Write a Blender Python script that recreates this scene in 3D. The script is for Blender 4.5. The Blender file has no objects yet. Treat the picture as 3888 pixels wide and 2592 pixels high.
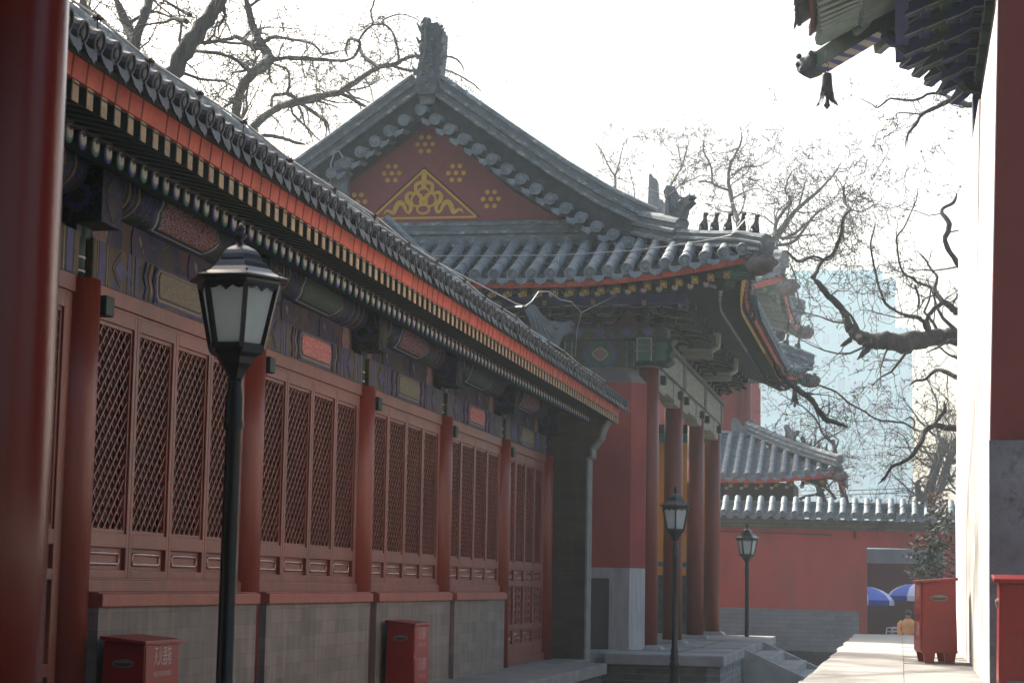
import bpy, math, random
from mathutils import Vector, Matrix
random.seed(7)
SC = bpy.context.scene
COL = SC.collection
R = math.radians
PI = math.pi
# ---------------------------------------------------------------- camera maths (photo pixels -> world rays)
F_PX, PHI = 7450.0, 0.018
CX, CY = 1944.0, 1296.0
XR, YR = 1492.842, 922.28
PITCH = math.atan(YR / F_PX)
YAW = math.atan(XR / F_PX * math.cos(PITCH))
FW = Vector((-math.sin(YAW) * math.cos(PITCH), math.cos(YAW) * math.cos(PITCH), math.sin(PITCH)))
RT = Vector((math.cos(YAW), math.sin(YAW), 0))
UP = RT.cross(FW)
UU = (math.cos(PHI), math.sin(PHI)); VV = (-math.sin(PHI), math.cos(PHI))
def ray(px, py):
    a, b = px - CX, py - CY
    return FW * F_PX + RT * (a * UU[0] + b * UU[1]) - UP * (a * VV[0] + b * VV[1])
def atY(px, py, Y):
    r = ray(px, py); return r * (Y / r.y)
def atX(px, py, X):
    r = ray(px, py); return r * (X / r.x)
def ground_z(y):
    return -1.40 - 0.0145 * max(0.0, min(y, 70))
# ---------------------------------------------------------------- object helpers
WL = {}
def V(*a): return Vector(a)
def empty(name, loc, label, cat, group=None, rz=0.0):
    o = bpy.data.objects.new(name, None); COL.objects.link(o)
    o.location = loc; o.rotation_euler = (0, 0, rz); o.empty_display_size = .2
    o['label'] = label; o['category'] = cat
    if group: o['group'] = group
    WL[o.name] = Vector(loc)
    return o
def tag(o, label=None, cat=None, group=None, kind=None):
    if label: o['label'] = label
    if cat: o['category'] = cat
    if group: o['group'] = group
    if kind: o['kind'] = kind
    return o
class MB:
    def __init__(s): s.v = []; s.f = []; s.m = []; s.sm = []
    def add(s, vs, fs, m=0, sm=False):
        b = len(s.v); s.v += [tuple(x) for x in vs]
        for f in fs:
            s.f.append(tuple(b + i for i in f)); s.m.append(m); s.sm.append(sm)
    def hexa(s, p, m=0):
        s.add(p, [(0, 3, 2, 1), (4, 5, 6, 7), (0, 1, 5, 4), (1, 2, 6, 5), (2, 3, 7, 6), (3, 0, 4, 7)], m)
    def box(s, x0, x1, y0, y1, z0, z1, m=0):
        s.hexa([(x0, y0, z0), (x1, y0, z0), (x1, y1, z0), (x0, y1, z0), (x0, y0, z1), (x1, y0, z1), (x1, y1, z1), (x0, y1, z1)], m)
    def bar(s, p, q, w, h, m=0, up=(0, 0, 1)):
        p = Vector(p); q = Vector(q); d = (q - p)
        if d.length < 1e-6: return
        d.normalize(); up = Vector(up)
        if abs(d.dot(up)) > .98: up = Vector((1, 0, 0))
        sd = d.cross(up).normalized() * (w / 2); u = sd.cross(d).normalized() * (h / 2)
        s.hexa([p - sd - u, p + sd - u, q + sd - u, q - sd - u, p - sd + u, p + sd + u, q + sd + u, q - sd + u], m)
    def ring(s, c, a, b, r, n, ph=0):
        return [c + a * (r * math.cos(ph + 2 * PI * i / n)) + b * (r * math.sin(ph + 2 * PI * i / n)) for i in range(n)]
    def tube(s, path, rad, n=6, m=0, cap=True, sm=True, ph=0):
        path = [Vector(p) for p in path]
        if not isinstance(rad, (list, tuple)): rad = [rad] * len(path)
        base = len(s.v); N = None
        for i, p in enumerate(path):
            t = (path[min(i + 1, len(path) - 1)] - path[max(i - 1, 0)])
            if t.length < 1e-9: t = Vector((0, 0, 1))
            t.normalize()
            if N is None:
                N = t.cross(Vector((0, 0, 1)) if abs(t.z) < .9 else Vector((1, 0, 0))).normalized()
            else:
                N = (N - t * N.dot(t))
                if N.length < 1e-6: N = t.cross(Vector((0, 0, 1)) if abs(t.z) < .9 else Vector((1, 0, 0)))
                N.normalize()
            B = t.cross(N)
            s.v += [tuple(x) for x in s.ring(p, N, B, rad[i], n, ph)]
        k = len(path)
        for i in range(k - 1):
            for j in range(n):
                a = base + i * n + j; b = base + i * n + (j + 1) % n
                s.f.append((a, b, b + n, a + n)); s.m.append(m); s.sm.append(sm)
        if cap:
            s.f.append(tuple(base + j for j in range(n - 1, -1, -1))); s.m.append(m); s.sm.append(False)
            s.f.append(tuple(base + (k - 1) * n + j for j in range(n))); s.m.append(m); s.sm.append(False)
    def lathe(s, c, prof, n=16, m=0, sm=True, ph=0, sq=(1, 1)):
        base = len(s.v)
        for r, z in prof:
            for i in range(n):
                a = ph + 2 * PI * i / n
                s.v.append((c[0] + r * math.cos(a) * sq[0], c[1] + r * math.sin(a) * sq[1], c[2] + z))
        for i in range(len(prof) - 1):
            for j in range(n):
                a = base + i * n + j; b = base + i * n + (j + 1) % n
                s.f.append((a, b, b + n, a + n)); s.m.append(m); s.sm.append(sm)
        s.f.append(tuple(base + j for j in range(n - 1, -1, -1))); s.m.append(m); s.sm.append(False)
        k = len(prof) - 1
        s.f.append(tuple(base + k * n + j for j in range(n))); s.m.append(m); s.sm.append(False)
    def prism(s, poly, vec, m=0):
        poly = [Vector(p) for p in poly]; vec = Vector(vec); n = len(poly)
        nrm = Vector((0, 0, 0))
        for i in range(n): nrm += poly[i].cross(poly[(i + 1) % n])
        if nrm.dot(vec) > 0: poly = poly[::-1]
        vs = poly + [p + vec for p in poly]
        fs = [tuple(range(n)), tuple(range(2 * n - 1, n - 1, -1))] + [(i, n + i, n + (i + 1) % n, (i + 1) % n) for i in range(n)]
        s.add(vs, fs, m)
    def strip(s, A, B, m=0, sm=False):
        n = len(A)
        s.add(list(A) + list(B), [(i, i + 1, n + i + 1, n + i) for i in range(n - 1)], m, sm)
    def sheet(s, rows, m=0, sm=True):
        n = len(rows[0]); vs = [p for r in rows for p in r]
        s.add(vs, [(i * n + j, i * n + j + 1, (i + 1) * n + j + 1, (i + 1) * n + j) for i in range(len(rows) - 1) for j in range(n - 1)], m, sm)
    def ball(s, c, r, m=0, n=10, k=6, rot=None):
        c = Vector(c); r = Vector(r) if hasattr(r, '__len__') else Vector((r, r, r))
        base = len(s.v)
        for i in range(k + 1):
            th = PI * i / k
            for j in range(n):
                a = 2 * PI * j / n
                p = Vector((r.x * math.sin(th) * math.cos(a), r.y * math.sin(th) * math.sin(a), r.z * math.cos(th)))
                if rot: p = rot @ p
                s.v.append(tuple(c + p))
        for i in range(k):
            for j in range(n):
                a = base + i * n + j; b = base + i * n + (j + 1) % n
                s.f.append((a, a + n, b + n, b)); s.m.append(m); s.sm.append(True)
    def build(s, name, mats, parent=None, bevel=0, loc=None):
        org = WL[parent.name] if parent is not None else (Vector(loc) if loc is not None else Vector((0, 0, 0)))
        me = bpy.data.meshes.new(name)
        me.from_pydata([(x - org.x, y - org.y, z - org.z) for x, y, z in s.v], [], s.f)
        if not isinstance(mats, (list, tuple)): mats = [mats]
        for mm in mats: me.materials.append(mm)
        me.polygons.foreach_set('material_index', s.m); me.polygons.foreach_set('use_smooth', s.sm)
        me.validate(); me.update()
        o = bpy.data.objects.new(name, me); COL.objects.link(o)
        if parent is not None: o.parent = parent
        else: o.location = org
        WL[o.name] = org.copy()
        if bevel:
            b = o.modifiers.new('edge', 'BEVEL'); b.width = bevel; b.segments = 2; b.limit_method = 'ANGLE'; b.angle_limit = R(40)
        return o
def dup(o, off, parent):
    c = o.copy(); COL.objects.link(c); c.parent = parent; c.location = Vector(o.location) + Vector(off)
    WL[c.name] = WL[o.name].copy()
    return c
def dup_tree(o, parent=None, loc=None, rz=None, label=None):
    c = o.copy(); COL.objects.link(c); c.parent = parent
    WL[c.name] = WL[o.name].copy()
    if loc is not None: c.location = loc
    if rz is not None: c.rotation_euler[2] = rz
    if label: c['label'] = label
    for ch in list(o.children): dup_tree(ch, c)
    return c
# ---------------------------------------------------------------- materials
MATS = {}
def newmat(name):
    m = bpy.data.materials.new(name); m.use_nodes = True; nt = m.node_tree; nt.nodes.clear()
    out = nt.nodes.new('ShaderNodeOutputMaterial'); b = nt.nodes.new('ShaderNodeBsdfPrincipled')
    nt.links.new(b.outputs[0], out.inputs[0]); return m, nt, b, out
def N(nt, t, **k):
    n = nt.nodes.new(t)
    for a, v in k.items(): setattr(n, a, v)
    return n
def coords(nt, scale=(1, 1, 1)):
    g = N(nt, 'ShaderNodeNewGeometry'); mp = N(nt, 'ShaderNodeMapping'); mp.inputs['Scale'].default_value = scale
    nt.links.new(g.outputs['Position'], mp.inputs[0]); return mp.outputs[0]
def noise(nt, vec, scale, detail=4, rough=.6):
    n = N(nt, 'ShaderNodeTexNoise'); n.inputs['Scale'].default_value = scale; n.inputs['Detail'].default_value = detail
    n.inputs['Roughness'].default_value = rough; nt.links.new(vec, n.inputs['Vector']); return n.outputs['Fac']
def ramp(nt, fac, stops, interp='LINEAR'):
    r = N(nt, 'ShaderNodeValToRGB'); cr = r.color_ramp; cr.interpolation = interp
    while len(cr.elements) > 1: cr.elements.remove(cr.elements[0])
    cr.elements[0].position = stops[0][0]; cr.elements[0].color = (*stops[0][1], 1)
    for p, c in stops[1:]:
        e = cr.elements.new(p); e.color = (*c, 1)
    nt.links.new(fac, r.inputs[0]); return r.outputs[0]
def mix(nt, fac, a, b, mode='MIX'):
    n = N(nt, 'ShaderNodeMix', data_type='RGBA', blend_type=mode)
    for sock, val in ((n.inputs[0], fac), (n.inputs[6], a), (n.inputs[7], b)):
        if hasattr(val, 'is_linked') or isinstance(val, bpy.types.NodeSocket): nt.links.new(val, sock)
        elif isinstance(val, (int, float)): sock.default_value = val
        else: sock.default_value = (*val, 1)
    return n.outputs[2]
def bump(nt, b, h, strength=.3, dist=.01):
    n = N(nt, 'ShaderNodeBump'); n.inputs['Strength'].default_value = strength; n.inputs['Distance'].default_value = dist
    nt.links.new(h, n.inputs['Height']); nt.links.new(n.outputs[0], b.inputs['Normal'])
def mat(name, col, rough=.7, var=.25, scale=3, bmp=.2, bscale=40, stretch=(1, 1, 1), metal=0, spec=.4, spots=None, spotsc=6, spotth=(.58, .72), coat=0):
    if name in MATS: return MATS[name]
    m, nt, b, out = newmat(name)
    v = coords(nt, stretch); n1 = noise(nt, v, scale)
    lo = tuple(c * (1 - var) for c in col); hi = tuple(min(1, c * (1 + var)) for c in col)
    c = ramp(nt, n1, [(.3, lo), (.7, hi)])
    if spots:
        n2 = noise(nt, v, spotsc, 6, .7)
        f = ramp(nt, n2, [(spotth[0], (0, 0, 0)), (spotth[1], (1, 1, 1))])
        c = mix(nt, f, c, spots)
    nt.links.new(c, b.inputs['Base Color'])
    b.inputs['Roughness'].default_value = rough; b.inputs['Metallic'].default_value = metal
    b.inputs['Specular IOR Level'].default_value = spec
    if coat: b.inputs['Coat Weight'].default_value = coat; b.inputs['Coat Roughness'].default_value = .25
    if bmp: bump(nt, b, noise(nt, v, bscale, 5), bmp, .01)
    MATS[name] = m; return m
def brickmat(name, c1, c2, mort, axis='y', w=.30, h=.075, rough=.85, streak=None, msize=.006, stain=.5):
    m, nt, b, out = newmat(name)
    g = N(nt, 'ShaderNodeNewGeometry'); sp = N(nt, 'ShaderNodeSeparateXYZ'); cb = N(nt, 'ShaderNodeCombineXYZ')
    nt.links.new(g.outputs['Position'], sp.inputs[0])
    nt.links.new(sp.outputs[{'x': 0, 'y': 1}[axis]], cb.inputs[0]); nt.links.new(sp.outputs[2], cb.inputs[1])
    br = N(nt, 'ShaderNodeTexBrick'); br.inputs['Scale'].default_value = 1
    br.inputs['Brick Width'].default_value = w; br.inputs['Row Height'].default_value = h
    br.inputs['Mortar Size'].default_value = msize; br.inputs['Mortar Smooth'].default_value = .3
    br.inputs['Color1'].default_value = (*c1, 1); br.inputs['Color2'].default_value = (*c2, 1); br.inputs['Mortar'].default_value = (*mort, 1)
    nt.links.new(cb.outputs[0], br.inputs['Vector'])
    v = coords(nt, (1, 1, 1)); n1 = noise(nt, v, 2.2, 6, .7)
    k = ramp(nt, n1, [(.3, (1 - stain * .55,) * 3), (.65, (1.1,) * 3)])
    c = mix(nt, 1.0, br.outputs['Color'], k, 'MULTIPLY')
    vs = coords(nt, (7, 7, .45)); n2 = noise(nt, vs, 2.0, 5, .6)
    if streak: c = mix(nt, ramp(nt, n2, [(.52, (0, 0, 0)), (.75, (.7, .7, .7))]), c, streak)
    nt.links.new(c, b.inputs['Base Color']); b.inputs['Roughness'].default_value = rough
    bump(nt, b, mix(nt, .5, br.outputs['Fac'], noise(nt, v, 60)), -.4, .008)
    MATS[name] = m; return m
def painted(name, cols, line, scale=6, stretch=(1, 1, 1), lw=.03, rough=.6, lines2=True):
    """polychrome beam painting: swirling cells of colour outlined with thin pale lines"""
    m, nt, b, out = newmat(name)
    v = coords(nt, stretch)
    wn = N(nt, 'ShaderNodeTexNoise'); wn.inputs['Scale'].default_value = scale * .35; nt.links.new(v, wn.inputs['Vector'])
    vm = N(nt, 'ShaderNodeVectorMath', operation='MULTIPLY_ADD'); vm.inputs[1].default_value = (.35, .35, .35)
    nt.links.new(wn.outputs['Color'], vm.inputs[0]); nt.links.new(v, vm.inputs[2])
    vo = N(nt, 'ShaderNodeTexVoronoi'); vo.inputs['Scale'].default_value = scale; nt.links.new(vm.outputs[0], vo.inputs['Vector'])
    ve = N(nt, 'ShaderNodeTexVoronoi', feature='DISTANCE_TO_EDGE'); ve.inputs['Scale'].default_value = scale; nt.links.new(vm.outputs[0], ve.inputs['Vector'])
    sep = N(nt, 'ShaderNodeSeparateColor'); nt.links.new(vo.outputs['Color'], sep.inputs[0])
    k = len(cols); c = ramp(nt, sep.outputs[0], [(i / k, cols[i]) for i in range(k)], 'CONSTANT')
    if lines2:
        w = N(nt, 'ShaderNodeMath', operation='SINE'); mu = N(nt, 'ShaderNodeMath', operation='MULTIPLY'); mu.inputs[1].default_value = 34
        nt.links.new(vo.outputs['Distance'], mu.inputs[0]); nt.links.new(mu.outputs[0], w.inputs[0])
        c = mix(nt, ramp(nt, w.outputs[0], [(.82, (0, 0, 0)), (.95, (.45,) * 3)]), c, line)
    c = mix(nt, ramp(nt, ve.outputs['Distance'], [(lw * .5, (.75,) * 3), (lw, (0, 0, 0))]), c, line)
    d = noise(nt, coords(nt), 5, 5)
    c = mix(nt, 1.0, c, ramp(nt, d, [(.3, (.65,) * 3), (.65, (1.05,) * 3)]), 'MULTIPLY')
    nt.links.new(c, b.inputs['Base Color']); b.inputs['Roughness'].default_value = rough
    b.inputs['Specular IOR Level'].default_value = .3
    MATS[name] = m; return m

def scroll(name, base, line, sc=15):
    m, nt, b, out = newmat(name); v = coords(nt)
    vo = N(nt, 'ShaderNodeTexVoronoi'); vo.inputs['Scale'].default_value = sc; nt.links.new(v, vo.inputs['Vector'])
    n1 = noise(nt, v, sc * 1.2, 1); ad = N(nt, 'ShaderNodeMath', operation='ADD'); nt.links.new(vo.outputs['Distance'], ad.inputs[0]); nt.links.new(n1, ad.inputs[1])
    mu = N(nt, 'ShaderNodeMath', operation='MULTIPLY'); mu.inputs[1].default_value = 22; si = N(nt, 'ShaderNodeMath', operation='SINE'); nt.links.new(ad.outputs[0], mu.inputs[0]); nt.links.new(mu.outputs[0], si.inputs[0])
    c = mix(nt, ramp(nt, si.outputs[0], [(.35, (0, 0, 0)), (.6, (1, 1, 1))]), base, line)
    nt.links.new(c, b.inputs['Base Color']); b.inputs['Roughness'].default_value = .65; MATS[name] = m; return m
RED = (.205, .046, .026); REDD = (.16, .028, .018)
m_red = mat('red_lacquer_wood', RED, .42, .16, 2.5, .15, 25, (1, 1, .5), spots=(.13, .05, .035), spotsc=5, spotth=(.55, .8), spec=.5)
m_redcol = mat('red_lacquer_column', (.185, .033, .018), .40, .2, 2.5, .2, 20, (1, 1, .25), spec=.4, spots=(.12, .03, .02), spotsc=5, spotth=(.55, .8))
m_redwin = mat('red_brown_window_wood', (.185, .052, .034), .42, .25, 3, .25, 30, (1, 1, .4), spots=(.11, .042, .032), spotsc=5, spotth=(.5, .75), spec=.45)
m_fascia = mat('vermilion_fascia', (.50, .085, .048), .6, .22, 5, .15, 40, spots=(.33, .06, .04), spotsc=4)
m_wallred = mat('red_limewash', (.29, .052, .044), .85, .22, 1.6, .3, 30, (1, 1, .5), spots=(.20, .055, .05), spotsc=1.8, spotth=(.5, .8))
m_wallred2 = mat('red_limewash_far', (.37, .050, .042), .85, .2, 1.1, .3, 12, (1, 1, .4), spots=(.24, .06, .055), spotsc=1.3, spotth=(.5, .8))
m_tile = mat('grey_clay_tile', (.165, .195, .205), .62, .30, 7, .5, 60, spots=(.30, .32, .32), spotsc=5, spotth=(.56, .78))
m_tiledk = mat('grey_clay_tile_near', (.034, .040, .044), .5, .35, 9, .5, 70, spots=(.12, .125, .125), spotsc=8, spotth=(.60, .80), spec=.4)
m_pan = mat('shaded_pan_tile', (.062, .074, .076), .8, .35, 9, .5, 50, spots=(.18, .19, .19), spotsc=6, spotth=(.60, .78))  # darkened pans: shade between the rolls put into the colour
m_backing = mat('verge_shadow_backing', (.045, .055, .056), .9, .4, 6, .4, 30)  # dark sheet: the shadow gap below the gable ridge as a colour
m_mortar = mat('roof_ridge_plaster', (.17, .195, .195), .8, .4, 5, .7, 30, (1, 1, 2), spots=(.50, .53, .52), spotsc=5, spotth=(.56, .68))
m_ridge = mat('grey_ridge_brick', (.125, .145, .15), .7, .3, 4, .5, 40, spots=(.28, .30, .30), spotsc=6, spotth=(.56, .74))
m_dkgreen = mat('dark_green_paint', (.010, .034, .026), .6, .3, 6, .1)
m_green = mat('green_paint', (.03, .115, .075), .55, .3, 8, .1)
m_blue = mat('blue_paint', (.03, .045, .17), .55, .3, 8, .1)
m_soffit = mat('dark_soffit_board', (.022, .009, .007), .7, .3, 6, .1)
m_palewood = mat('faded_painted_wood', (.27, .27, .22), .75, .28, 4, .3, 40, (1, 1, 4), spots=(.17, .19, .15), spotsc=6)
m_line = mat('pale_outline_paint', (.42, .43, .37), .6, .2, 8, 0)
m_gold = mat('gold_ochre_paint', (.68, .40, .05), .55, .12, 8, .05)
m_cream = mat('cream_paint', (.66, .62, .56), .6, .1, 8, 0)
m_teal = mat('teal_rafter_paint', (.035, .20, .16), .5, .15, 8, 0)
m_cobalt = mat('cobalt_rafter_paint', (.05, .07, .33), .5, .15, 8, 0)
m_black = mat('black_paint', (.012, .012, .012), .5, .2, 8, 0)
m_stone = mat('grey_stone_slab', (.30, .30, .285), .85, .2, 2.2, .5, 30, spots=(.17, .17, .16), spotsc=2.5, spotth=(.58, .75))
m_stonedk = mat('grimy_stone', (.17, .165, .15), .9, .3, 3, .6, 30, spots=(.07, .07, .065), spotsc=4, spotth=(.52, .66))
m_iron = mat('black_iron_paint', (.006, .008, .009), .36, .25, 8, .05, 60, spec=.38)
m_box = mat('red_metal_box', (.22, .013, .011), .36, .12, 3, .05, 40, spec=.5, spots=(.13, .012, .010), spotsc=9, spotth=(.56, .8))
m_boxtext = mat('faded_white_lettering', (.50, .36, .36), .6, .1, 8, 0)
m_wire = mat('zinc_wire', (.42, .42, .40), .45, .15, 20, 0, metal=.4)
m_rust = mat('rusty_iron', (.06, .035, .028), .7, .3, 20, .1)
HAZE, SKY, SUN, EXPO = 0.0012, 0.13, 4.8, 1.2
# ================================================================ roof tile helpers
def resample(path, step):
    path = [Vector(p) for p in path]; out = [path[0]]; acc = 0
    for a, b in zip(path, path[1:]):
        L = (b - a).length; t = step - acc
        while t < L:
            out.append(a.lerp(b, t / L)); t += step
        acc = (acc + L) % step
    if (out[-1] - path[-1]).length > step * .2: out.append(path[-1])
    else: out[-1] = path[-1]
    return out
def roll(mb, path, r, n=7, m=0, joint=.33, cap=True, capm=None):
    """half round cover tiles; path runs from top down to the eave"""
    pts = resample(path, joint)
    if len(pts) < 2: return
    k = len(pts)
    for i in range(k - 1):
        a, b = pts[i], pts[i + 1]; t = (b - a).normalized()
        sd = t.cross(Vector((0, 0, 1))).normalized(); up = sd.cross(t).normalized()
        ra, rb = r * .93, r * 1.03
        jx = random.uniform(-.003, .003)
        va = [a + sd * (ra * math.cos(PI * j / n) + jx) + up * (ra * math.sin(PI * j / n)) for j in range(n + 1)]
        vb = [b + sd * (rb * math.cos(PI * j / n) + jx) + up * (rb * math.sin(PI * j / n)) for j in range(n + 1)]
        va = [a + sd * ra - up * r * .3] + va + [a - sd * ra - up * r * .3]
        vb = [b + sd * rb - up * r * .3] + vb + [b - sd * rb - up * r * .3]
        q = n + 3
        mb.add(va + vb, [(j + 1, j, q + j, q + j + 1) for j in range(q - 1)], m, True)
        mb.add(vb, [tuple(range(q))], m)
    if cap:
        e = pts[-1]; t = (pts[-1] - pts[-2]); t.z *= .45; t.normalize()
        disc(mb, e, t, r * 1.12, m if capm is None else capm)
def disc(mb, e, t, r, m):
    sd = t.cross(Vector((0, 0, 1))).normalized(); up = sd.cross(t).normalized(); n = 14
    prof = [(r, -.03), (r, .012), (r * .95, .02), (r * .80, .02), (r * .74, .008), (r * .45, .010), (r * .36, .020), (r * .12, .022)]
    base = len(mb.v)
    tw = random.uniform(-.05, .05)
    for rr, d in prof:
        for i in range(n):
            a = 2 * PI * i / n + tw
            w = 1 + (.10 * math.sin(3 * a * 2) if rr < r * .5 else 0)
            mb.v.append(tuple(e + t * d + sd * (rr * w * math.cos(a)) + up * (rr * w * math.sin(a))))
    for i in range(len(prof) - 1):
        for j in range(n):
            a = base + i * n + j; b = base + i * n + (j + 1) % n
            mb.f.append((a, b, b + n, a + n)); mb.m.append(m); mb.sm.append(False)
    k = len(prof) - 1
    mb.f.append(tuple(base + k * n + j for j in range(n))); mb.m.append(m); mb.sm.append(False)
def pan(mb, path, w, m=0, step=.12, depth=.035, drip=True, dm=None, dscale=1.0):
    """concave pan tiles laid in overlapping steps, path from top to eave, ending in a pointed drip tile"""
    pts = resample(path, step); k = len(pts); ns = 4
    if k < 2: return
    for i in range(k - 1):
        a, b = pts[i], pts[i + 1]; t = (b - a).normalized()
        sd = t.cross(Vector((0, 0, 1))).normalized(); up = sd.cross(t).normalized()
        ra = []; rb = []
        for j in range(ns + 1):
            u = -1 + 2 * j / ns; c = depth * (u * u - 1)
            ra.append(a + sd * (w / 2 * u) + up * (c - .004)); rb.append(b + sd * (w / 2 * u) + up * (c + .014))
        lo = [p - up * .02 for p in rb]
        mb.sheet([ra, rb, lo], m, False)
    if drip:
        e = pts[-1]; t = (pts[-1] - pts[-2]).normalized(); sd = t.cross(Vector((0, 0, 1))).normalized()
        dn = (t * .35 + Vector((0, 0, -1))).normalized(); h = w * .5 * dscale
        top = [(-1, .10), (-.6, -.12), (0, -.20), (.6, -.12), (1, .10)]
        bot = [(.98, -.25), (.82, -.62), (.55, -.80), (.3, -.82), (0, -1.12), (-.3, -.82), (-.55, -.80), (-.82, -.62), (-.98, -.25)]
        P = [e + sd * (w / 2 * u) - dn * (h * (v + .1)) for u, v in top + bot]
        mb.prism(P, t.cross(sd).cross(sd) * 0 + (t * .016), m if dm is None else dm)
# ================================================================ SIDE HALL (left)
LH = empty('side_hall', (-5.3, 20, -1.085), 'long low hall with red lattice windows and painted beams, left of the lane', 'hall')
PIL = [8.42, 11.85, 15.28, 18.73, 22.2, 25.7, 29.0]
XW = -5.2
m_paintlow = painted('lower_beam_painting', [(.085, .068, .040), (.045, .046, .11), (.075, .062, .042), (.04, .05, .035), (.05, .05, .12), (.09, .07, .045)], (.13, .11, .075), 7, (1, 1.1, .55), .025)
m_paintup = painted('purlin_painting', [(.02, .035, .11), (.02, .05, .042), (.06, .055, .05), (.03, .04, .13), (.018, .035, .035)], (.16, .16, .12), 9, (1, 1, 1), .03)
m_paintdk = painted('board_painting', [(.03, .04, .10), (.05, .05, .04), (.02, .03, .08), (.09, .05, .05)], (.12, .11, .07), 8, (1, 1, .8), .04)
m_ros = painted('rosette_painting', [(.012, .02, .055), (.012, .03, .022), (.01, .018, .045), (.02, .03, .07)], (.09, .10, .07), 11, (1, 1, 1), .04)
m_olive = scroll('olive_scroll_panel', (.12, .105, .065), (.21, .19, .13))
m_orange = scroll('orange_scroll_panel', (.42, .065, .035), (.42, .30, .34))
m_redscroll = scroll('red_scroll_panel', (.20, .03, .018), (.24, .28, .34))
m_greenscroll = scroll('green_scroll_panel', (.04, .065, .05), (.10, .125, .105))
m_pink = painted('pink_vase_panel', [(.26, .16, .14), (.22, .13, .12), (.28, .19, .17)], (.16, .14, .20), 22, (1, 1, 1), .06, lines2=False)
m_band = mat('blue_beam_band', (.045, .05, .15), .55, .25, 8, .05)
m_band2 = mat('olive_beam_band', (.075, .062, .04), .6, .25, 8, .05)
m_goldline = mat('dull_gold_line', (.22, .165, .10), .5, .2, 10, 0)
m_brickL = brickmat('grey_brick_dado', (.205, .178, .155), (.150, .136, .122), (.125, .112, .10), 'y', .42, .115, .85, (.26, .235, .215), .003, .5)
m_brickdk = brickmat('dark_brick_pier', (.080, .068, .052), (.055, .050, .040), (.045, .040, .034), 'x', .30, .075, .9, (.095, .085, .07), .004, .8)
m_piere = mat('pale_pier_edge', (.17, .18, .17), .8, .25, 5, .3, 30)
m_blind = newmat('window_blind')
def _blind():
    m, nt, b, out = m_blind
    g = N(nt, 'ShaderNodeNewGeometry'); sp = N(nt, 'ShaderNodeSeparateXYZ'); nt.links.new(g.outputs['Position'], sp.inputs[0])
    mu = N(nt, 'ShaderNodeMath', operation='MULTIPLY'); mu.inputs[1].default_value = 1 / .107
    fr = N(nt, 'ShaderNodeMath', operation='FRACT'); nt.links.new(sp.outputs[2], mu.inputs[0]); nt.links.new(mu.outputs[0], fr.inputs[0])
    c = ramp(nt, fr.outputs[0], [(0, (.012, .007, .005)), (.5, (.03, .012, .008)), (.52, (.055, .052, .042)), (.98, (.04, .04, .032)), (1, (.01, .006, .005))])
    nt.links.new(c, b.inputs['Base Color']); b.inputs['Roughness'].default_value = .8
    return m
m_blind = _blind()
# pillars
for i, y in enumerate(PIL):
    mb = MB(); mb.tube([(-5.29, y, -1.085), (-5.29, y, 1.0), (-5.29, y, 1.92)], [.20, .195, .19], 24, 0)
    p = mb.build('pillar', m_redcol, LH)
    mb = MB(); mb.tube([(-5.33, y, 1.92), (-5.33, y, 2.3)], .115, 20, 0)
    for z in (1.97, 2.06): mb.tube([(-5.33, y, z), (-5.33, y, z + .012)], .119, 20, 1)
    mb.build('painted_capital', [m_dkgreen, m_cream, m_band], p)
    if i > 0:
        mb = MB(); mb.box(-5.25, -5.08, y + .09, y + .23, 1.70, 1.83, 0); mb.build('tenon_block', m_dkgreen, LH, .008)
m_dkgreen2 = m_dkgreen
# leaves
def lattice(mb, y0, y1, z0, z1, x, cw=.102, chh=.107, t=.0135, m=0):
    def clip(ya, za, yb, zb):
        dy, dz = yb - ya, zb - za; t0, t1 = 0, 1
        for p, q in ((-dy, ya - y0), (dy, y1 - ya), (-dz, za - z0), (dz, z1 - za)):
            if abs(p) < 1e-9:
                if q < 0: return None
            else:
                r = q / p
                if p < 0: t0 = max(t0, r)
                else: t1 = min(t1, r)
        if t0 >= t1 - 1e-4: return None
        return (ya + dy * t0, za + dz * t0, ya + dy * t1, za + dz * t1)
    H = z1 - z0; run = H * cw / (2 * chh) ; k = int((y1 - y0 + run) / cw) + 2
    for s, xx in ((1, x), (-1, x - t * .8)):
        for i in range(-k, k + 1):
            ya = (y0 + y1) / 2 + i * cw
            c = clip(ya - s * run, z0, ya + s * run, z1) if True else None
            if c: mb.bar((xx, c[0], c[1]), (xx, c[2], c[3]), t, t, m, up=(1, 0, 0))
m_rod = mat('polished_red_moulding', (.20, .055, .038), .14, .1, 4, 0, spec=.8, coat=.6)
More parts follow.
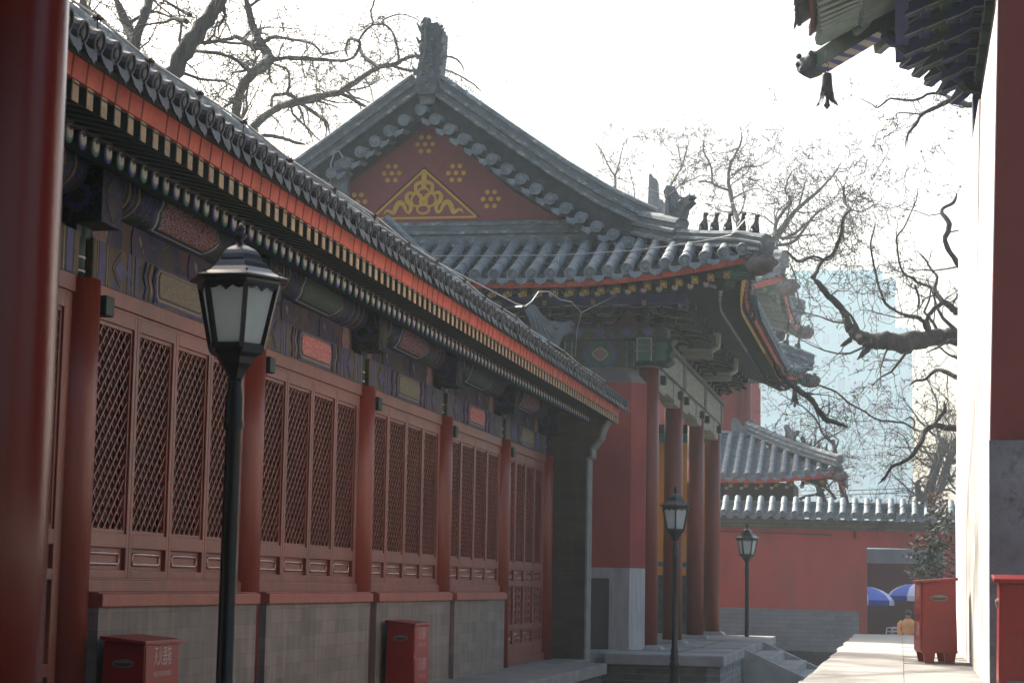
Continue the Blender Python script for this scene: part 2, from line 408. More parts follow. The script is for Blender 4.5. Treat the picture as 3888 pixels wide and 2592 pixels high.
def leaf(y0, y1, zb, zt, door=False):
    """one lattice leaf between y0,y1 ; zb..zt"""
    s = .052; xo = XW; xi = XW - .05
    if door: LB, LT, K = .296, zt - .09, [(.05, .20), (-.54, -.02), (-.80, -.62)]
    else: LB, LT, K = .296, 1.70, [(.05, .20)]
    mb = MB(); mb.box(xi, xo, y0 + .003, y0 + s, zb, zt, 0); mb.box(xi, xo, y1 - s, y1 - .003, zb, zt, 0)
    ya, yb = y0 + s, y1 - s
    edges = sorted([zb] + [z for k in K for z in k] + [LB, LT, zt])
    for a, b in zip(edges[0::2], edges[1::2]): mb.box(xi, xo, ya, yb, a, b, 0)
    fr = mb.build('window_leaf' if not door else 'door_leaf', m_redwin, LH, .004)
    mb = MB(); i = .028   # inner moulding around the lattice opening
    xm = xo - .014
    mb.box(xm - .03, xm, ya, ya + i, LB, LT, 0); mb.box(xm - .03, xm, yb - i, yb, LB, LT, 0)
    mb.box(xm - .03, xm, ya + i, yb - i, LB, LB + i, 0); mb.box(xm - .03, xm, ya + i, yb - i, LT - i, LT, 0)
    mb.build('moulding', m_redwin, fr, .003)
    mb = MB(); lattice(mb, ya + i, yb - i, LB + i, LT - i, xo - .028); mb.build('lattice', m_redwin, fr)
    mb = MB(); mb.box(xo - .115, xo - .10, ya - .03, yb + .03, LB - .02, LT + .02, 0); mb.build('blind', m_blind, fr)
    for za, zc in K:
        mb = MB(); mb.box(xi, xo - .03, ya, yb, za, zc, 0)
        zz = (za + zc) / 2; h = (zc - za)
        if h < .3:
            yc0, yc1 = ya + .07, yb - .07; hh = .035; r = .013; xx = xo - .028
            path = [(xx, yc0, zz - hh * .6), (xx, yc0 + .02, zz - hh), (xx, yc1 - .02, zz - hh), (xx, yc1, zz - hh * .6), (xx, yc1, zz + hh * .6), (xx, yc1 - .02, zz + hh), (xx, yc0 + .02, zz + hh), (xx, yc0, zz + hh * .6), (xx, yc0, zz - hh * .6)]
            mb.tube(path, r, 10, 1)
        else:
            for q in range(5):
                zq = za + h * (q + .5) / 5
                for sgn in (-1, 1):
                    mb.tube([(xo - .03, (ya + yb) / 2, zq - .05), (xo - .02, (ya + yb) / 2 + sgn * .12, zq - .02), (xo - .02, (ya + yb) / 2 + sgn * .10, zq + .04), (xo - .03, (ya + yb) / 2 + sgn * .02, zq + .03)], [.01, .016, .014, .006], 5, 0)
        mb.build('skirt_panel', [m_redwin, m_rod], fr, .003)
CART_L = [None, m_olive, m_orange, m_olive, m_orange, m_olive]
CART_U = [None, m_redscroll, m_greenscroll, m_redscroll, m_greenscroll, m_redscroll]
for b in range(6):
    pa, pb = PIL[b], PIL[b + 1]
    y0, y1 = pa + .185, pb - .24; door = b in (0, 5)
    zb = -.98 if door else -.004; zt = 1.79
    w = (y1 - y0) / 4
    for k in range(4): leaf(y0 + k * w, y0 + (k + 1) * w, zb, zt, door)
    mb = MB(); xf = XW + .006
    mb.box(XW - .08, XW - .004, y1, pb - .1, -1.08, 1.80, 0)
    mb.box(XW - .12, XW + .012, pa + .12, pb - .12, 1.815, 1.925, 0)
    mb.box(XW - .12, XW - .006, pa + .12, pb - .12, 1.79, 1.815, 0)
    if door: mb.box(XW - .1, XW + .03, pa + .12, pb - .12, -1.08, -.98, 0)
    else:
        mb.box(XW - .1, XW + .018, pa + .12, pb - .12, -.095, -.018, 0); mb.box(XW - .1, XW + .004, pa + .12, pb - .12, -.018, -.004, 0)
    mb.build('window_surround', m_redwin, LH, .004)
    if not door:
        e1 = pb - .115 if b < 4 else pb - .42
        mb = MB(); mb.box(-5.35, -5.03, pa + .12, e1, -.19, -.107, 0); mb.box(-5.35, -5.06, pa + .12, e1, -.107, -.095, 0)
        mb.build('window_sill', mat('sill_red', (.27, .075, .053), .5, .22, 4, .2, 30, spots=(.16, .05, .04), spotsc=4), LH, .01)
        mb = MB(); mb.box(-5.4, -5.06, pa + .13, e1 - .01, -1.085, -.19, 0); mb.build('brick_dado', m_brickL, LH)
        mb = MB(); mb.box(-5.4, -5.22, pa - .14, pa + .14, -1.085, -.10, 0); mb.build('pillar_recess', [m_brickdk], LH)
    # painted lower beam
    mb = MB(); ya, yb = pa + .11, pb - .11; xb = -5.2
    mb.box(xb - .18, xb + .0, ya, yb, 1.93, 2.215, 0)
    def band(yc, w_, mm, px=.003): mb.box(xb - .01, xb + px, yc - w_ / 2, yc + w_ / 2, 1.932, 2.213, mm)
    L = yb - ya
    for sgn, e in ((1, ya), (-1, yb)):
        for d, w_, mm, px in ((.035, .05, 2, .003), (.075, .012, 3, .005), (.15, .10, 1, .003), (.24, .02, 3, .004), (.29, .06, 2, .003), (.62, .055, 1, .003), (.68, .012, 3, .005), (.76, .06, 1, .004)): band(e + sgn * d, w_, mm, px)
        c0 = e + sgn * .46  # lozenge
        mb.prism([(xb, c0 - .14, 2.07), (xb, c0, 1.955), (xb, c0 + .14, 2.07), (xb, c0, 2.19)], (.006, 0, 0), 2)
        mb.prism([(xb, c0 - .10, 2.07), (xb, c0, 1.99), (xb, c0 + .10, 2.07), (xb, c0, 2.155)], (.009, 0, 0), 1)
        for q in range(3):
            yy = e + sgn * (.90 + q * .09)
            mb.tube([(xb + .002, yy, 1.94), (xb + .004, yy + sgn * .03, 2.02), (xb + .004, yy - sgn * .02, 2.09), (xb + .004, yy + sgn * .02, 2.2)], .012, 4, 1 if q % 2 == 0 else 3)
    bm = mb.build('painted_lower_beam', [m_paintlow, m_band, m_band2, m_goldline], LH)
    yc = (ya + yb) / 2; mb = MB()
    def octo(x, hy, hz, zc, c=.05): return [(x, yc - hy, zc - hz + c), (x, yc - hy + c, zc - hz), (x, yc + hy - c, zc - hz), (x, yc + hy, zc - hz + c), (x, yc + hy, zc + hz - c), (x, yc + hy - c, zc + hz), (x, yc - hy + c, zc + hz), (x, yc - hy, zc + hz - c)]
    mb.prism(octo(xb, .50, .125, 2.075), (.006, 0, 0), 3); mb.prism(octo(xb, .475, .112, 2.077, .045), (.009, 0, 0), 1); mb.prism(octo(xb, .455, .100, 2.079, .04), (.012, 0, 0), 2); mb.prism(octo(xb, .44, .088, 2.083, .035), (.015, 0, 0), 0)
    mb.build('painted_cartouche', [CART_L[b] or m_olive, m_goldline, m_black, m_band], bm)
    # board between beam and purlin, with small painted panels
    mb = MB(); mb.box(-5.36, -5.30, pa, pb, 2.215, 2.50, 0)
    for q, yy in enumerate((pa + .42, pb - .42)):
        mb.prism([(-5.30, yy - .10, 2.24), (-5.30, yy + .10, 2.24), (-5.30, yy + .14, 2.33), (-5.30, yy + .09, 2.47), (-5.30, yy - .09, 2.47), (-5.30, yy - .14, 2.33)], (.008, 0, 0), 1)
    for yy in (pa + 1.15, pb - 1.15):
        mb.prism([(-5.30, yy - .15, 2.24), (-5.30, yy + .15, 2.24), (-5.30, yy + .17, 2.36), (-5.30, yy + .13, 2.47), (-5.30, yy - .13, 2.47), (-5.30, yy - .17, 2.36)], (.008, 0, 0), 2)
        for s_, z_, q_ in ((-.03, 2.38, .03), (.0, 2.36, .035), (.05, 2.31, .02)): mb.prism([(-5.292, yy + s_ + q_ * .45 * math.cos(2 * PI * u / 8), z_ + q_ * math.sin(2 * PI * u / 8)) for u in range(8)], (.003, 0, 0), 3)
    mb.build('painted_board', [m_paintdk, m_pink, mat('navy_panel', (.035, .032, .07), .6), mat('buff_figure_paint', (.24, .19, .13), .6)], LH)
    # purlin with a big cartouche
    mb = MB(); mb.tube([(-5.3, pa, 2.62), (-5.3, pb, 2.62)], .165, 24, 0)
    for sgn, e in ((1, pa + .2), (-1, pb - .2)):
        for q in range(6):
            ye = e + sgn * (.08 + q * .085)
            mb.tube([(-5.3, ye - .012, 2.62), (-5.3, ye + .012, 2.62)], .168 + .001 * (q % 2), 24, 1 if q % 2 else 2)
    pu = mb.build('painted_purlin', [m_paintup, m_goldline, m_band], LH)
    mb = MB()
    def arc(rr, hy, a0, a1, m, pt=0):
        n = 8; rows = []
        for i in range(n + 1):
            a = a0 + (a1 - a0) * i / n; k = 1 - abs(2 * i / n - 1) * pt
            rows.append([(-5.3 + rr * math.cos(a), yc - hy - pt * .12 * (1 - abs(2 * i / n - 1)), 2.62 + rr * math.sin(a)), (-5.3 + rr * math.cos(a), yc + hy + pt * .12 * (1 - abs(2 * i / n - 1)), 2.62 + rr * math.sin(a))])
        mb.sheet(rows, m)
    arc(.167, .56, -1.32, .5, 3, 1); arc(.169, .52, -1.22, .5, 1, 1); arc(.171, .50, -1.14, .5, 2, 1); arc(.173, .47, -.98, .42, 0, 1)
    mb.build('painted_cartouche', [CART_U[b] or m_redscroll, m_line, m_dkgreen, m_band], pu)
for y in PIL[:-1] + [29.0]:
    mb = MB(); mb.box(-5.62, -5.03, y - .17, y + .17, 2.27, 2.62, 0); mb.box(-5.5, -5.22, y - .12, y + .12, 2.20, 2.27, 2)
    for k in range(9):
        a = 2 * PI * k / 9; cx, cz = -5.2 + .072 * math.cos(a), 2.44 + .072 * math.sin(a)
        mb.tube([(cx, y - .168, cz), (cx, y - .178, cz)], .026, 8, 1)
    mb.tube([(-5.2, y - .168, 2.44), (-5.2, y - .18, 2.44)], .03, 10, 2)
    mb.prism([(-5.03, y - .11, 2.40), (-5.03, y, 2.29), (-5.03, y + .11, 2.40), (-5.03, y + .11, 2.5), (-5.03, y, 2.60), (-5.03, y - .11, 2.5)], (.006, 0, 0), 3)
    mb.build('beam_head', [m_ros, m_band, m_dkgreen, m_paintlow], LH, .01)
# rafters
YA, YB = 8.9, 29.55; PITCHR = .1885
xe, ze = -4.62, 2.50; sl = .42
mb = MB(); mb.tube([(-5.75, 0, ze + sl * 1.13), (xe - .004, 0, ze + .003)], .05, 12, 0)
def eye(mb, x, y, z, r, mc):
    mb.tube([(x - .004, y, z), (x + .002, y, z)], r, 16, mc); mb.tube([(x, y, z + r * .12), (x + .005, y, z + r * .12)], r * .82, 16, 2)
    mb.tube([(x, y, z + r * .2), (x + .008, y, z + r * .2)], r * .68, 16, 3); mb.tube([(x, y, z + r * .55), (x + .011, y, z + r * .55)], r * .27, 8, 4)
protos = []
m_creamdk = mat('grey_cream_paint', (.27, .30, .27), .6, .1, 8, 0)
for mc in (m_cobalt, m_teal):
    mb = MB(); mb.tube([(-5.75, 0, ze + sl * 1.13), (xe - .004, 0, ze)], .048, 12, 0); eye(mb, xe, 0, ze, .058, 1)
    WL['_t'] = Vector((0, 0, 0)); protos.append((mb, [m_dkgreen, mc, m_creamdk, m_cream, m_black]))
yy = YA; n = 0; base = [None, None]; ys = []
while yy < YB: ys.append(yy); yy += PITCHR
extra = MB()
for i, y in enumerate(ys):
    k = i % 2; mbp, mats_ = protos[k]
    if i >= 100:
        q = MB(); q.v = [(a, b_ + y, c) for a, b_, c in mbp.v]; q.f = mbp.f; q.m = [0 if mm == 0 else mm for mm in mbp.m]; q.sm = mbp.sm
        n0 = len(extra.m); extra.add(q.v, q.f, 0); extra.m[n0:] = mbp.m
        continue
    if base[k] is None:
        q = MB(); q.v = [(a, b_ + y, c) for a, b_, c in mbp.v]; q.f = mbp.f; q.m = mbp.m; q.sm = mbp.sm
        base[k] = (q.build('round_rafter', mats_, LH), y)
    else: dup(base[k][0], (0, y - base[k][1], 0), LH)
if extra.v: tag(extra.build('far_rafters', protos[0][1], LH), kind='stuff')
m_flyend = painted('flying_rafter_end', [(.36, .30, .24), (.31, .27, .23)], (.62, .38, .12), 26, (1, 1, .8), .16, lines2=False)
bf = None; extra = MB()
for i, y in enumerate(ys):
    mb = MB(); mb.bar((-5.0, y + .09, 2.70), (-4.215, y + .09, 2.515), .074, .088, 0)
    mb.box(-4.214, -4.208, y + .051, y + .129, 2.458, 2.570, 1)
    if i >= 100: n0 = len(extra.m); extra.add(mb.v, mb.f, 0); extra.m[n0:] = mb.m; continue
    if bf is None: bf = (mb.build('flying_rafter', [m_dkgreen, m_flyend], LH), y)
    else: dup(bf[0], (0, y - bf[1], 0), LH)
if extra.v: tag(extra.build('far_flying_rafters', [m_dkgreen, m_flyend], LH), kind='stuff')
mb = MB(); mb.hexa([(-5.8, YA, ze + .57), (-4.66, YA, ze + .06), (-4.66, YB, ze + .06), (-5.8, YB, ze + .57), (-5.8, YA, ze + .59), (-4.66, YA, ze + .08), (-4.66, YB, ze + .08), (-5.8, YB, ze + .59)], 0)
mb.hexa([(-5.0, YA, 2.745), (-4.22, YA, 2.562), (-4.22, YB, 2.562), (-5.0, YB, 2.745), (-5.0, YA, 2.765), (-4.22, YA, 2.582), (-4.22, YB, 2.582), (-5.0, YB, 2.765)], 0)
mb.build('soffit_boards', m_soffit, LH)
mb = MB(); mb.box(-4.67, -4.615, YA, YB, 2.555, 2.60, 0); mb.build('rafter_batten', mat('grimy_batten', (.09, .065, .06), .8, .3, 8, .3), LH)
# fascia with wavy top
mb = MB(); y = YA; A = []; B = []
mb.hexa([(-4.24, YA, 2.572), (-4.20, YA, 2.572), (-4.20, YB, 2.572), (-4.24, YB, 2.572), (-4.24, YA, 2.685), (-4.185, YA, 2.685), (-4.185, YB, 2.685), (-4.24, YB, 2.685)], 0)
while y < YB:
    mb.hexa([(-4.201, y, 2.573), (-4.197, y, 2.573), (-4.197, y + .016, 2.573), (-4.201, y + .016, 2.573), (-4.187, y - .01, 2.684), (-4.182, y - .01, 2.684), (-4.182, y + .006, 2.684), (-4.187, y + .006, 2.684)], 1); y += PITCHR * random.choice((1, 1, 2, 1.1))
mb.build('eave_fascia', [m_fascia, mat('fascia_seam', (.17, .035, .025), .7)], LH)
mb = MB(); mb.hexa([(-4.5, YA, 2.685), (-4.175, YA, 2.685), (-4.175, YB, 2.685), (-4.5, YB, 2.685), (-4.5, YA, 2.80), (-4.165, YA, 2.715), (-4.165, YB, 2.715), (-4.5, YB, 2.80)], 0)
mb.build('tile_batten', mat('dark_eave_board', (.035, .04, .04), .8, .3, 8, .3), LH)
# roof slope
PROF = [(-8.2, 5.60), (-7.6, 5.00), (-6.5, 4.13), (-5.2, 3.30), (-4.13, 2.745)]
mb = MB(); yy = 8.1; ri = 0
while yy < 29.6:
    jz = random.uniform(-.008, .008); jx = random.uniform(-.012, .012)
    roll(mb, [(x, yy, z + .015 + jz) for x, z in PROF[:-1]] + [(-4.10 + jx, yy, 2.765 + jz)], .062, 7, 0, .30)
    pan(mb, [(x, yy + .105, z) for x, z in PROF[:-1]] + [(-4.10 + jx * .7, yy + .105, 2.72 + jz * .5)], .155, 0, .20, .03, dscale=1.25)
    yy += .2085
mb.sheet([[(x, 8.0, z - .05) for x, z in PROF], [(x, 29.7, z - .05) for x, z in PROF]], 0, False)
mb.sheet([[(-8.2 - (x + 8.2), 8.0, z - .02) for x, z in PROF], [(-8.2 - (x + 8.2), 29.7, z - .02) for x, z in PROF]], 0, False)
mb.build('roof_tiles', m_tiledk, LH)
mb = MB(); mb.box(-8.35, -8.05, 8, 29.9, 5.3, 5.62, 0); mb.tube([(-8.2, 8, 5.66), (-8.2, 29.9, 5.66)], .09, 10, 0); mb.build('main_ridge', [m_mortar, m_ridge], LH)
# sloping end ridge (chuiji) with dragon head
def ridge_sweep(mb, path, h, w, m=0, m2=1, cap=.055):
    """layered ridge following a path (bottom line)"""
    path = [Vector(p) for p in path]; k = len(path)
    layers = [(-.02, .16, .50), (.16, .26, .42), (.26, .40, .58), (.40, .55, .40), (.55, .68, .52), (.68, .95, .44)]
    sec = [(-.44, 0), (-.52, .05), (-.52, .15), (-.40, .2), (-.40, .36), (-.5, .40), (-.5, .52), (-.38, .57), (-.38, .72), (-.42, .78), (-.36, .9), (-.2, .98), (0, 1.0)]
    sec = sec + [(-a, b) for a, b in reversed(sec[:-1])]
    rows = []
    for i, p in enumerate(path):
        t = path[min(i + 1, k - 1)] - path[max(i - 1, 0)]; th = Vector((t.x, t.y, 0)).normalized(); sd = Vector((th.y, -th.x, 0)); t.normalize()
        up = sd.cross(t).normalized()
        if up.z < 0: up = -up
        rows.append([p + sd * (a * w) + up * (b * h) for a, b in sec])
    mt_ = [0, 0, 0, 1, 1, 0, 0, 1, 1, 0, 0, 0, 0]; n = len(sec); base = len(mb.v); mb.v += [tuple(p) for r in rows for p in r]  # grooved courses take the darker material, deepening their shade by colour
    for i in range(len(rows) - 1):
        for j in range(n - 1):
            mb.f.append((base + i * n + j, base + i * n + j + 1, base + (i + 1) * n + j + 1, base + (i + 1) * n + j)); mb.m.append(m2 if mt_[min(j, n - 2 - j)] else m); mb.sm.append(False)
    mb.add(rows[0], [tuple(range(n))], m); mb.add(rows[-1], [tuple(range(n - 1, -1, -1))], m)
ep = [(x, 29.55, z + .02) for x, z in [(-8.1, 5.52), (-7.6, 5.02), (-6.5, 4.15), (-5.45, 3.46)]]
mb = MB(); ridge_sweep(mb, ep, .30, .26); mb.build('end_ridge', [m_mortar, m_ridge], LH)
def dragon_head(parent, c, s, d, mt):
    """crested beast head ornament; c base, d horizontal facing dir"""
    d = Vector(d).normalized(); sd = Vector((-d.y, d.x, 0)); c = Vector(c); up = Vector((0, 0, 1))
    def P(a, b): return c + d * (a * s) + up * (b * s)
    mb = MB()
    crest = [(-.9, -.35), (-.7, .35), (-.95, .9), (-.72, 1.15), (-.55, 1.1), (-.25, .7), (0, .5), (.25, .48), (.55, .42), (.85, .5), (1.0, .38), (.8, .25), (.98, .12), (.7, .0), (.5, -.1), (.35, -.5), (-.1, -.6)]
    poly = [P(a, b) - sd * (.17 * s) for a, b in crest]; mb.prism(poly, sd * (.34 * s), 0)
    for q in range(4):
        for sg in (-1, 1):
            mb.tube([P(-.75 + q * .2, .95 - q * .16) + sd * (sg * .17 * s), P(-.55 + q * .18, .45 - q * .12) + sd * (sg * .19 * s), P(-.4 + q * .2, -.2) + sd * (sg * .18 * s)], [.02 * s, .06 * s, .04 * s], 5, 0)
    for sg in (-1, 1):
        mb.ball(P(.3, .25) + sd * (sg * .17 * s), (.12 * s, .12 * s, .12 * s), 0, 8, 5)
        mb.tube([P(.75, .36) + sd * (sg * .1 * s), P(.95, .34) + sd * (sg * .09 * s)], .06 * s, 6, 0)
    o = mb.build('dragon_head_ornament', m_ridge if mt is None else mt, parent, .01 * s)
    mb = MB()
    for sg in (-1, 1):
        mb.tube([P(.0, .5) + sd * (sg * .1 * s), P(-.15, .75) + sd * (sg * .15 * s), P(-.1, 1.15) + sd * (sg * .2 * s), P(.15, 1.45) + sd * (sg * .25 * s)], .016 * s, 4, 0)
    mb.build('iron_antler', m_rust, o)
    return o
dragon_head(LH, (-5.3, 29.6, 3.85), .40, (1, 0, 0), None)
# end pier with stepped corbel
prof = [(-5.3, -1.085), (-4.655, -1.085), (-4.655, 1.93), (-4.60, 1.95), (-4.60, 2.07), (-4.50, 2.20), (-4.47, 2.22), (-4.45, 2.32), (-4.42, 2.40), (-4.36, 2.50), (-4.36, 2.56), (-5.3, 2.62)]
mb = MB(); mb.prism([(x, 29.38, z) for x, z in prof], (0, .42, 0), 0); pier = mb.build('brick_end_pier', [m_brickdk], LH)
mb = MB()
for (x0, z0), (x1, z1) in zip(prof[1:-2], prof[2:-1]): mb.bar((x0 + .012, 29.58, z0 - .004), (x1 + .012, 29.58, z1 - .004), .44, .03, 0, up=(1, 0, .01))
mb.build('pale_pier_facing', m_piere, pier)
mb = MB(); mb.box(-4.78, -4.5, 29.3, 29.36, -1.1, -1.0); 
mb = MB(); mb.box(-9.5, -5.42, 8.2, 29.7, -1.05, 3.1, 0); mb.build('inner_walls', m_brickdk, LH)
mb = MB(); mb.box(-9.6, -4.12, 7.0, 28.1, -1.24, -1.085, 0); mb.box(-9.6, -4.62, 28.1, 30.2, -1.24, -1.085, 0)
mb.box(-9.55, -4.18, 7.0, 28.04, -2.4, -1.245, 1); mb.box(-9.55, -4.66, 28.05, 30.15, -2.4, -1.245, 1)
mb.build('stone_terrace', [mat('side_terrace_stone', (.20, .20, .185), .85, .22, 3, .4, 30, spots=(.10, .10, .09), spotsc=4), m_brickdk], LH, .012)
# lightning conductor along the eave
mb = MB(); sup = [8.7, 9.93, 10.71, 11.55, 12.41, 13.45, 14.6, 15.81, 16.98, 18.08, 19.33, 20.32, 21.24, 22.09, 22.87, 24.2, 25.46, 26.7, 28.0, 29.3]
path = []
for i, y in enumerate(sup):
    z = 3.06 + .02 * math.sin(i * 2.1); path += [(-4.35, y, z)]
    mb.tube([(-4.35, y, 2.90), (-4.35, y, z)], .005, 5, 1); mb.box(-4.37, -4.33, y - .03, y + .03, z - .008, z + .008, 1)
    mb.tube([(-4.35, y - .035, z - .03), (-4.35, y - .035, z + .03)], .004, 4, 1); mb.tube([(-4.35, y + .035, z - .03), (-4.35, y + .035, z + .03)], .004, 4, 1)
mb.tube(path, .0075, 6, 0)
wire = mb.build('lightning_conductor', [m_wire, m_rust], None, loc=(-4.35, 20, 2.9))
tag(wire, 'thin pale lightning conductor wire on little posts along the tiled eave of the side hall', 'wire')
mb = MB(); mb.tube([(-4.62, 8.7, 3.2), (-4.62, 14, 3.17), (-4.6, 19.3, 3.24), (-4.6, 23.3, 3.41), atX(*(1400 + 1390 * .42735, 750 + 965 * .42735), -4.6), atX(*(1400 + 1450 * .42735, 750 + 920 * .42735), -4.6), atX(*(1400 + 1510 * .42735, 750 + 835 * .42735), -4.6), atX(*(1400 + 1600 * .42735, 750 + 835 * .42735), -4.6), atX(*(1400 + 1700 * .42735, 750 + 905 * .42735), -4.6), atX(*(1400 + 1800 * .42735, 750 + 925 * .42735), -4.6), atX(*(1400 + 1890 * .42735, 750 + 1020 * .42735), -4.6), atY(*(1400 + 2200 * .42735, 750 + 868 * .42735), 30.0)], .0065, 5, 0)
mb.tube([atX(*(1400 + 1890 * .42735, 750 + 1020 * .42735), -4.6), atY(*(1400 + 1850 * .42735, 750 + 1180 * .42735), 30.6), atY(*(1400 + 1835 * .42735, 750 + 1410 * .42735), 30.6)], .0065, 5, 0)
w2 = mb.build('earthing_cable', [m_wire], None, loc=(-4.6, 26, 3.2)); tag(w2, 'looping pale cable sagging from the side hall eave to the gabled hall', 'wire')
# ================================================================ GABLED HALL (middle)
GH = empty('gabled_hall', (-7.8, 37.5, -1.0), 'grey tiled hall with gold ribbons on its red gable, red columns and upturned eaves', 'hall')
XC, YC = -2.05, 29.32      # near street corner of the eave
YF = 46.0                  # far end of the eave
XM = -7.8                  # ridge line
def lift(s): return .30 * max(0.0, min(1.0, (3.25 - s) / 3.0)) ** 1.8
def flare(s): return .30 * max(0.0, min(1.0, (3.0 - s) / 3.0)) ** 1.6
def fsX(x): return min(XC - x, x - (2 * XM - XC))            # distance to nearer corner along the front eave
def fz(x): return 4.79 + lift(fsX(x))
def fy(x): return 29.62 - flare(fsX(x))
def ssY(y): return min(y - YC, YF - y)
def sz(y): return 4.79 + lift(ssY(y))
def sx(y): return -2.38 + flare(ssY(y))
SL = .455
m_paintend = painted('end_beam_painting', [(.05, .08, .05), (.04, .06, .16), (.06, .09, .05), (.03, .06, .05), (.05, .06, .12)], (.16, .19, .12), 7, (1, 1, 1), .03)
m_violet = mat('violet_blue_paint', (.10, .11, .26), .6, .2, 8, 0)
m_palegr = mat('weathered_grey_plaster', (.20, .20, .20), .85, .15, 2, .2, 30)
m_dadodk = mat('slate_grey_panel', (.075, .07, .075), .85, .12, 2, .15)
m_dadolt = mat('streaky_plaster', (.33, .30, .31), .85, .2, 3, .25, 20, (4, 4, .5), spots=(.22, .20, .21), spotsc=3)
m_brickx = brickmat('grey_brick_x', (.14, .135, .13), (.10, .10, .10), (.17, .165, .16), 'x', .32, .085, .9, (.20, .19, .18), .006, .7)
m_platbr = brickmat('mossy_platform_brick', (.12, .115, .095), (.07, .07, .06), (.16, .15, .135), 'x', .36, .10, .9, None, .008, .9)
m_platbry = brickmat('pale_platform_brick_side', (.22, .22, .21), (.16, .16, .155), (.28, .28, .27), 'y', .36, .10, .9, None, .008, .7)
m_yellow = mat('ochre_wall', (.72, .36, .085), .7, .1, 2, .05)
m_tealp = mat('teal_band', (.04, .22, .22), .6, .1, 6, 0)
# platform
mb = MB(); z0 = -1.0
P = [(-15, 30.2), (-4.4, 30.2), (-4.4, 29.75), (-2.6, 29.75), (-2.66, 43.2), (-15, 43.2)]
mb.prism([(x, y, z0) for x, y in P], (0, 0, -.17), 0)
pl = mb.build('stone_platform', mat('platform_slab', (.27, .275, .265), .8, .22, 1.6, .5, 25, spots=(.15, .15, .145), spotsc=3, spotth=(.55, .8)), GH, .02)
mb = MB(); mb.box(-15, -2.86, 29.83, 29.9, -2.5, -1.171, 0); mb.box(-2.86, -2.66, 29.83, 29.9, -2.5, -1.171, 1); mb.box(-2.73, -2.66, 29.9, 43.1, -2.5, -1.171, 1); mb.box(-15, -2.8, 29.95, 43.0, -2.5, -1.19, 0)
mb.build('platform_brickwork', [m_platbr, m_platbry], GH)
mb = MB()
for x0, y0, x1, y1 in ((-4.4, 31.2, -2.62, 31.24), (-4.1, 33.6, -2.63, 33.62), (-3.4, 29.76, -3.41, 33.6), (-3.35, 33.62, -3.36, 38.5), (-3.9, 38.5, -2.65, 38.52)):
    mb.box(min(x0, x1) - .006, max(x0, x1) + .006, y0, y1 + .004, -1.0, -.997, 0)
mb.build('slab_joints', m_dadodk, pl)
# stairs
st = MB(); n = 5; run = .42; zz = -1.0
for i in range(n):
    x0 = -2.64 + i * run; z1 = -1.0 - .172 * (i + 1)
    st.box(x0 - .05, x0 + run, 34.25, 38.85, z1 - .8, z1, 0)
stairs = st.build('stone_stairs', m_stone, GH, .015)
for yy in (34.0, 38.87):
    mb = MB(); mb.prism([(-2.66, yy, -1.0), (-2.66, yy, -2.6), (-.35, yy, -2.6), (-.35, yy, -2.02)], (0, .24, 0), 0)
    mb.build('stair_curb', m_stone, GH, .012)
# columns
for i, y in enumerate((32.0, 35.65, 39.6, 43.3)):
    mb = MB(); mb.tube([(-4.05, y, -.93), (-4.05, y, 1.5), (-4.05, y, 3.6)], [.178, .172, .165], 24, 0)
    c = mb.build('column', m_redcol, GH)
    mb = MB(); mb.tube([(-4.05, y, 3.58), (-4.05, y, 3.61)], .172, 24, 0); mb.build('capital_ring', m_line, c)
    mb = MB(); mb.lathe((-4.05, y, -1.0), [(.40, 0), (.40, .01), (.34, .05), (.25, .07), (.24, .075)], 4, 0, False, PI / 4); mb.build('column_base', m_stone, GH, .01)
# end wall
mb = MB()
for x0, x1 in ((-11.5, -4.27),): mb.box(x0, x1, 31.5, 32.1, .30, 3.30, 0)
mb.hexa([(-4.27, 31.5, .30), (-4.06, 31.74, .30), (-4.06, 32.1, .30), (-4.27, 32.1, .30), (-4.27, 31.5, 3.30), (-4.06, 31.74, 3.30), (-4.06, 32.1, 3.30), (-4.27, 32.1, 3.30)], 0)
wl = mb.build('end_wall', m_wallred, GH)
mb = MB(); mb.hexa([(-11.5, 31.5, 3.302), (-4.27, 31.5, 3.302), (-4.27, 32.1, 3.302), (-11.5, 32.1, 3.302), (-11.5, 31.72, 3.57), (-4.45, 31.72, 3.57), (-4.45, 32.1, 3.57), (-11.5, 32.1, 3.57)], 0)
mb.hexa([(-4.268, 31.502, 3.302), (-4.06, 31.74, 3.302), (-4.06, 32.1, 3.302), (-4.268, 32.1, 3.302), (-4.448, 31.73, 3.568), (-4.30, 31.80, 3.568), (-4.30, 32.1, 3.568), (-4.44, 32.1, 3.568)], 1)
mb.build('wall_shoulder', [m_palegr, mat('lit_shoulder', (.27, .27, .25), .85, .1, 3, .1)], wl)  # shoulder of the slanting return paler, light on it put into the colour
mb = MB(); mb.box(-11.5, -4.60, 31.52, 32.1, -1.0, .30, 1); mb.box(-4.6, -4.27, 31.5, 32.1, -1.0, .30, 0)
mb.box(-5.0, -4.6, 31.5, 31.519, .13, .30, 0)
mb.hexa([(-4.27, 31.5, -1.0), (-4.06, 31.74, -1.0), (-4.06, 32.1, -1.0), (-4.27, 32.1, -1.0), (-4.27, 31.5, .298), (-4.06, 31.74, .298), (-4.06, 32.1, .298), (-4.27, 32.1, .298)], 2)
mb.build('wall_dado', [m_dadolt, m_dadodk, mat('lit_streaky_plaster', (.42, .42, .42), .85, .22, 3, .25, 20, (5, 5, .5), spots=(.30, .30, .31), spotsc=3)], wl)  # slanting return gets a lighter plaster colour for the light falling on it
mb = MB(); mb.box(-11.5, -5.55, 32.1, 43.4, -1.0, 3.6, 0); mb.build('inner_wall_core', m_dadodk, GH)
mb = MB()
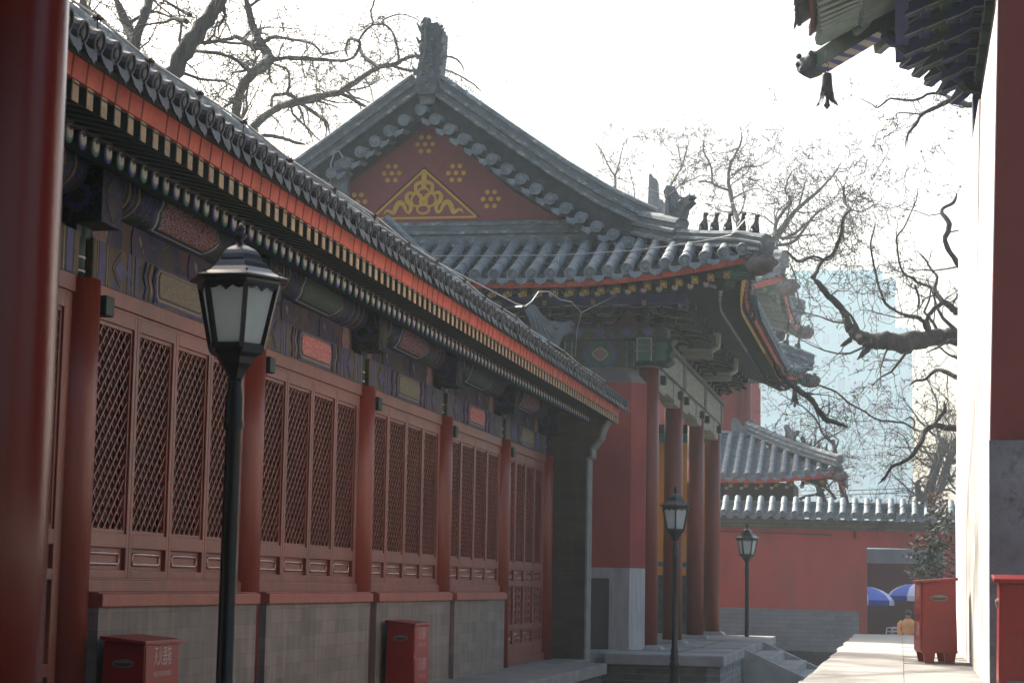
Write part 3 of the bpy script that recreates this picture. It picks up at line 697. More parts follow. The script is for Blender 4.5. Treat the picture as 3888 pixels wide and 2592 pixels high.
for a, b_, k in ((-1.0, .27, 0), (.27, .46, 1), (.46, .56, 2), (.56, 3.0, 1), (3.0, 3.25, 2), (3.25, 3.6, 3)): mb.box(-5.548, -5.50, 32.1, 43.4, a, b_, k)
for a, b_, k in ((-1.0, .27, 0), (.27, .46, 1), (.46, .56, 2), (.56, 3.2, 1), (3.2, 3.4, 2), (3.4, 3.6, 3)): mb.box(-5.5, -4.24, 43.45, 43.55, a, b_, k)
mb.build('ochre_inner_wall', [m_brickx, m_yellow, m_tealp, m_dkgreen], GH)
# beams
mb = MB(); mb.box(-11.5, -4.20, 31.75, 32.15, 3.57, 4.02, 0)
def hexp(cx, cz, rx, rz, y, k=.55): return [(cx - rx, y, cz), (cx - rx * k, y, cz - rz), (cx + rx * k, y, cz - rz), (cx + rx, y, cz), (cx + rx * k, y, cz + rz), (cx - rx * k, y, cz + rz)]
for cx in (-4.83, -7.6):
    mb.prism(hexp(cx, 3.79, .30, .22, 31.75), (0, -.006, 0), 1); mb.prism(hexp(cx, 3.79, .215, .22, 31.75, .5), (0, -.010, 0), 2)
    mb.prism([(cx + .125 * math.cos(a) * (1 + .08 * math.cos(4 * a)), 31.75, 3.79 + .105 * math.sin(a) * (1 + .08 * math.cos(4 * a))) for a in [2 * PI * i / 24 for i in range(24)]], (0, -.014, 0), 3)
    mb.prism([(cx + .10 * math.cos(a) * (1 + .08 * math.cos(4 * a)), 31.75, 3.79 + .085 * math.sin(a) * (1 + .08 * math.cos(4 * a))) for a in [2 * PI * i / 24 for i in range(24)]], (0, -.018, 0), 4)
for x in (-4.33, -5.36, -7.1, -8.1):
    mb.box(x - .055, x + .055, 31.742, 31.75, 3.58, 4.01, 2)
    for s in (-1, 1): mb.box(x + s * .058 - .006, x + s * .058 + .006, 31.738, 31.75, 3.58, 4.01, 3)
mb.build('painted_end_beam', [m_paintend, m_violet, m_green, m_line, mat('mauve_medallion', (.26, .17, .16), .6, .3, 40, 0)], GH)
mb = MB(); mb.box(-11.5, -3.72, 31.62, 32.2, 4.022, 4.22, 0); mb.box(-4.30, -3.80, 32.2, 43.6, 4.022, 4.10, 0)
x = -4.2
while x > -9:
    for s in (-1, 1): mb.prism([(x + s * .16, 31.62, 4.05), (x + s * .04, 31.62, 4.19), (x + s * .22, 31.62, 4.2), (x + s * .30, 31.62, 4.14)], (0, -.006, 0), 1)
    x -= .80
mb.build('plate_beam', [m_paintend, m_violet], GH)
# corner beam head (fist shaped)
mb = MB(); mb.box(-4.20, -3.88, 31.28, 31.7, 3.60, 4.02, 0)
mb.box(-4.15, -3.93, 31.272, 31.28, 3.63, 3.99, 1)
for x in (-4.155, -3.925): mb.box(x - .008, x + .008, 31.266, 31.28, 3.62, 4.0, 2)
mb.box(-4.16, -3.92, 31.266, 31.28, 3.985, 4.0, 2)
for z in (3.775, 3.87): mb.box(-4.21, -3.87, 31.258, 31.28, z - .014, z + .014, 3)
mb.prism([(-3.88, 31.55, 3.60), (-3.72, 31.55, 3.58), (-3.62, 31.55, 3.66), (-3.66, 31.55, 3.74), (-3.60, 31.55, 3.82), (-3.64, 31.55, 3.92), (-3.57, 31.55, 4.02), (-3.88, 31.55, 4.02)], (0, .5, 0), 0)
mb.prism([(-3.88, 31.55, 3.66), (-3.75, 31.55, 3.65), (-3.70, 31.55, 3.72), (-3.73, 31.55, 3.79), (-3.68, 31.55, 3.86), (-3.71, 31.55, 3.95), (-3.88, 31.55, 3.96)], (0, -.008, 0), 1)
mb.build('corner_beam_head', [m_dkgreen, m_green, m_line, m_stonedk], GH, .006)
mb = MB(); mb.box(-4.22, -3.86, 31.9, 43.8, 3.60, 4.02, 0)
for y in (32.0, 35.65, 39.6, 43.3):
    mb.box(-4.235, -3.84, y - .2, y + .2, 3.592, 4.0215, 1)
sb = mb.build('street_beam', [m_palewood, m_stonedk], GH)
for a, b_ in ((32.2, 35.45), (35.85, 39.4), (39.8, 43.1)):
    mb = MB()
    mb.box(-4.155, -3.925, a + 1.0, b_ - 1.0, 3.30, 3.6, 0)
    for y, s in ((a, 1), (b_, -1)):
        mb.prism([(-4.16, y, 3.60), (-4.16, y, 3.26), (-4.16, y + s * .10, 3.22), (-4.16, y + s * .8, 3.22), (-4.16, y + s * .95, 3.25), (-4.16, y + s * 1.05, 3.33), (-4.16, y + s * 1.05, 3.6)], (.25, 0, 0), 0)
        mb.box(-4.26, -3.82, y + s * .30 - .10, y + s * .30 + .10, 3.36, 3.50, 1)
    mb.build('lower_tie_beam', [m_palewood, m_dkgreen], GH, .006)
mb = MB()
for s in range(4):
    r = .07 + s * .05
    mb.tube([(-3.93 + .0, 32.22 + .06, 3.52 - r), (-3.92, 32.24, 3.52 - r * .8)], .012, 5, 0)
# brackets
def bracket(c, o, mbk=None):
    mb = MB(); c = Vector(c); o = Vector(o).normalized(); s = Vector((-o.y, o.x, 0)); u = Vector((0, 0, 1))
    def bx(a0, a1, b0, b1, z0, z1, m): mb.hexa([c + o * a + s * b + u * z for z in (z0, z1) for a, b in ((a0, b0), (a1, b0), (a1, b1), (a0, b1))], m)
    def arm(a, L, z, m):   # cross arm with curved ends
        w = .045; pts = [(-L, z + .04), (-L * .8, z), (L * .8, z), (L, z + .04), (L, z + .08), (-L, z + .08)]
        mb.prism([c + o * (a - w) + s * b + u * zz for b, zz in pts], o * (2 * w), m)
        mb.prism([c + o * (a + w) + s * b + u * zz for b, zz in [(-L, z + .04), (-L * .8, z), (L * .8, z), (L, z + .04), (L, z + .052), (L * .8, z + .014), (-L * .8, z + .014), (-L, z + .052)]], o * .004, 2)
        for b in (-L * .9, 0, L * .9): bx(a - .06, a + .06, b - .06, b + .06, z + .08, z + .12, 1 - m)
    bx(-.11, .11, -.11, .11, 0, .09, 0); bx(-.09, .13, -.014, .014, .0, .09, 2)
    arm(0, .30, .09, 1); arm(0, .40, .21, 0); arm(.27, .30, .21, 0); arm(.54, .28, .29, 1)
    for z, L in ((.09, .36), (.19, .66)):
        mb.prism([c + o * a + s * -.05 + u * zz for a, zz in [(-.2, z), (L * .75, z), (L, z - .05), (L + .03, z - .03), (L * .9, z + .09), (-.2, z + .09)]], s * .10, 0)
        mb.prism([c + o * a + s * -.051 + u * zz for a, zz in [(-.2, z - .003), (L * .75, z - .003), (L, z - .053), (L, z - .045), (L * .75, z + .006), (-.2, z + .006)]], s * .102, 2)
    bx(.48, .72, -.05, .05, .29, .40, 0); bx(.722, .726, -.04, .04, .30, .39, 2)
    return mb
m_brk = [m_dkgreen, mat('deep_blue_paint', (.025, .035, .12), .6, .25, 8, .05), mat('dull_outline_paint', (.20, .20, .15), .6, .2, 8, 0)]
bp = None
x = -4.87
while x > -8.2:
    mbx = bracket((x, 31.9, 4.22), (0, -1, 0))
    if bp is None: bp = (mbx.build('bracket_set', m_brk, GH), x)
    else: dup(bp[0], (x - bp[1], 0, 0), GH)
    x -= .80
bp2 = None; y = 32.75
while y < 43.3:
    if bp2 is None: bp2 = (bracket((-4.0, y, 4.22), (1, 0, 0)).build('bracket_set', m_brk, GH), y)
    else: dup(bp2[0], (0, y - bp2[1], 0), GH)
    y += .75
for y, sy in ((32.0, -1), (43.3, 1)):
    mbx = bracket((-4.0, y, 4.22), (1, 0, 0)); q = bracket((-4.05, y, 4.22), (0, sy, 0)); mbx.add(q.v, q.f, 0)
    mbx.m[-len(q.m):] = q.m
    q = bracket((-4.0, y, 4.22), (1, sy, 0)); mbx.add(q.v, q.f, 0); mbx.m[-len(q.m):] = q.m
    mbx.build('corner_bracket_set', m_brk, GH)
for y in (35.65, 39.6):   # big beam noses over the columns
    mb = MB(); mb.prism([(-4.0, y - .14, 4.30), (-3.35, y - .14, 4.28), (-3.22, y - .14, 4.36), (-3.2, y - .14, 4.62), (-4.0, y - .14, 4.62)], (0, .28, 0), 0)
    mb.prism([(-3.8, y - .146, 4.33), (-3.38, y - .146, 4.32), (-3.28, y - .146, 4.38), (-3.27, y - .146, 4.57), (-3.8, y - .146, 4.57)], (0, .004, 0), 1)
    mb.tube([(-3.9, y, 4.27), (-3.34, y, 4.27)], .12, 12, 2)
    mb.build('beam_nose', [m_line, m_green, m_palewood], GH, .01)
mb = MB(); mb.box(-11.5, -4.2, 32.0, 32.04, 4.22, 4.62, 0); mb.box(-4.2, -4.16, 32, 43.6, 4.22, 4.62, 0); mb.build('bracket_backing_board', mat('dark_red_board', (.12, .022, .016), .7, .2, 6, .1), GH)
# upper purlins
mb = MB(); mb.box(-9, -3.5, 31.28, 31.42, 4.56, 4.70, 0); mb.box(-3.52, -3.38, 31.28, 44.2, 4.56, 4.70, 0)
mb.tube([(-9, 31.38, 4.78), (-3.4, 31.38, 4.78)], .09, 10, 1); mb.tube([(-3.45, 31.3, 4.78), (-3.45, 44.3, 4.78)], .09, 10, 1)
mb.build('eave_purlin', [m_blue, m_dkgreen], GH)
# rafters front + street
def rafter_round(p0, p1, mc):
    mb = MB(); p0 = Vector(p0); p1 = Vector(p1); t = (p1 - p0).normalized(); th = Vector((t.x, t.y, 0)).normalized(); r = .058
    mb.tube([p0, p1], r, 10, 0)
    mb.tube([p1 - th * .003, p1 + th * .004], r * 1.02, 16, 1)
    mb.tube([p1 + Vector((0, 0, r * .12)), p1 + th * .008 + Vector((0, 0, r * .12))], r * .80, 16, 3)
    mb.tube([p1 + Vector((0, 0, r * .5)), p1 + th * .012 + Vector((0, 0, r * .5))], r * .16, 8, 4)
    return mb
m_rc = [mat('pinkish_cream', (.52, .40, .36), .6, .1, 8, 0)]
m_flyend2 = newmat('gold_lattice_rafter_end')
def _fe():
    m, nt, b, out = m_flyend2
    v = coords(nt, (1, 1, 1)); vo = N(nt, 'ShaderNodeTexVoronoi', feature='DISTANCE_TO_EDGE'); vo.inputs['Scale'].default_value = 30; nt.links.new(v, vo.inputs['Vector'])
    c = ramp(nt, vo.outputs['Distance'], [(.10, (.55, .30, .03)), (.14, (.05, .06, .025))]); nt.links.new(c, b.inputs['Base Color']); b.inputs['Roughness'].default_value = .5
    return m
m_flyend2 = _fe()
def fly(p0, p1):
    mb = MB(); p0 = Vector(p0); p1 = Vector(p1); t = (p1 - p0).normalized(); th = Vector((t.x, t.y, 0)).normalized(); sd = Vector((-th.y, th.x, 0))
    mb.bar(p0, p1, .095, .10, 0)
    c = p1; w = .048; h = .052; G = .008
    def q(a0, a1, b0, b1, m, d=.006): mb.hexa([c + sd * a + Vector((0, 0, b)) + th * dd for b in (b0, b1) for a, dd in ((a0, 0), (a0, d), (a1, d), (a1, 0))], m)
    q(-w, w, -h, h, 1, .003)
    for s in (-1, 1): q(s * w - G / 2, s * w + G / 2, -h, h, 2); q(-w, w, s * h - G / 2, s * h + G / 2, 2)
    for s in (-1, 1): mb.bar(c + th * .004 + sd * (-w) + Vector((0, 0, -s * h)), c + th * .004 + sd * w + Vector((0, 0, s * h)), .009, .006, 2, up=th)
    for k in range(8):
        a0, a1 = 2 * PI * k / 8, 2 * PI * (k + 1) / 8
        mb.bar(c + th * .005 + sd * (.024 * math.cos(a0)) + Vector((0, 0, .024 * math.sin(a0))), c + th * .005 + sd * (.024 * math.cos(a1)) + Vector((0, 0, .024 * math.sin(a1))), .007, .006, 2, up=th)
    return mb
m_flyset = [m_dkgreen, mat('olive_rafter_end', (.04, .06, .035), .6), mat('bright_gold_line', (.55, .30, .03), .5, .1, 8, 0)]
m_flyset2 = [m_dkgreen, mat('ochre_rafter_end', (.50, .38, .20), .6, .1, 8, 0), m_flyset[2]]
def fan(a):  # inner/outer compression towards the corner, a = distance from corner
    return a if a > 2.3 else 2.3 - (2.3 - a) * .28
rr = []; x = XC - .58; k = 0
while x > -7.4:
    a = XC - x; L = lift(a); xi = XC - fan(a + .1)
    rr.append(((xi, 31.85, 4.54 + .52 + L * .2), (x - .04, fy(x) + .46, 4.535 + L * .5), k, (xi * .5 + x * .5, 30.75, 4.80 + L * .7), (x + .06, fy(x) + .16, 4.525 + .86 * L))); x -= .245; k += 1
y = YC + .62
while y < YF - .55:
    a = ssY(y); L = lift(a); yi = (YC + fan(a + .1)) if y < (YC + YF) / 2 else (YF - fan(a + .1))
    rr.append(((-4.3, yi, 4.54 + .52 + L * .2), (sx(y) - .50, y, 4.535 + L * .5), k, (-3.3, yi * .5 + y * .5, 4.80 + L * .7), (sx(y) - .16, y, 4.525 + .86 * L))); y += .245; k += 1
for p0, p1, k, f0, f1 in rr:
    rafter_round(p0, p1, 0).build('round_rafter', [m_dkgreen, m_cobalt if k % 2 else m_teal, m_cream, m_rc[0], m_black], GH)
    fly(f0, f1).build('flying_rafter', m_flyset if abs(f1[1] - f0[1]) > abs(f1[0] - f0[0]) else m_flyset2, GH)
# soffit boards (sheets over the rafters)
mb = MB(); rows = []
xs = [XC - .05 - i * .3 for i in range(24)]
rows = [[(x, fy(x) + .1, fz(x) - .195) for x in xs], [(x if XC - x > 2 else XC - fan(XC - x), 31.2, 5.05 + lift(XC - x) * .5) for x in xs], [(x if XC - x > 2 else XC - fan(XC - x), 32.0, 5.4) for x in xs]]
mb.sheet(rows, 0, False)
rows = [[(x, fy(x) + .44, 4.615 + lift(XC - x) * .55) for x in xs], [((x if XC - x > 2 else XC - fan(XC - x)), 31.9, 5.14) for x in xs]]; mb.sheet(rows, 1, False)
yss = [YC + .05 + i * .3 for i in range(55)] + [YF - .05]
def yf(y): return y if ssY(y) > 2 else (YC + fan(ssY(y)) if y < 36 else YF - fan(ssY(y)))
mb.sheet([[(sx(y) - .1, y, sz(y) - .195) for y in yss], [(-3.9, yf(y), 5.05 + lift(ssY(y)) * .5) for y in yss], [(-4.6, yf(y), 5.4) for y in yss]], 0, False)
mb.sheet([[(sx(y) - .48, y, 4.615 + lift(ssY(y)) * .55) for y in yss], [(-4.3, yf(y), 5.14) for y in yss]], 1, False)
mb.build('soffit_boards', [m_soffit, m_dkgreen], GH)
# fascia
def ribbon(mb, pts, out, h, t, m=0):
    """vertical strip of height h and thickness t"""
    A = []; B = []; C = []; D = []
    for i, p in enumerate(pts):
        p = Vector(p); q = Vector(pts[min(i + 1, len(pts) - 1)]) - Vector(pts[max(i - 1, 0)]); nn = Vector((q.y, -q.x, 0)).normalized() * out
        A.append(p + nn * t); B.append(p + nn * t + Vector((0, 0, h))); C.append(p + Vector((0, 0, h))); D.append(p)
    mb.sheet([A, B, C, D, A], m, False)
mb = MB(); xs2 = [XC - .02 - i * .25 for i in range(47)]
ribbon(mb, [(x, fy(x) + .10, fz(x) - .20) for x in xs2], -1, .085, .03)
ys2 = [YC + .02 + i * .25 for i in range(67)]
ribbon(mb, [(sx(y) - .10, y, sz(y) - .20) for y in ys2], 1, .085, .03)
for i, x in enumerate(xs2[::2]): mb.box(x - .008, x + .008, fy(x) + .064, fy(x) + .08, fz(x) - .197, fz(x) - .118, 1)
mb.build('eave_fascia', [m_fascia, mat('fascia_seam', (.1, .03, .02))], GH)
mb = MB(); ribbon(mb, [(x, fy(x) + .09, fz(x) - .115) for x in xs2], -1, .05, .06); ribbon(mb, [(sx(y) - .09, y, sz(y) - .115) for y in ys2], 1, .05, .06); mb.build('tile_batten', m_stonedk, GH)
# ---- tiles
TT = MB(); PT = .297
def hipd(s): return s
YT, ZT = 31.45, 5.64
x = XC - .27; i = 0
while x > 2 * XM - XC + .2:
    s = fsX(x); ye = fy(x); ze_ = fz(x); ytop = min(YT, YC + s * 1.02)
    r_ = lambda yy: ze_ + (yy - ye) * (5.64 - ze_ if s > 2.2 else (.43 * (YT - ye))) / (YT - ye)
    if ytop - ye > .12:
        x += random.uniform(-.012, .012)
        roll(TT, [(x, ytop, r_(ytop)), (x, (ytop + ye) / 2, r_((ytop + ye) / 2) - .02), (x, ye, ze_)], .087, 9, 0, .40)
    xm = x - PT / 2; s = fsX(xm); ye = fy(xm); ze_ = fz(xm) - .055; ytop = min(YT, YC + s * 1.02)
    if ytop - ye > .15:
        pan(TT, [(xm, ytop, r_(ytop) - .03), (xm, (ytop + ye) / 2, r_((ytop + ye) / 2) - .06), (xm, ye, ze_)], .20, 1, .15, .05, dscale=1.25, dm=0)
    x -= PT; i += 1
# street slope, rolls run up to the ridge
ZR = 7.98
def upper(xx): # roof surface height as a function of x (street side), concave
    t = (xx - XM) / (-4.2 - XM)     # 0 at ridge .. 1 at -4.2
    return ZR + (5.70 - ZR) * (t + .22 * math.sin(PI * t) * .9) if t < 1 else 5.70
y = YC + .27
while y < YF - .2:
    s = ssY(y); xe_ = sx(y); ze_ = sz(y)
    def up_path(y, dz=0):
        s = ssY(y); xe_ = sx(y); ze_ = sz(y) + dz
        if s < 2.3: # ends on the hip
            xt = XC - s * 1.02; zt = ze_ + (xe_ - xt) * .43
            return [(xt, y, zt), (xe_, y, ze_)] if xe_ - xt > .12 else None
        pts = [(XM + (-4.2 - XM) * t, y, upper(XM + (-4.2 - XM) * t) + dz) for t in (0, .2, .4, .6, .8, 1)]
        return pts + [((xe_ - 4.2) / 2, y, (5.70 + sz(y)) / 2 - .03 + dz), (xe_, y, ze_)]
    p = up_path(y)
    if p: roll(TT, p, .085, 6, 0, .40)
    p = up_path(y + PT / 2, -.055)
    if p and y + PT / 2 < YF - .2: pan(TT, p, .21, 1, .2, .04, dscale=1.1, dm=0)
    y += PT
# west slope plain sheet, far hip end
TT.sheet([[(2 * XM - xx, yy, zz) for xx, zz in ((XM, ZR), (-5.5, 6.35), (-4.2, 5.7), (-2.4, 4.75))] for yy in (31.6, 43.8)], 0, False)
TT.sheet([[(xx, 43.9, 5.6) for xx in (-4.2, 2 * XM + 4.2)], [(xx, YF - .3, 4.75) for xx in (-2.3, 2 * XM + 2.3)]], 0, False)
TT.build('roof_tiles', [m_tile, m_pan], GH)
# ridges
def surf_h(d): # hip ridge base line by distance from the corner in x (=in y)
    return fz(XC - d) + (YC + d - fy(XC - d)) * .43
hip = [(XC - d, YC + d, surf_h(d) - .03) for d in (.02, .3, .7, 1.1, 1.5, 1.9, 2.3, 2.55)]
mb = MB(); ridge_sweep(mb, [(XC - d, YC + d, surf_h(d) + e) for d, e in ((2.75, .06), (2.4, .05), (1.9, .02), (1.38, -.03))], .44, .34); hr = mb.build('hip_ridge', [m_mortar, m_ridge], GH)
mb = MB(); ridge_sweep(mb, [(XC - d, YC + d, surf_h(d) - .05) for d in (1.5, 1.1, .7, .3, -.08)], .28, .28); mb.build('hip_ridge', [m_mortar, m_ridge], GH)
mb = MB(); p = Vector(hip[0]) + Vector((.03, -.03, .0))
dg = Vector((1, -1, 0)).normalized(); disc(mb, p + Vector((.0, 0, .13)) + dg * .13, dg, .10, 0)
mb.prism([p + Vector((-.1, -.06, -.16)) , p + Vector((.04, -.06, -.16)), p + Vector((.13, -.15, .04)), p + Vector((-.12, .02, .04))], Vector((.10, .10, 0)), 0)
mb.build('ridge_end_cap', m_ridge, hr)
# far hip ridge
hipf = [(XC - d, YF - d, surf_h(d) - .03) for d in (.02, .3, .7, 1.1, 1.5, 1.9, 2.3)]
mb = MB(); ridge_sweep(mb, hipf[::-1], .42, .30); mb.build('hip_ridge', [m_mortar, m_ridge], GH)
# horizontal skirt ridge
mb = MB(); ridge_sweep(mb, [(x, 31.62, 5.62) for x in (-4.35, -5, -6, -8, -10, -11.4)], .40, .34); mb.box(-11.4, -4.5, 31.40, 31.70, 5.40, 5.72, 0); mb.build('skirt_ridge', [m_mortar, m_ridge], GH)
# gable verge ridge
VT = [(-7.78, 8.60), (-7.56, 8.45), (-7.1, 8.12), (-6.34, 7.58), (-5.59, 7.06), (-4.86, 6.60), (-4.27, 6.30), (-3.98, 6.17)]
TH = .40
for sgn in (1, -1):
    mb = MB(); pth = [((x if sgn == 1 else 2 * XM - x), 31.42, z - TH) for x, z in VT]; ridge_sweep(mb, pth, TH, .40); mb.build('gable_ridge', [m_mortar, m_ridge], GH)
    k = MB()  # verge rolls and drip tiles facing the camera
    cum = 0; pts = resample([Vector((x if sgn == 1 else 2 * XM - x, 0, z - .80)) for x, z in VT], .30)
    for i, q in enumerate(pts):
        if sgn == -1 and i == 0: continue
        roll(k, [(q.x, 31.75, q.z + .14), (q.x, 31.3, q.z + .06), (q.x, 30.98, q.z)], .088, 9, 0, .3)
        if i < len(pts) - 1:
            q2 = q.lerp(pts[i + 1], .5)
            pan(k, [(q2.x, 31.7, q2.z + .03), (q2.x, 31.3, q2.z - .02), (q2.x, 31.03, q2.z - .06)], .23, 0, .2, .05, dscale=1.3)
    k.sheet([[(x if sgn == 1 else 2 * XM - x, 31.30, z - TH + .06) for x, z in VT], [(x if sgn == 1 else 2 * XM - x, 31.33, z - .86) for x, z in VT], [(x if sgn == 1 else 2 * XM - x, 31.74, z - .88) for x, z in VT]], 1, False)
    k.build('verge_tiles', [m_tile, m_backing], GH)
# gable wall
mb = MB(); poly = [(x, 31.75, z - .5) for x, z in VT[1:]] ; poly = [(-3.98, 31.75, 5.6)] + poly[::-1] + [(2 * XM - x, 31.75, z) for x, _, z in poly[:]] + [(2 * XM + 3.98, 31.75, 5.6)]
mb.prism(poly, (0, .25, 0), 0); gw = mb.build('gable_wall', mat('gable_red_board', (.29, .085, .085), .75, .12, 2, .1, 20, spots=(.15, .05, .05), spotsc=2), GH)
GX, GZ, GS = -7.885, 6.99, .001
def g(x, y, d=0): return Vector((GX + (x - 1125) * GS, 31.75 - .004 - d, GZ - (y - 150) * GS))
def stroke(mb, pts, ws, m=0, d=.0, th=.008):
    pts = [g(*p) for p in pts]; 
    if not isinstance(ws, (list, tuple)): ws = [ws] * len(pts)
    # smooth
    P = []; W = []
    for i in range(len(pts) - 1):
        p0 = pts[max(i - 1, 0)]; p1 = pts[i]; p2 = pts[i + 1]; p3 = pts[min(i + 2, len(pts) - 1)]
        for k in range(5):
            t = k / 5; P.append(.5 * ((2 * p1) + (p2 - p0) * t + (2 * p0 - 5 * p1 + 4 * p2 - p3) * t * t + (3 * p1 - p0 - 3 * p2 + p3) * t ** 3)); W.append(ws[i] + (ws[i + 1] - ws[i]) * t)
    P.append(pts[-1]); W.append(ws[-1]); A = []; B = []
    for i, p in enumerate(P):
        t = (P[min(i + 1, len(P) - 1)] - P[max(i - 1, 0)]).normalized(); nn = Vector((t.z, 0, -t.x)) * (W[i] * GS / 2)
        A.append(p + nn); B.append(p - nn)
    f = Vector((0, -th - d, 0)); mb.sheet([A, [a + f for a in A], [b + f for b in B], B], m, False)
gp = MB()
def ln(a, b, w, m, d): gp.bar(g(*a) + Vector((0, -d, 0)), g(*b) + Vector((0, -d, 0)), w * GS, .008, m, up=(0, 1, 0))
ln((1125, 150), (170, 1025), 26, 1, .002); ln((1125, 150), (2110, 1025), 22, 1, .002)  # dark strokes paint the shadow along the triangle's recessed edges
ln((1125, 195), (235, 1010), 38, 0, .006); ln((1125, 195), (2040, 1010), 38, 0, .006); ln((235, 1020), (2050, 1020), 34, 0, .005)
stroke(gp, [(1128, 190), (1128, 350), (1128, 500)], [90, 84, 84])
for s in (1, -1):
    M_ = lambda L: [(1130 + s * (x - 1130), y) for x, y in L]
    stroke(gp, M_([(1120, 390), (1040, 420), (990, 450), (985, 520), (990, 585), (960, 600), (870, 590), (830, 650), (850, 730), (900, 790), (910, 860), (880, 925), (830, 900), (800, 830), (760, 770), (700, 760), (650, 830), (610, 930), (560, 910), (500, 885), (465, 905), (440, 950)]),
           [70, 60, 62, 60, 50, 44, 55, 70, 78, 70, 60, 46, 40, 60, 78, 88, 84, 70, 56, 44, 30, 4], 0, .001)
def ringg(cx, cy, rx, ry, w, d): stroke(gp, [(cx + rx * math.cos(2 * PI * i / 12), cy + ry * math.sin(2 * PI * i / 12)) for i in range(13)], w, 0, d)
ringg(1128, 740, 62, 62, 30, .004); ringg(1128, 600, 100, 90, 32, .003); ringg(1015, 710, 98, 110, 34, .002); ringg(1240, 710, 98, 110, 34, .0025); ringg(1125, 870, 105, 75, 36, .0015)
gp.build('gold_ribbon_painting', [m_gold, mat('gable_shadow_line', (.03, .012, .012), .8)], gw)
for cx, cz in ((-7.88, 7.39), (-8.45, 6.9), (-7.33, 6.88), (-6.72, 6.42), (-9.04, 6.42)):
    mb = MB()
    for dx, dz in ((-63, 118), (63, 118), (-132, 0), (0, 0), (132, 0), (-70, -118), (65, -118)):
        c = (cx + dx * .001, cz + dz * .001)
        mb.prism([(c[0] + .040 * math.cos(2 * PI * i / 18), 31.75, c[1] + .040 * math.sin(2 * PI * i / 18)) for i in range(18)], (0, -.009, 0), 0)
    mb.build('gold_nail_flower', m_gold, gw)
# main ridge + ornament
mb = MB(); mb.box(XM - .14, XM + .14, 31.5, 44, 7.9, 8.5, 0); mb.tube([(XM, 31.5, 8.52), (XM, 44, 8.52)], .12, 10, 0); mb.build('main_ridge', [m_mortar, m_ridge], GH)
mb = MB()
mb.prism([(-7.93, 31.1, 8.24), (-7.53, 31.1, 8.24), (-7.60, 31.1, 8.10), (-7.86, 31.1, 8.10)], (0, .5, 0), 0)
mb.prism([(-7.88, 31.2, 8.10), (-7.60, 31.2, 8.10), (-7.62, 31.2, 7.95), (-7.84, 31.2, 7.95)], (0, .4, 0), 0)
mb.prism([(-7.92, 31.12, 8.25), (-7.90, 31.12, 8.50), (-7.85, 31.12, 8.80), (-7.86, 31.12, 9.0), (-7.82, 31.12, 9.12), (-7.74, 31.12, 9.12), (-7.68, 31.12, 9.0), (-7.62, 31.12, 8.6), (-7.57, 31.12, 8.25)], (0, .12, 0), 0)
mb.prism([(-7.80, 31.2, 8.25), (-7.78, 31.2, 9.15), (-7.70, 31.2, 9.34), (-7.58, 31.2, 9.36), (-7.50, 31.2, 9.22), (-7.50, 31.2, 8.9), (-7.54, 31.2, 8.5), (-7.52, 31.2, 8.25)], (0, .45, 0), 0)
mb.prism([(-7.86, 31.15, 9.08), (-7.87, 31.15, 9.32), (-7.80, 31.15, 9.44), (-7.70, 31.15, 9.42), (-7.70, 31.15, 9.08)], (0, .14, 0), 0)
for zc, r in ((8.9, .085), (8.62, .07), (9.25, .06)): mb.ball((-7.80, 31.12, zc), (r, r * .7, r * 1.1), 0, 10, 6)
mb.tube([(-7.72, 31.12, 9.4), (-7.77, 31.1, 9.2), (-7.74, 31.08, 8.9), (-7.80, 31.08, 8.6)], .02, 5, 0)
for (x0, z0, x1, z1, r) in ((-7.93, 8.45, -7.99, 8.62, .035), (-7.9, 8.72, -7.97, 8.86, .03), (-7.87, 8.98, -7.95, 9.12, .03), (-7.86, 9.2, -7.93, 9.36, .03), (-7.5, 8.6, -7.45, 8.74, .03), (-7.5, 8.85, -7.44, 9.0, .03), (-7.5, 9.1, -7.45, 9.26, .03)): mb.tube([(x0, 31.2, z0), ((x0 + x1) / 2 - .01, 31.18, z0 + .1), (x1, 31.2, z1)], [r, r * .8, .008], 6, 0)
for q in range(16):
    zc = 8.32 + q * .065; mb.ball((-7.74 + .09 * math.sin(q * 1.9), 31.12, zc), (.045, .03, .035), 0, 7, 5); mb.ball((-7.53 + .02 * math.sin(q), 31.25 + .1 * (q % 3), zc), (.025, .05, .03), 0, 7, 5)
mb.build('ridge_dragon_finial', m_ridge, GH, .02)
dragon_head(GH, (-3.42, 30.69, 5.98), .37, (1, -1, 0), None)
# figures on the hip ridge
def beast(parent, c, s, d, mt):
    c = Vector(c); d = Vector(d).normalized(); sd = Vector((-d.y, d.x, 0)); u = Vector((0, 0, 1)); mb = MB()
    def P(a, b, w=0): return c + d * (a * s) + u * (b * s) + sd * (w * s)
    mb.tube([P(-.32, .0), P(-.30, .2), P(-.18, .42), P(-.02, .62), (P(.02, .82)), P(.03, .98), P(.08, 1.1), P(.22, 1.1), P(.34, 1.05)], [.12 * s, .22 * s, .25 * s, .20 * s, .13 * s, .12 * s, .15 * s, .12 * s, .05 * s], 8, 0)
    for w in (-.1, .1):
        mb.tube([P(.02, .55, w), P(.12, .3, w), P(.12, 0, w)], [.10 * s, .07 * s, .06 * s], 6, 0); mb.tube([P(-.2, .25, w * 1.8), P(-.02, .1, w * 1.8), P(.0, 0, w * 1.8)], [.12 * s, .09 * s, .05 * s], 6, 0)
        mb.tube([P(.03, 1.15, w * .7), P(.0, 1.32, w * .8)], [.06 * s, .015 * s], 5, 0)
    mb.tube([P(-.35, .1), P(-.48, .35), P(-.42, .6)], [.05 * s, .06 * s, .03 * s], 5, 0)
    mb.box(0, 0, 0, 0, 0, 0) if False else None
    return mb.build('roof_beast', mt, parent)
m_beast = mat('dark_clay_figure', (.07, .075, .075), .6, .3, 20, .3)
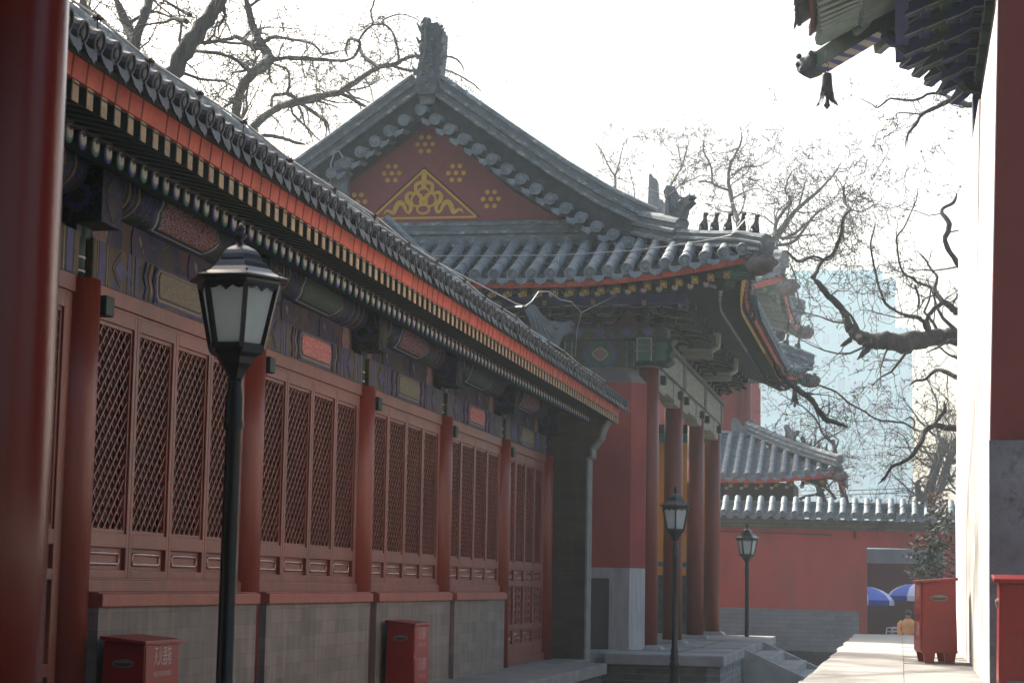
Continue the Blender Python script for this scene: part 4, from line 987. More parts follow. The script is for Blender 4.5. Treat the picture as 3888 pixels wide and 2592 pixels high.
for px in (895, 975, 1070, 1165, 1258):
    t = (px - 895) / 363.0; d = .92 - t * .86
    beast(GH, (XC - d, YC + d, surf_h(d) + .21), .245, (1, -1, 0), m_beast)
for d in (.25, .5, .75, 1.0): beast(GH, (XC - d, YF - d, surf_h(d) + .36), .23, (1, 1, 0), m_beast)
# corner beams + dragon snout
def corner_beam(parent, xc, yc, sy, z, s=1.0, mats=None):
    dg = Vector((1, sy, 0)).normalized(); sd = Vector((-dg.y, dg.x, 0)); c = Vector((xc, yc, z)); u = Vector((0, 0, 1))
    def P(a, b, w=0): return c + dg * (a * s) + u * (b * s) + sd * (w * s)
    mb = MB()
    mb.prism([P(-2.7, .55, -.11), P(-2.7, .25, -.11), P(-.75, -.32, -.11), (P(-.62, -.28, -.11)), P(-.58, -.1, -.11), P(-.9, .05, -.11)], sd * (.22 * s), 0)
    mb.prism([P(-1.7, .2, -.095), P(-.9, -.02, -.095), P(-.1, -.12, -.095), P(-.02, .06, -.095), P(-1.7, .45, -.095)], sd * (.19 * s), 1)
    for w in (-.112, .112): mb.prism([P(-2.7, .27, w), P(-.8, -.30, w), P(-.8, -.25, w), P(-2.7, .32, w)], sd * (.003 * s), 2)
    o = mb.build('corner_beam', mats or [m_dkgreen, m_green, m_line], parent, .008)
    mb = MB(); random.seed(3)
    mb.tube([P(-.12, -.02), P(.0, -.02), P(.12, -.03), P(.24, -.01), P(.33, .03), P(.38, .06)], [.14 * s, .17 * s, .16 * s, .15 * s, .10 * s, .03 * s], 9, 0)
    mb.tube([P(.1, -.12), P(.28, -.12), P(.34, -.09)], [.07 * s, .05 * s, .02 * s], 6, 0)
    for q in range(14):
        a = random.uniform(-.1, .3); mb.ball(P(a, random.uniform(-.12, .12), random.choice((-1, 1)) * random.uniform(.1, .14)), random.uniform(.03, .055) * s, 0, 6, 4)
    mb.ball(P(.16, .12, .08), .045 * s, 0, 6, 4); mb.ball(P(.16, .12, -.08), .045 * s, 0, 6, 4)
    mb.build('dragon_snout', mat('clay_dragon_snout', (.10, .085, .08), .7, .4, 12, .6, 40), o)
corner_beam(GH, XC - .06, YC + .06, -1, 4.86)
corner_beam(GH, XC - .06, YF - .06, 1, 4.86)
mb = MB(); mb.box(-2.75, -2.15, 29.62, 29.9, 4.70, 4.82, 0); mb.box(-2.55, -2.2, 29.6, 29.62, 4.71, 4.81, 1); mb.build('corner_board', [m_dkgreen, m_green], GH)
# iron post at the left verge end
mb = MB(); mb.prism([(-9.33, 31.15, 6.3), (-9.06, 31.15, 6.3), (-9.08, 31.15, 6.98), (-9.16, 31.15, 7.06), (-9.3, 31.15, 6.98)], (0, .2, 0), 0)
mb.tube([(-9.33, 31.1, 6.3), (-9.34, 31.1, 6.95), (-9.28, 31.1, 7.14), (-9.2, 31.1, 7.16), (-9.1, 31.1, 7.0), (-9.06, 31.1, 6.85)], .012, 5, 1)
mb.build('verge_finial', [m_ridge, m_wire], GH)
# bells
def bell(loc, s, label):
    B = empty('wind_bell', loc, label, 'bell', 'wind bells under the roof corners'); mb = MB(); x, y, z = loc
    n = 24; prof = [(.035, 0), (.058, -.008), (.062, -.04), (.068, -.15), (.080, -.26)]
    mb.lathe((x, y, z), [(r * s, h * s) for r, h in prof], n, 0, True, PI / 6, (1, 1))
    for k in range(5):
        a = 2 * PI * k / 5 + .3; ca, sa = math.cos(a), math.sin(a)
        def q(r, h, w): return [Vector((x + (r * ca - w * sa) * s, y + (r * sa + w * ca) * s, z + h * s)), Vector((x + (r * ca + w * sa) * s, y + (r * sa - w * ca) * s, z + h * s))]
        rows = [q(.080, -.25, .040), q(.084, -.30, .022), q(.098, -.35, .027), q(.124, -.395, .026), q(.150, -.42, .004)]
        mb.sheet(rows, 0, False); mb.sheet([[v + Vector((ca, sa, 0)) * (-.012 * s) for v in r] for r in rows], 0, False)
    mb.build('bell_body', m_bell, B)
    mb = MB(); mb.tube([(x, y, z - .01 * s), (x - .02 * s, y, z + .03 * s), (x, y, z + .06 * s), (x + .02 * s, y, z + .03 * s), (x, y, z - .01 * s)], .008 * s, 5, 0); mb.tube([(x, y, z + .06 * s), (x + .02 * s, y, z + .11 * s), (x, y, z + .17 * s)], .005 * s, 4, 0); mb.build('hook', m_rust, B)
    mb = MB(); mb.tube([(x, y, z - .05 * s), (x, y, z - .36 * s), (x, y, z - .42 * s), (x, y, z - .47 * s)], [.01 * s, .012 * s, .045 * s, .005 * s], 8, 0); mb.build('clapper', m_bell, B)
m_bell = mat('weathered_bell_iron', (.045, .055, .055), .6, .3, 12, .2)
bell(tuple(atY(2200 + 1195 * .5549, 500 + 1118 * .5549, 29.45)), .86, 'grey wind bell hanging from the near upturned corner of the gabled hall')
b2 = atY(2500 + 873 * .593, 1300 + 297 * .593, 45.6); bell(tuple(b2), .92, 'small dark wind bell under the far upturned corner of the gabled hall')
# wire over the roof
mb = MB(); cw = lambda x, y, Y: atY(1400 + x * .42735, 750 + y * .42735, Y); c3 = lambda x, y, Y: atY(2200 + x * .5549, 500 + y * .5549, Y)
mb.tube([cw(420, 517, 30.0), cw(1000, 517, 30.0), cw(1690, 512, 30.0), cw(2340, 470, 30.0), c3(600, 785, 29.9), c3(900, 738, 29.7), c3(1040, 705, 29.6), c3(1090, 650, 29.5), c3(1230, 495, 29.5)], .0065, 5, 0)
mb.tube([c3(830, 488, 29.6), c3(1320, 492, 29.5), c3(1420, 440, 29.5), c3(1560, 330, 29.5)], .0065, 5, 0)
mb.tube([cw(1690, 512, 30.0), cw(1685, 590, 30.0)], .005, 4, 0); mb.tube([c3(1230, 495, 29.5), c3(1225, 655, 29.5)], .005, 4, 0)
mb.tube([c3(0, 200, 31.0), c3(200, 300, 31.0), c3(500, 400, 30.9), c3(600, 440, 30.8), c3(700, 370, 30.6), c3(760, 400, 30.5), c3(830, 488, 29.9)], .006, 5, 0)
o = mb.build('roof_conductor', m_wire, None, loc=(-4, 30, 5)); tag(o, 'thin conductor wire crossing the tiles and rising over the ridge beasts of the gabled hall', 'wire')
# ================================================================ NEAR COLUMN, with unseen skylight blockers
NC = empty('red_veranda', (-3.04, 6.0, -1.45), 'huge out of focus dark red veranda column at left edge, unseen roof and walls added', 'veranda')
mb = MB(); mb.tube([(-3.035, 6.0, -1.35), (-3.035, 6.0, .5), (-3.045, 6.0, 2.2), (-3.05, 6.0, 5.0)], [.29, .288, .282, .27], 64, 0)
mb.build('column', mat('glossy_dark_red_lacquer', (.17, .014, .008), .26, .18, 1.6, .06, 30, (1, 1, .06), spec=.35, spots=(.11, .012, .008), spotsc=3, spotth=(.5, .8)), NC)
mb = MB(); mb.box(-9, 3.5, -7, 6.5, 3.3, 3.5, 0); mb.box(-9, 3.5, 6.3, 6.6, 3.0, 3.6, 0); mb.build('unseen_blocking_ceiling', m_soffit, NC)  # roof added out of view to cut skylight
mb = MB(); mb.box(-9, 3.5, -7.3, -6.9, -1.5, 3.3, 0); mb.box(-9, -8.7, -7, 4, -1.5, 3.3, 0); mb.build('unseen_blocking_wall', m_redwin, NC)  # walls added behind the camera to block skylight, never in view
mb = MB(); mb.tube([(1.9, 6.0, -1.35), (1.9, 6.0, 3.3)], .28, 24, 0); mb.build('column', m_redcol, NC)
mb = MB(); mb.lathe((-3.02, 6.0, -1.49), [(.42, 0), (.42, .08), (.33, .16)], 24, 0); mb.build('stone_base', m_stone, NC)
# ================================================================ STREET LAMPS
m_glass = newmat('frosted_lamp_glass')
def _gl():
    m, nt, b, out = m_glass
    v = coords(nt); c = ramp(nt, noise(nt, v, 14, 4), [(.3, (.80, .90, .87)), (.7, (.90, .97, .95))])
    tr = N(nt, 'ShaderNodeBsdfTranslucent'); nt.links.new(c, tr.inputs[0]); nt.links.new(c, b.inputs['Base Color']); b.inputs['Roughness'].default_value = .35
    mx = N(nt, 'ShaderNodeMixShader'); mx.inputs[0].default_value = .62
    nt.links.new(b.outputs[0], mx.inputs[1]); nt.links.new(tr.outputs[0], mx.inputs[2]); nt.links.new(mx.outputs[0], out.inputs[0]); return m
m_glass = _gl()
m_iron2 = mat('glossy_black_lantern_roof', (.012, .016, .019), .30, .2, 8, .04, 60, spec=.6)
def lamp(x, y, ztop, rot, label, R_=.262, s=1.0, gz=None):
    gz = ground_z(y) if gz is None else gz
    L = empty('street_lamp', (x, y, gz), label, 'street lamp', 'black hexagonal lantern street lamps along the lane')
    zr = ztop - .30 * s       # roof rim
    zc = zr - .36 * s         # bottom of glass
    zp = zc - .13 * s         # top of pole
    a = lambda r, z: (r * s, z)
    mb = MB(); prof = [(.10, 0), (.10, .05), (.085, .08), (.09, .30), (.062, .62), (.062, .66), (.078, .69), (.078, .73), (.060, .75), (.066, .80), (.066, .84), (.052, .87), (.056, .93), (.044, .96), (.042, 1.6)]
    H = zp - gz; k = (H - 1.6) if H > 1.7 else .2
    prof = [(r * s, z + max(0, H - 2.65)*0) for r, z in prof] + [(.041 * s, H - .26), (.052 * s, H - .24), (.052 * s, H - .22), (.046 * s, H - .20), (.046 * s, H - .10), (.036 * s, H - .03), (.036 * s, H)]
    mb.lathe((x, y, gz), prof, 20, 0); mb.build('post', m_iron, L)

    mb = MB(); n6 = lambda r, z: [Vector((x + r * math.cos(rot + PI / 3 * i), y + r * math.sin(rot + PI / 3 * i), z)) for i in range(6)]
    rt, rb = .205 * s, .135 * s
    mb.lathe((x, y, zp), [(.036 * s, 0), (.04 * s, .01 * s), (.06 * s, .045 * s), (.085 * s, .075 * s), (.10 * s, .105 * s), (.135 * s, .125 * s), (.14 * s, .165 * s), (.10 * s, .165 * s)], 6, 0, False, rot)
    top = n6(rt, zr - .02); bot = n6(rb, zc + .02 * s)
    for i in range(6):
        mb.bar(bot[i], top[i], .022 * s, .022 * s, 0, up=(bot[i] - Vector((x, y, bot[i].z))))
        for (A, B, sg) in ((top[i], top[(i + 1) % 6], -1), (bot[i], bot[(i + 1) % 6], 1)):
            mb.bar(A, B, .02 * s, .035 * s, 0)
            pts = []                                     # scalloped fringe
            for q in range(13):
                t = q / 12; p = A.lerp(B, t); pts.append(p + Vector((0, 0, sg * (.022 + .014 * abs(math.sin(t * PI * 3)) + (.012 if q == 6 else 0)) * s)))
            mb.strip([A.lerp(B, q / 12) for q in range(13)], pts, 0)
    cage = mb.build('lantern_cage', m_iron, L)
    for i in range(6):
        j = (i + 1) % 6; f = .965; g = MB(); ctr = Vector((x, y, 0))
        def sh(p): return Vector((x + (p.x - x) * f, y + (p.y - y) * f, p.z))
        g.add([sh(bot[i]), sh(bot[j]), sh(top[j]), sh(top[i])], [(0, 1, 2, 3)], 0)
        g.build('glass_pane', m_glass, cage)
    mb = MB(); mb.lathe((x, y, zr), [(R_ * s, 0), (R_ * s, .010 * s), (.225 * s, .020 * s), (.19 * s, .037 * s), (.160 * s, .061 * s), (.138 * s, .092 * s)], 6, 0, False, rot)
    mb.lathe((x, y, zr), [(.122 * s, .09 * s), (.118 * s, .11 * s), (.107 * s, .133 * s), (.088 * s, .154 * s), (.062 * s, .171 * s), (.03 * s, .182 * s)], 6, 0, False, rot)
    mb.lathe((x, y, zr), [(.205 * s, -.035 * s), (.225 * s, -.004 * s), (.1 * s, -.004 * s)], 6, 0, False, rot)
    for i in range(6):
        p = n6(.215 * s, zr + .035 * s)[i]; mb.ball(p, .008 * s, 0, 8, 5)
    rf = mb.build('lantern_roof', m_iron2, L, .002)
    mb = MB(); mb.lathe((x, y, zr + .178 * s), [(.036 * s, 0), (.03 * s, .006 * s), (.015 * s, .018 * s), (.014 * s, .035 * s), (.030 * s, .048 * s), (.034 * s, .058 * s), (.022 * s, .070 * s), (.022 * s, .078 * s), (.026 * s, .088 * s), (.014 * s, .106 * s), (.003 * s, .122 * s)], 14, 0); mb.build('finial', m_iron, rf)
    return L
lamp(-3.255, 9.3, 1.785, math.atan2(-9.3, 3.25) + R(10), 'nearest and largest black street lamp with frosted panes, before the lattice windows')
lamp(-3.20, 28.5, 1.475, math.atan2(-28.5, 3.2), 'middle black street lamp, in front of the columns of the gabled hall', .262, 1.02)
lamp(-3.19, 42.0, 1.385, math.atan2(-42, 3.19) + PI / 6, 'farthest and smallest black street lamp, standing before the far red wall', .262, 1.06)
# ================================================================ FIRE EXTINGUISHER BOXES
def textmesh(body, size, name):
    cu = bpy.data.curves.new(name + '_c', 'FONT'); cu.body = body; cu.size = size; cu.align_x = 'CENTER'; cu.align_y = 'CENTER'; cu.resolution_u = 2
    o = bpy.data.objects.new(name + '_c', cu); COL.objects.link(o); dg = bpy.context.evaluated_depsgraph_get()
    me = bpy.data.meshes.new_from_object(o.evaluated_get(dg)); vs = [tuple(v.co) for v in me.vertices]; fs = [tuple(p.vertices) for p in me.polygons]
    bpy.data.objects.remove(o); bpy.data.curves.remove(cu); bpy.data.meshes.remove(me); return vs, fs
TX = [(textmesh('\u706d\u706b\u5668\u7bb1', .085, 'a'), 0.0, 1.55), (textmesh('FIRE EXTINGUISHER BOX', .03, 'b'), -.105, 1.5)]
def firebox(loc, rz, label):
    """origin at the base centre of the handle face corner; text face looks along +X, handle face along -Y"""
    B = empty('fire_extinguisher_box', loc, label, 'fire box', 'red fire extinguisher boxes along the lane', rz)
    save = WL[B.name].copy(); WL[B.name] = Vector((0, 0, 0))
    Lx, Ly, Hh = .27, .63, .60
    mb = MB(); t = .012
    # x from -Lx..0 (front face at x=0), y 0..Ly, slightly wider at the bottom
    mb.hexa([(-Lx - t, -.0, .09), (.0 + t, 0, .09), (t, Ly, .09), (-Lx - t, Ly, .09), (-Lx, t, .69), (0, t, .665), (0, Ly - t, .665), (-Lx, Ly - t, .69)], 0)
    body = mb.build('cabinet_body', m_box, B, .004)
    for z0, z1 in ((.10, .345), (.40, .655)):
        mb = MB(); f = lambda z: t * (1 - (z - .09) / .575)
        mb.hexa([(f(z0) + .001, .02, z0), (f(z0) + .007, .02, z0), (f(z0) + .007, Ly - .02, z0), (f(z0) + .001, Ly - .02, z0), (f(z1) + .001, .025, z1), (f(z1) + .007, .025, z1), (f(z1) + .007, Ly - .025, z1), (f(z1) + .001, Ly - .025, z1)], 0)
        d = mb.build('cabinet_door', m_box, B, .002)
        mb = MB()
        for (vs, fs), dz, sx_ in TX:
            zc = (z0 + z1) / 2 + .05 + dz; mb.add([(f(zc) + .0095, Ly / 2 + vx * .92, zc + vy * sx_) for vx, vy, vz in vs], fs, 0)
        mb.build('lettering', m_boxtext, d)
    mb = MB(); mb.hexa([(-Lx - .02, -.022, .690), (.022, -.022, .662), (.022, Ly + .022, .662), (-Lx - .02, Ly + .022, .690), (-Lx - .02, -.022, .715), (.022, -.022, .687), (.022, Ly + .022, .687), (-Lx - .02, Ly + .022, .715)], 0)
    mb.build('lid', m_box, B, .004)
    mb = MB(); cx, cz = -Lx / 2, .545
    el = lambda a, b, y: [(cx + a * math.cos(2 * PI * i / 20) * (1 - .0 * abs(math.sin(2 * PI * i / 20))), y, cz + b * math.sin(2 * PI * i / 20)) for i in range(20)]
    mb.prism(el(.073, .026, .012), (0, -.013, 0), 0); mb.prism(el(.064, .020, .0), (0, -.0035, 0), 1); mb.prism([(x, y, max(z, cz + .003)) for x, y, z in el(.060, .018, -.003)], (0, -.004, 0), 0)
    mh = [mat('grey_metal_handle', (.20, .21, .20), .4, .15, 20, 0, metal=.3), mat('handle_shadow', (.06, .055, .05), .7)]
    mb.build('recessed_handle', mh, B)
    m2_ = MB(); m2_.v = [(x, Ly - y, z) for x, y, z in mb.v]; m2_.f = [tuple(reversed(f_)) for f_ in mb.f]; m2_.m = mb.m; m2_.sm = mb.sm; m2_.build('recessed_handle', mh, B)
    for lx in (-Lx, -.10):
        for ly in (.0, Ly - .05):
            mb = MB(); mb.hexa([(lx + .015, ly + .006, 0), (lx + .085, ly + .006, 0), (lx + .085, ly + .045, 0), (lx + .015, ly + .045, 0), (lx, ly, .092), (lx + .10, ly, .092), (lx + .10, ly + .05, .092), (lx, ly + .05, .092)], 0); mb.build('leg', m_box, B)
    WL[B.name] = save
    return B
firebox((-4.72, 11.92, -1.085), 0, 'nearest red fire extinguisher box on the left, against the brick dado under the windows')
firebox((-4.72, 19.02, -1.085), 0, 'second red fire extinguisher box along the left brick dado, farther down the lane')
b3 = firebox((.125, 17.49, -.59), R(185), 'sunlit red fire extinguisher box standing on the terrace against the white right hand wall')
b4 = firebox((.565, 12.12, -.625), R(-90), 'red fire extinguisher box cut by the right edge, before the shaded grey dado')
b4.location = (.565, 12.12, -.60)
# ================================================================ RIGHT HALL + TERRACE
m_terr = mat('worn_terrace_stone', (.33, .32, .295), .85, .16, 1.6, .8, 14, (.35, 3, 1), spots=(.24, .23, .21), spotsc=2.2, spotth=(.58, .74))
TR = MB(); random.seed(5)
cols = [(-.63, .02), (.02, .60)]
for (x0, x1) in cols:
    y = 5.0
    while y < 27.6:
        L = random.uniform(.9, 1.5) if x1 < .3 else random.uniform(1.2, 2.0); y1 = min(27.9, y + L); dz = random.uniform(-.004, .004); jx = random.uniform(-.012, .012) if x0 < 0 else 0
        TR.hexa([(x0 + jx + random.uniform(-.02, .012) * (x0 < 0), y + .003, -.60), (x1 - .003, y + .003, -.60), (x1 - .003, y1 - .003, -.60), (x0 + jx + random.uniform(-.02, .012) * (x0 < 0), y1 - .003, -.60), (x0 + jx + random.uniform(-.015, .015) * (x0 < 0), y + .003, -.59 + dz), (x1 - .003, y + .003, -.59 + dz), (x1 - .003, y1 - .003, -.59 - dz), (x0 + jx + random.uniform(-.015, .015) * (x0 < 0), y1 - .003, -.59 - dz)], 0); y = y1
TR.box(.60, 9, 5, 13.0, -.78, -.60, 0)
tr = TR.build('stone_terrace', m_terr, None, .012, loc=(0, 16, -.59)); tag(tr, kind='structure'); 
mb = MB(); mb.box(-.58, 9, 5.05, 27.8, -2.6, -.605, 0); tb = mb.build('terrace_base', brickmat('terrace_side_brick', (.15, .15, .14), (.11, .11, .105), (.2, .2, .19), 'y', .36, .1), None, loc=(0, 16, -1.5)); tag(tb, kind='structure')
RH = empty('red_and_white_hall', (.55, 17, -.59), 'hall on the right with a sunlit white side wall, shaded dado and green bracketed eave', 'hall')
m_sunwall = mat('streaky_limewash', (.80, .62, .57), .8, .12, 1.6, .9, 3.0, (9, 6, .12), spots=(.84, .78, .74), spotsc=1.6, spotth=(.45, .6))
m_sundado = mat('streaky_white_dado', (.74, .71, .65), .85, .16, 2.2, 1.0, 3.0, (9, 7, .14), spots=(.56, .55, .53), spotsc=2.4, spotth=(.55, .62))
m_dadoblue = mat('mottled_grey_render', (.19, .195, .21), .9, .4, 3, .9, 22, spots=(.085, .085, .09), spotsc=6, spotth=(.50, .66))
m_wallshade = mat('brown_red_limewash', (.17, .036, .030), .85, .10, 1.2, .35, 14, spots=(.16, .045, .045), spotsc=.9)
def wallseg(y0, y1, x, z0, z1, x2, m, mb):
    mb.hexa([(x, y0, z0), (2.2, y0, z0), (2.2, y1, z0), (x, y1, z0), (x2, y0, z1), (2.2, y0, z1), (2.2, y1, z1), (x2, y1, z1)], m)
mb = MB(); wallseg(12.95, 15.7, .565, .97, 3.9, .652, 0, mb); wallseg(15.7, 21.2, .575, .97, 3.9, .635, 0, mb)
rw = mb.build('upper_wall', m_sunwall, RH)
mb = MB(); wallseg(12.9, 15.7, .545, -.60, .97, .560, 0, mb); wallseg(15.7, 21.25, .568, -.60, .97, .572, 0, mb); mb.build('white_dado', m_sundado, RH)
mb = MB(); mb.hexa([(.572, 12.945, .975), (9, 12.945, .975), (9, 13.4, .975), (.572, 13.4, .975), (.735, 12.945, 6.5), (9, 12.945, 6.5), (9, 13.4, 6.5), (.735, 13.4, 6.5)], 0); mb.build('front_wall', m_wallshade, RH)
mb = MB(); mb.hexa([(.548, 12.89, -.60), (9, 12.89, -.60), (9, 13.3, -.60), (.548, 12.90, -.60), (.562, 12.89, .972), (9, 12.89, .972), (9, 13.3, .972), (.562, 12.90, .972)], 0); mb.build('front_dado', m_dadoblue, RH)
mb = MB(); mb.hexa([(.662, 12.97, 3.9), (2, 12.97, 3.9), (2, 21.2, 3.9), (.645, 21.2, 3.9), (.84, 12.97, 4.35), (2, 12.97, 4.35), (2, 21.0, 4.35), (.85, 21.0, 4.35)], 0); mb.build('wall_shoulder', m_palegr, RH)
mb = MB(); mb.box(.9, 2.2, 13.4, 21.1, 4.3, 6.4, 0); mb.build('upper_frame', m_dkgreen, RH)
mb = MB(); mb.box(.88, 1.3, 12.9, 21.5, 4.95, 5.4, 0); mb.box(.80, .90, 21.3, 21.62, 4.9, 5.38, 1); mb.build('painted_beam', [m_paintend, m_blue], RH)
bp3 = None
m_brk2 = [mat('bracket_green', (.014, .055, .042), .6, .25, 8), mat('bracket_blue', (.022, .035, .13), .6, .2, 8), mat('bracket_edge', (.34, .33, .27), .6, .2, 8, 0)]
def bracket2(c, o, tiers=3):
    mb = MB(); c = Vector(c); o = Vector(o).normalized(); s = Vector((-o.y, o.x, 0)); u = Vector((0, 0, 1))
    for t in range(tiers + 1):
        z = .14 * t; a = .19 * t
        for L, zz, mm in ((.30 + .04 * t, z + .05, t % 2), (.42, z + .14, 1 - t % 2)):
            pts = [(-L, zz + .05), (-L * .75, zz), (L * .75, zz), (L, zz + .05), (L, zz + .09), (-L, zz + .09)]
            mb.prism([c + o * (a - .05) + s * b + u * q for b, q in pts], o * .10, mm)
            mb.prism([c + o * (a + .051) + s * b + u * q for b, q in [(-L, zz + .05), (-L * .75, zz), (L * .75, zz), (L, zz + .05), (L, zz + .064), (L * .75, zz + .014), (-L * .75, zz + .014), (-L, zz + .064)]], o * .004, 2)
        if t:
            E = a + .20
            P = [(-.2, z), (a - .05, z - .01), (a + .05, z - .07), (E, z - .13), (E + .02, z - .10), (E - .07, z), (a + .03, z + .10), (-.2, z + .10)]
            mb.prism([c + o * p + s * -.055 + u * q for p, q in P], s * .11, t % 2)
            for w in (-.058, .055): mb.prism([c + o * p + s * w + u * q for p, q in [(-.2, z), (a - .05, z - .01), (a + .05, z - .07), (E, z - .13), (E + .005, z - .112), (a + .05, z - .052), (a - .05, z + .006), (-.2, z + .014)]], s * .003, 2)
    return mb
y = 13.4; bs = None
while y < 21.2:
    if bs is None: bs = (bracket2((.86, y, 5.36), (-1, 0, 0)).build('bracket_set', m_brk2, RH), y)
    else: dup(bs[0], (0, y - bs[1], 0), RH)
    y += .74
m1 = bracket2((.88, 21.3, 5.36), (-1, 0, 0)); m2 = bracket2((.88, 21.3, 5.30), (-1, 1, 0), 5); m1.add(m2.v, m2.f); m1.m[-len(m2.m):] = m2.m
m2 = bracket2((.88, 21.3, 5.36), (0, 1, 0)); m1.add(m2.v, m2.f); m1.m[-len(m2.m):] = m2.m
m1.build('corner_bracket_set', m_brk2, RH)
mb = MB(); mb.box(-.02, .12, 12.9, 22.2, 5.98, 6.16, 0); mb.box(-.02, 4, 22.1, 22.24, 5.98, 6.16, 0); mb.build('eave_purlin', m_blue, RH)
# eave : corner at C2
X2, Y2 = -.93, 22.95
def l2(s): return .34 * max(0, min(1, (3.0 - s) / 3.0)) ** 1.9
def e2x(y): return -.92 - .0 - .12 * max(0, min(1, (2.4 - (Y2 - y)) / 2.4)) ** 1.8
m_rg = mat('grey_green_rafter', (.20, .27, .235), .6, .2, 6, .1, spec=.5); m_rsof = mat('green_black_soffit', (.006, .018, .015), .6, .2, 6)
rng2 = []; y = 22.55
while y > 14.2: rng2.append(y); y -= .235
def fan2(a): return a if a > 2.4 else 2.4 - (2.4 - a) * .25
for i, y in enumerate(rng2):
    a = Y2 - y; L = l2(a); yi = Y2 - fan2(a + .15)
    mb = MB(); p0 = Vector((1.2, min(yi, 21.6), 6.95)); p1 = Vector((-.36 - L * .2, y * .6 + yi * .4 if a < 2.4 else y, 6.26 + L * .5)); mb.tube([p0, p1], .062, 10, 0)
    t = (p1 - p0).normalized(); mb.tube([p1, p1 + t * .006], .063, 12, 1); mb.tube([p1 + t * .003, p1 + t * .012], .046, 12, 2)
    mb.build('round_rafter', [m_rg, m_cobalt if i % 2 else m_teal, m_cream], RH)
    f0 = Vector((.1, yi * .5 + y * .5, 6.47 + L * .7)); f1 = Vector((e2x(y) + .10, y, 6.13 + L * .85))
    mb = MB(); mb.bar(f0, f1, .095, .10, 0); t = (f1 - f0).normalized(); mb.bar(f1, f1 + t * .006, .09, .095, 1); mb.build('flying_rafter', [m_rg, m_line], RH)
ys3 = [Y2 - .05 - i * .25 for i in range(60)]  # eave sheets lengthened out of view towards the camera to cut skylight
mb = MB(); mb.sheet([[(e2x(y) + .02, y, 6.19 + l2(Y2 - y)) for y in ys3], [(.2, Y2 - fan2(Y2 - y), 6.56 + l2(Y2 - y) * .6) for y in ys3], [(1.4, Y2 - fan2(Y2 - y), 7.15) for y in ys3]], 0, False)
mb.sheet([[(-.34, y, 6.34 + l2(Y2 - y) * .5) for y in ys3], [(1.4, Y2 - fan2(Y2 - y), 7.10) for y in ys3]], 1, False)
mb.sheet([[(X2 + .1 + k * .3, Y2 - .03, 6.2 + l2(k * .3)) for k in range(14)], [(X2 + fan2(k * .3) + .0, Y2 - 1.2, 6.56 + l2(k * .3) * .5) for k in range(14)], [(X2 + fan2(k * .3), 21.3, 7.1) for k in range(14)]], 0, False)
mb.build('soffit_boards', [m_rsof, m_dkgreen], RH)
for k in range(12):   # rafters on the far end of the eave
    x = X2 + .45 + k * .25; L = l2(x - X2); xi = X2 + fan2(x - X2 + .15)
    mb = MB(); mb.tube([(xi, 21.5, 6.95), (x, Y2 - .62, 6.26 + L * .5)], .06, 8, 0); mb.build('round_rafter', [m_rg], RH)
    mb = MB(); mb.bar((xi * .5 + x * .5, 21.9, 6.47 + L * .7), (x, Y2 - .1, 6.13 + L * .85), .095, .10, 0); mb.build('flying_rafter', [m_rg], RH)
mb = MB(); ribbon(mb, [(e2x(y), y, 6.19 + l2(Y2 - y)) for y in ys3], -1, .12, .04); ribbon(mb, [(X2 + k * .3, Y2, 6.19 + l2(k * .3)) for k in range(14)], -1, .12, .04); mb.build('eave_fascia', mat('maroon_fascia', (.16, .04, .035), .7, .2, 5), RH)
TT = MB(); y = Y2 - .25
while y > 13.5:
    a = Y2 - y; ex = e2x(y) - .13; ez = 6.38 + l2(a); xt = 4.2 if a > 2.4 else X2 + a; zt = ez + (xt - ex) * .46
    if xt - ex > .15: roll(TT, [(xt, y, zt), (ex, y, ez)], .075, 8, 0, .4)
    pan(TT, [(xt, y - .15, zt - .05), (ex, y - .15, ez - .05)], .215, 0, .3, .04, dscale=1.1); y -= .30
x = X2 + .25
while x < 4:
    a = x - X2; yt = 21.2 if a > 2 else Y2 - a; ez = 6.38 + l2(a)
    if Y2 - yt > .15: roll(TT, [(x, yt, ez + (Y2 - yt) * .46), (x, Y2 + .1, ez)], .075, 6, 0, .4); pan(TT, [(x + .15, yt, ez - .05 + (Y2 - yt) * .46), (x + .15, Y2 + .1, ez - .05)], .215, 0, .3, .04)
    x += .3
TT.sheet([[(e2x(y) - .1, y, 6.32 + l2(Y2 - y)) for y in ys3], [(4.2 if Y2 - y > 2.4 else X2 + fan2(Y2 - y), y if Y2 - y > 2.4 else Y2 - fan2(Y2 - y), 6.32 + 5 * .46 if Y2 - y > 2.4 else 6.32 + 2.4 * .46) for y in ys3]], 0, False)
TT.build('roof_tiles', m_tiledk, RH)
mb = MB(); hp = [(X2 + d, Y2 - d, 6.40 + l2(d) + d * .45) for d in (3.0, 2.2, 1.5, .9, .5, .2, -.02)]; ridge_sweep(mb, hp, .36, .26); mb.build('hip_ridge', [m_mortar, m_ridge], RH)
beast(RH, (X2 + .1, Y2 - .1, 6.38 + l2(.1) + .40), .17, (-1, 1, 0), m_beast)
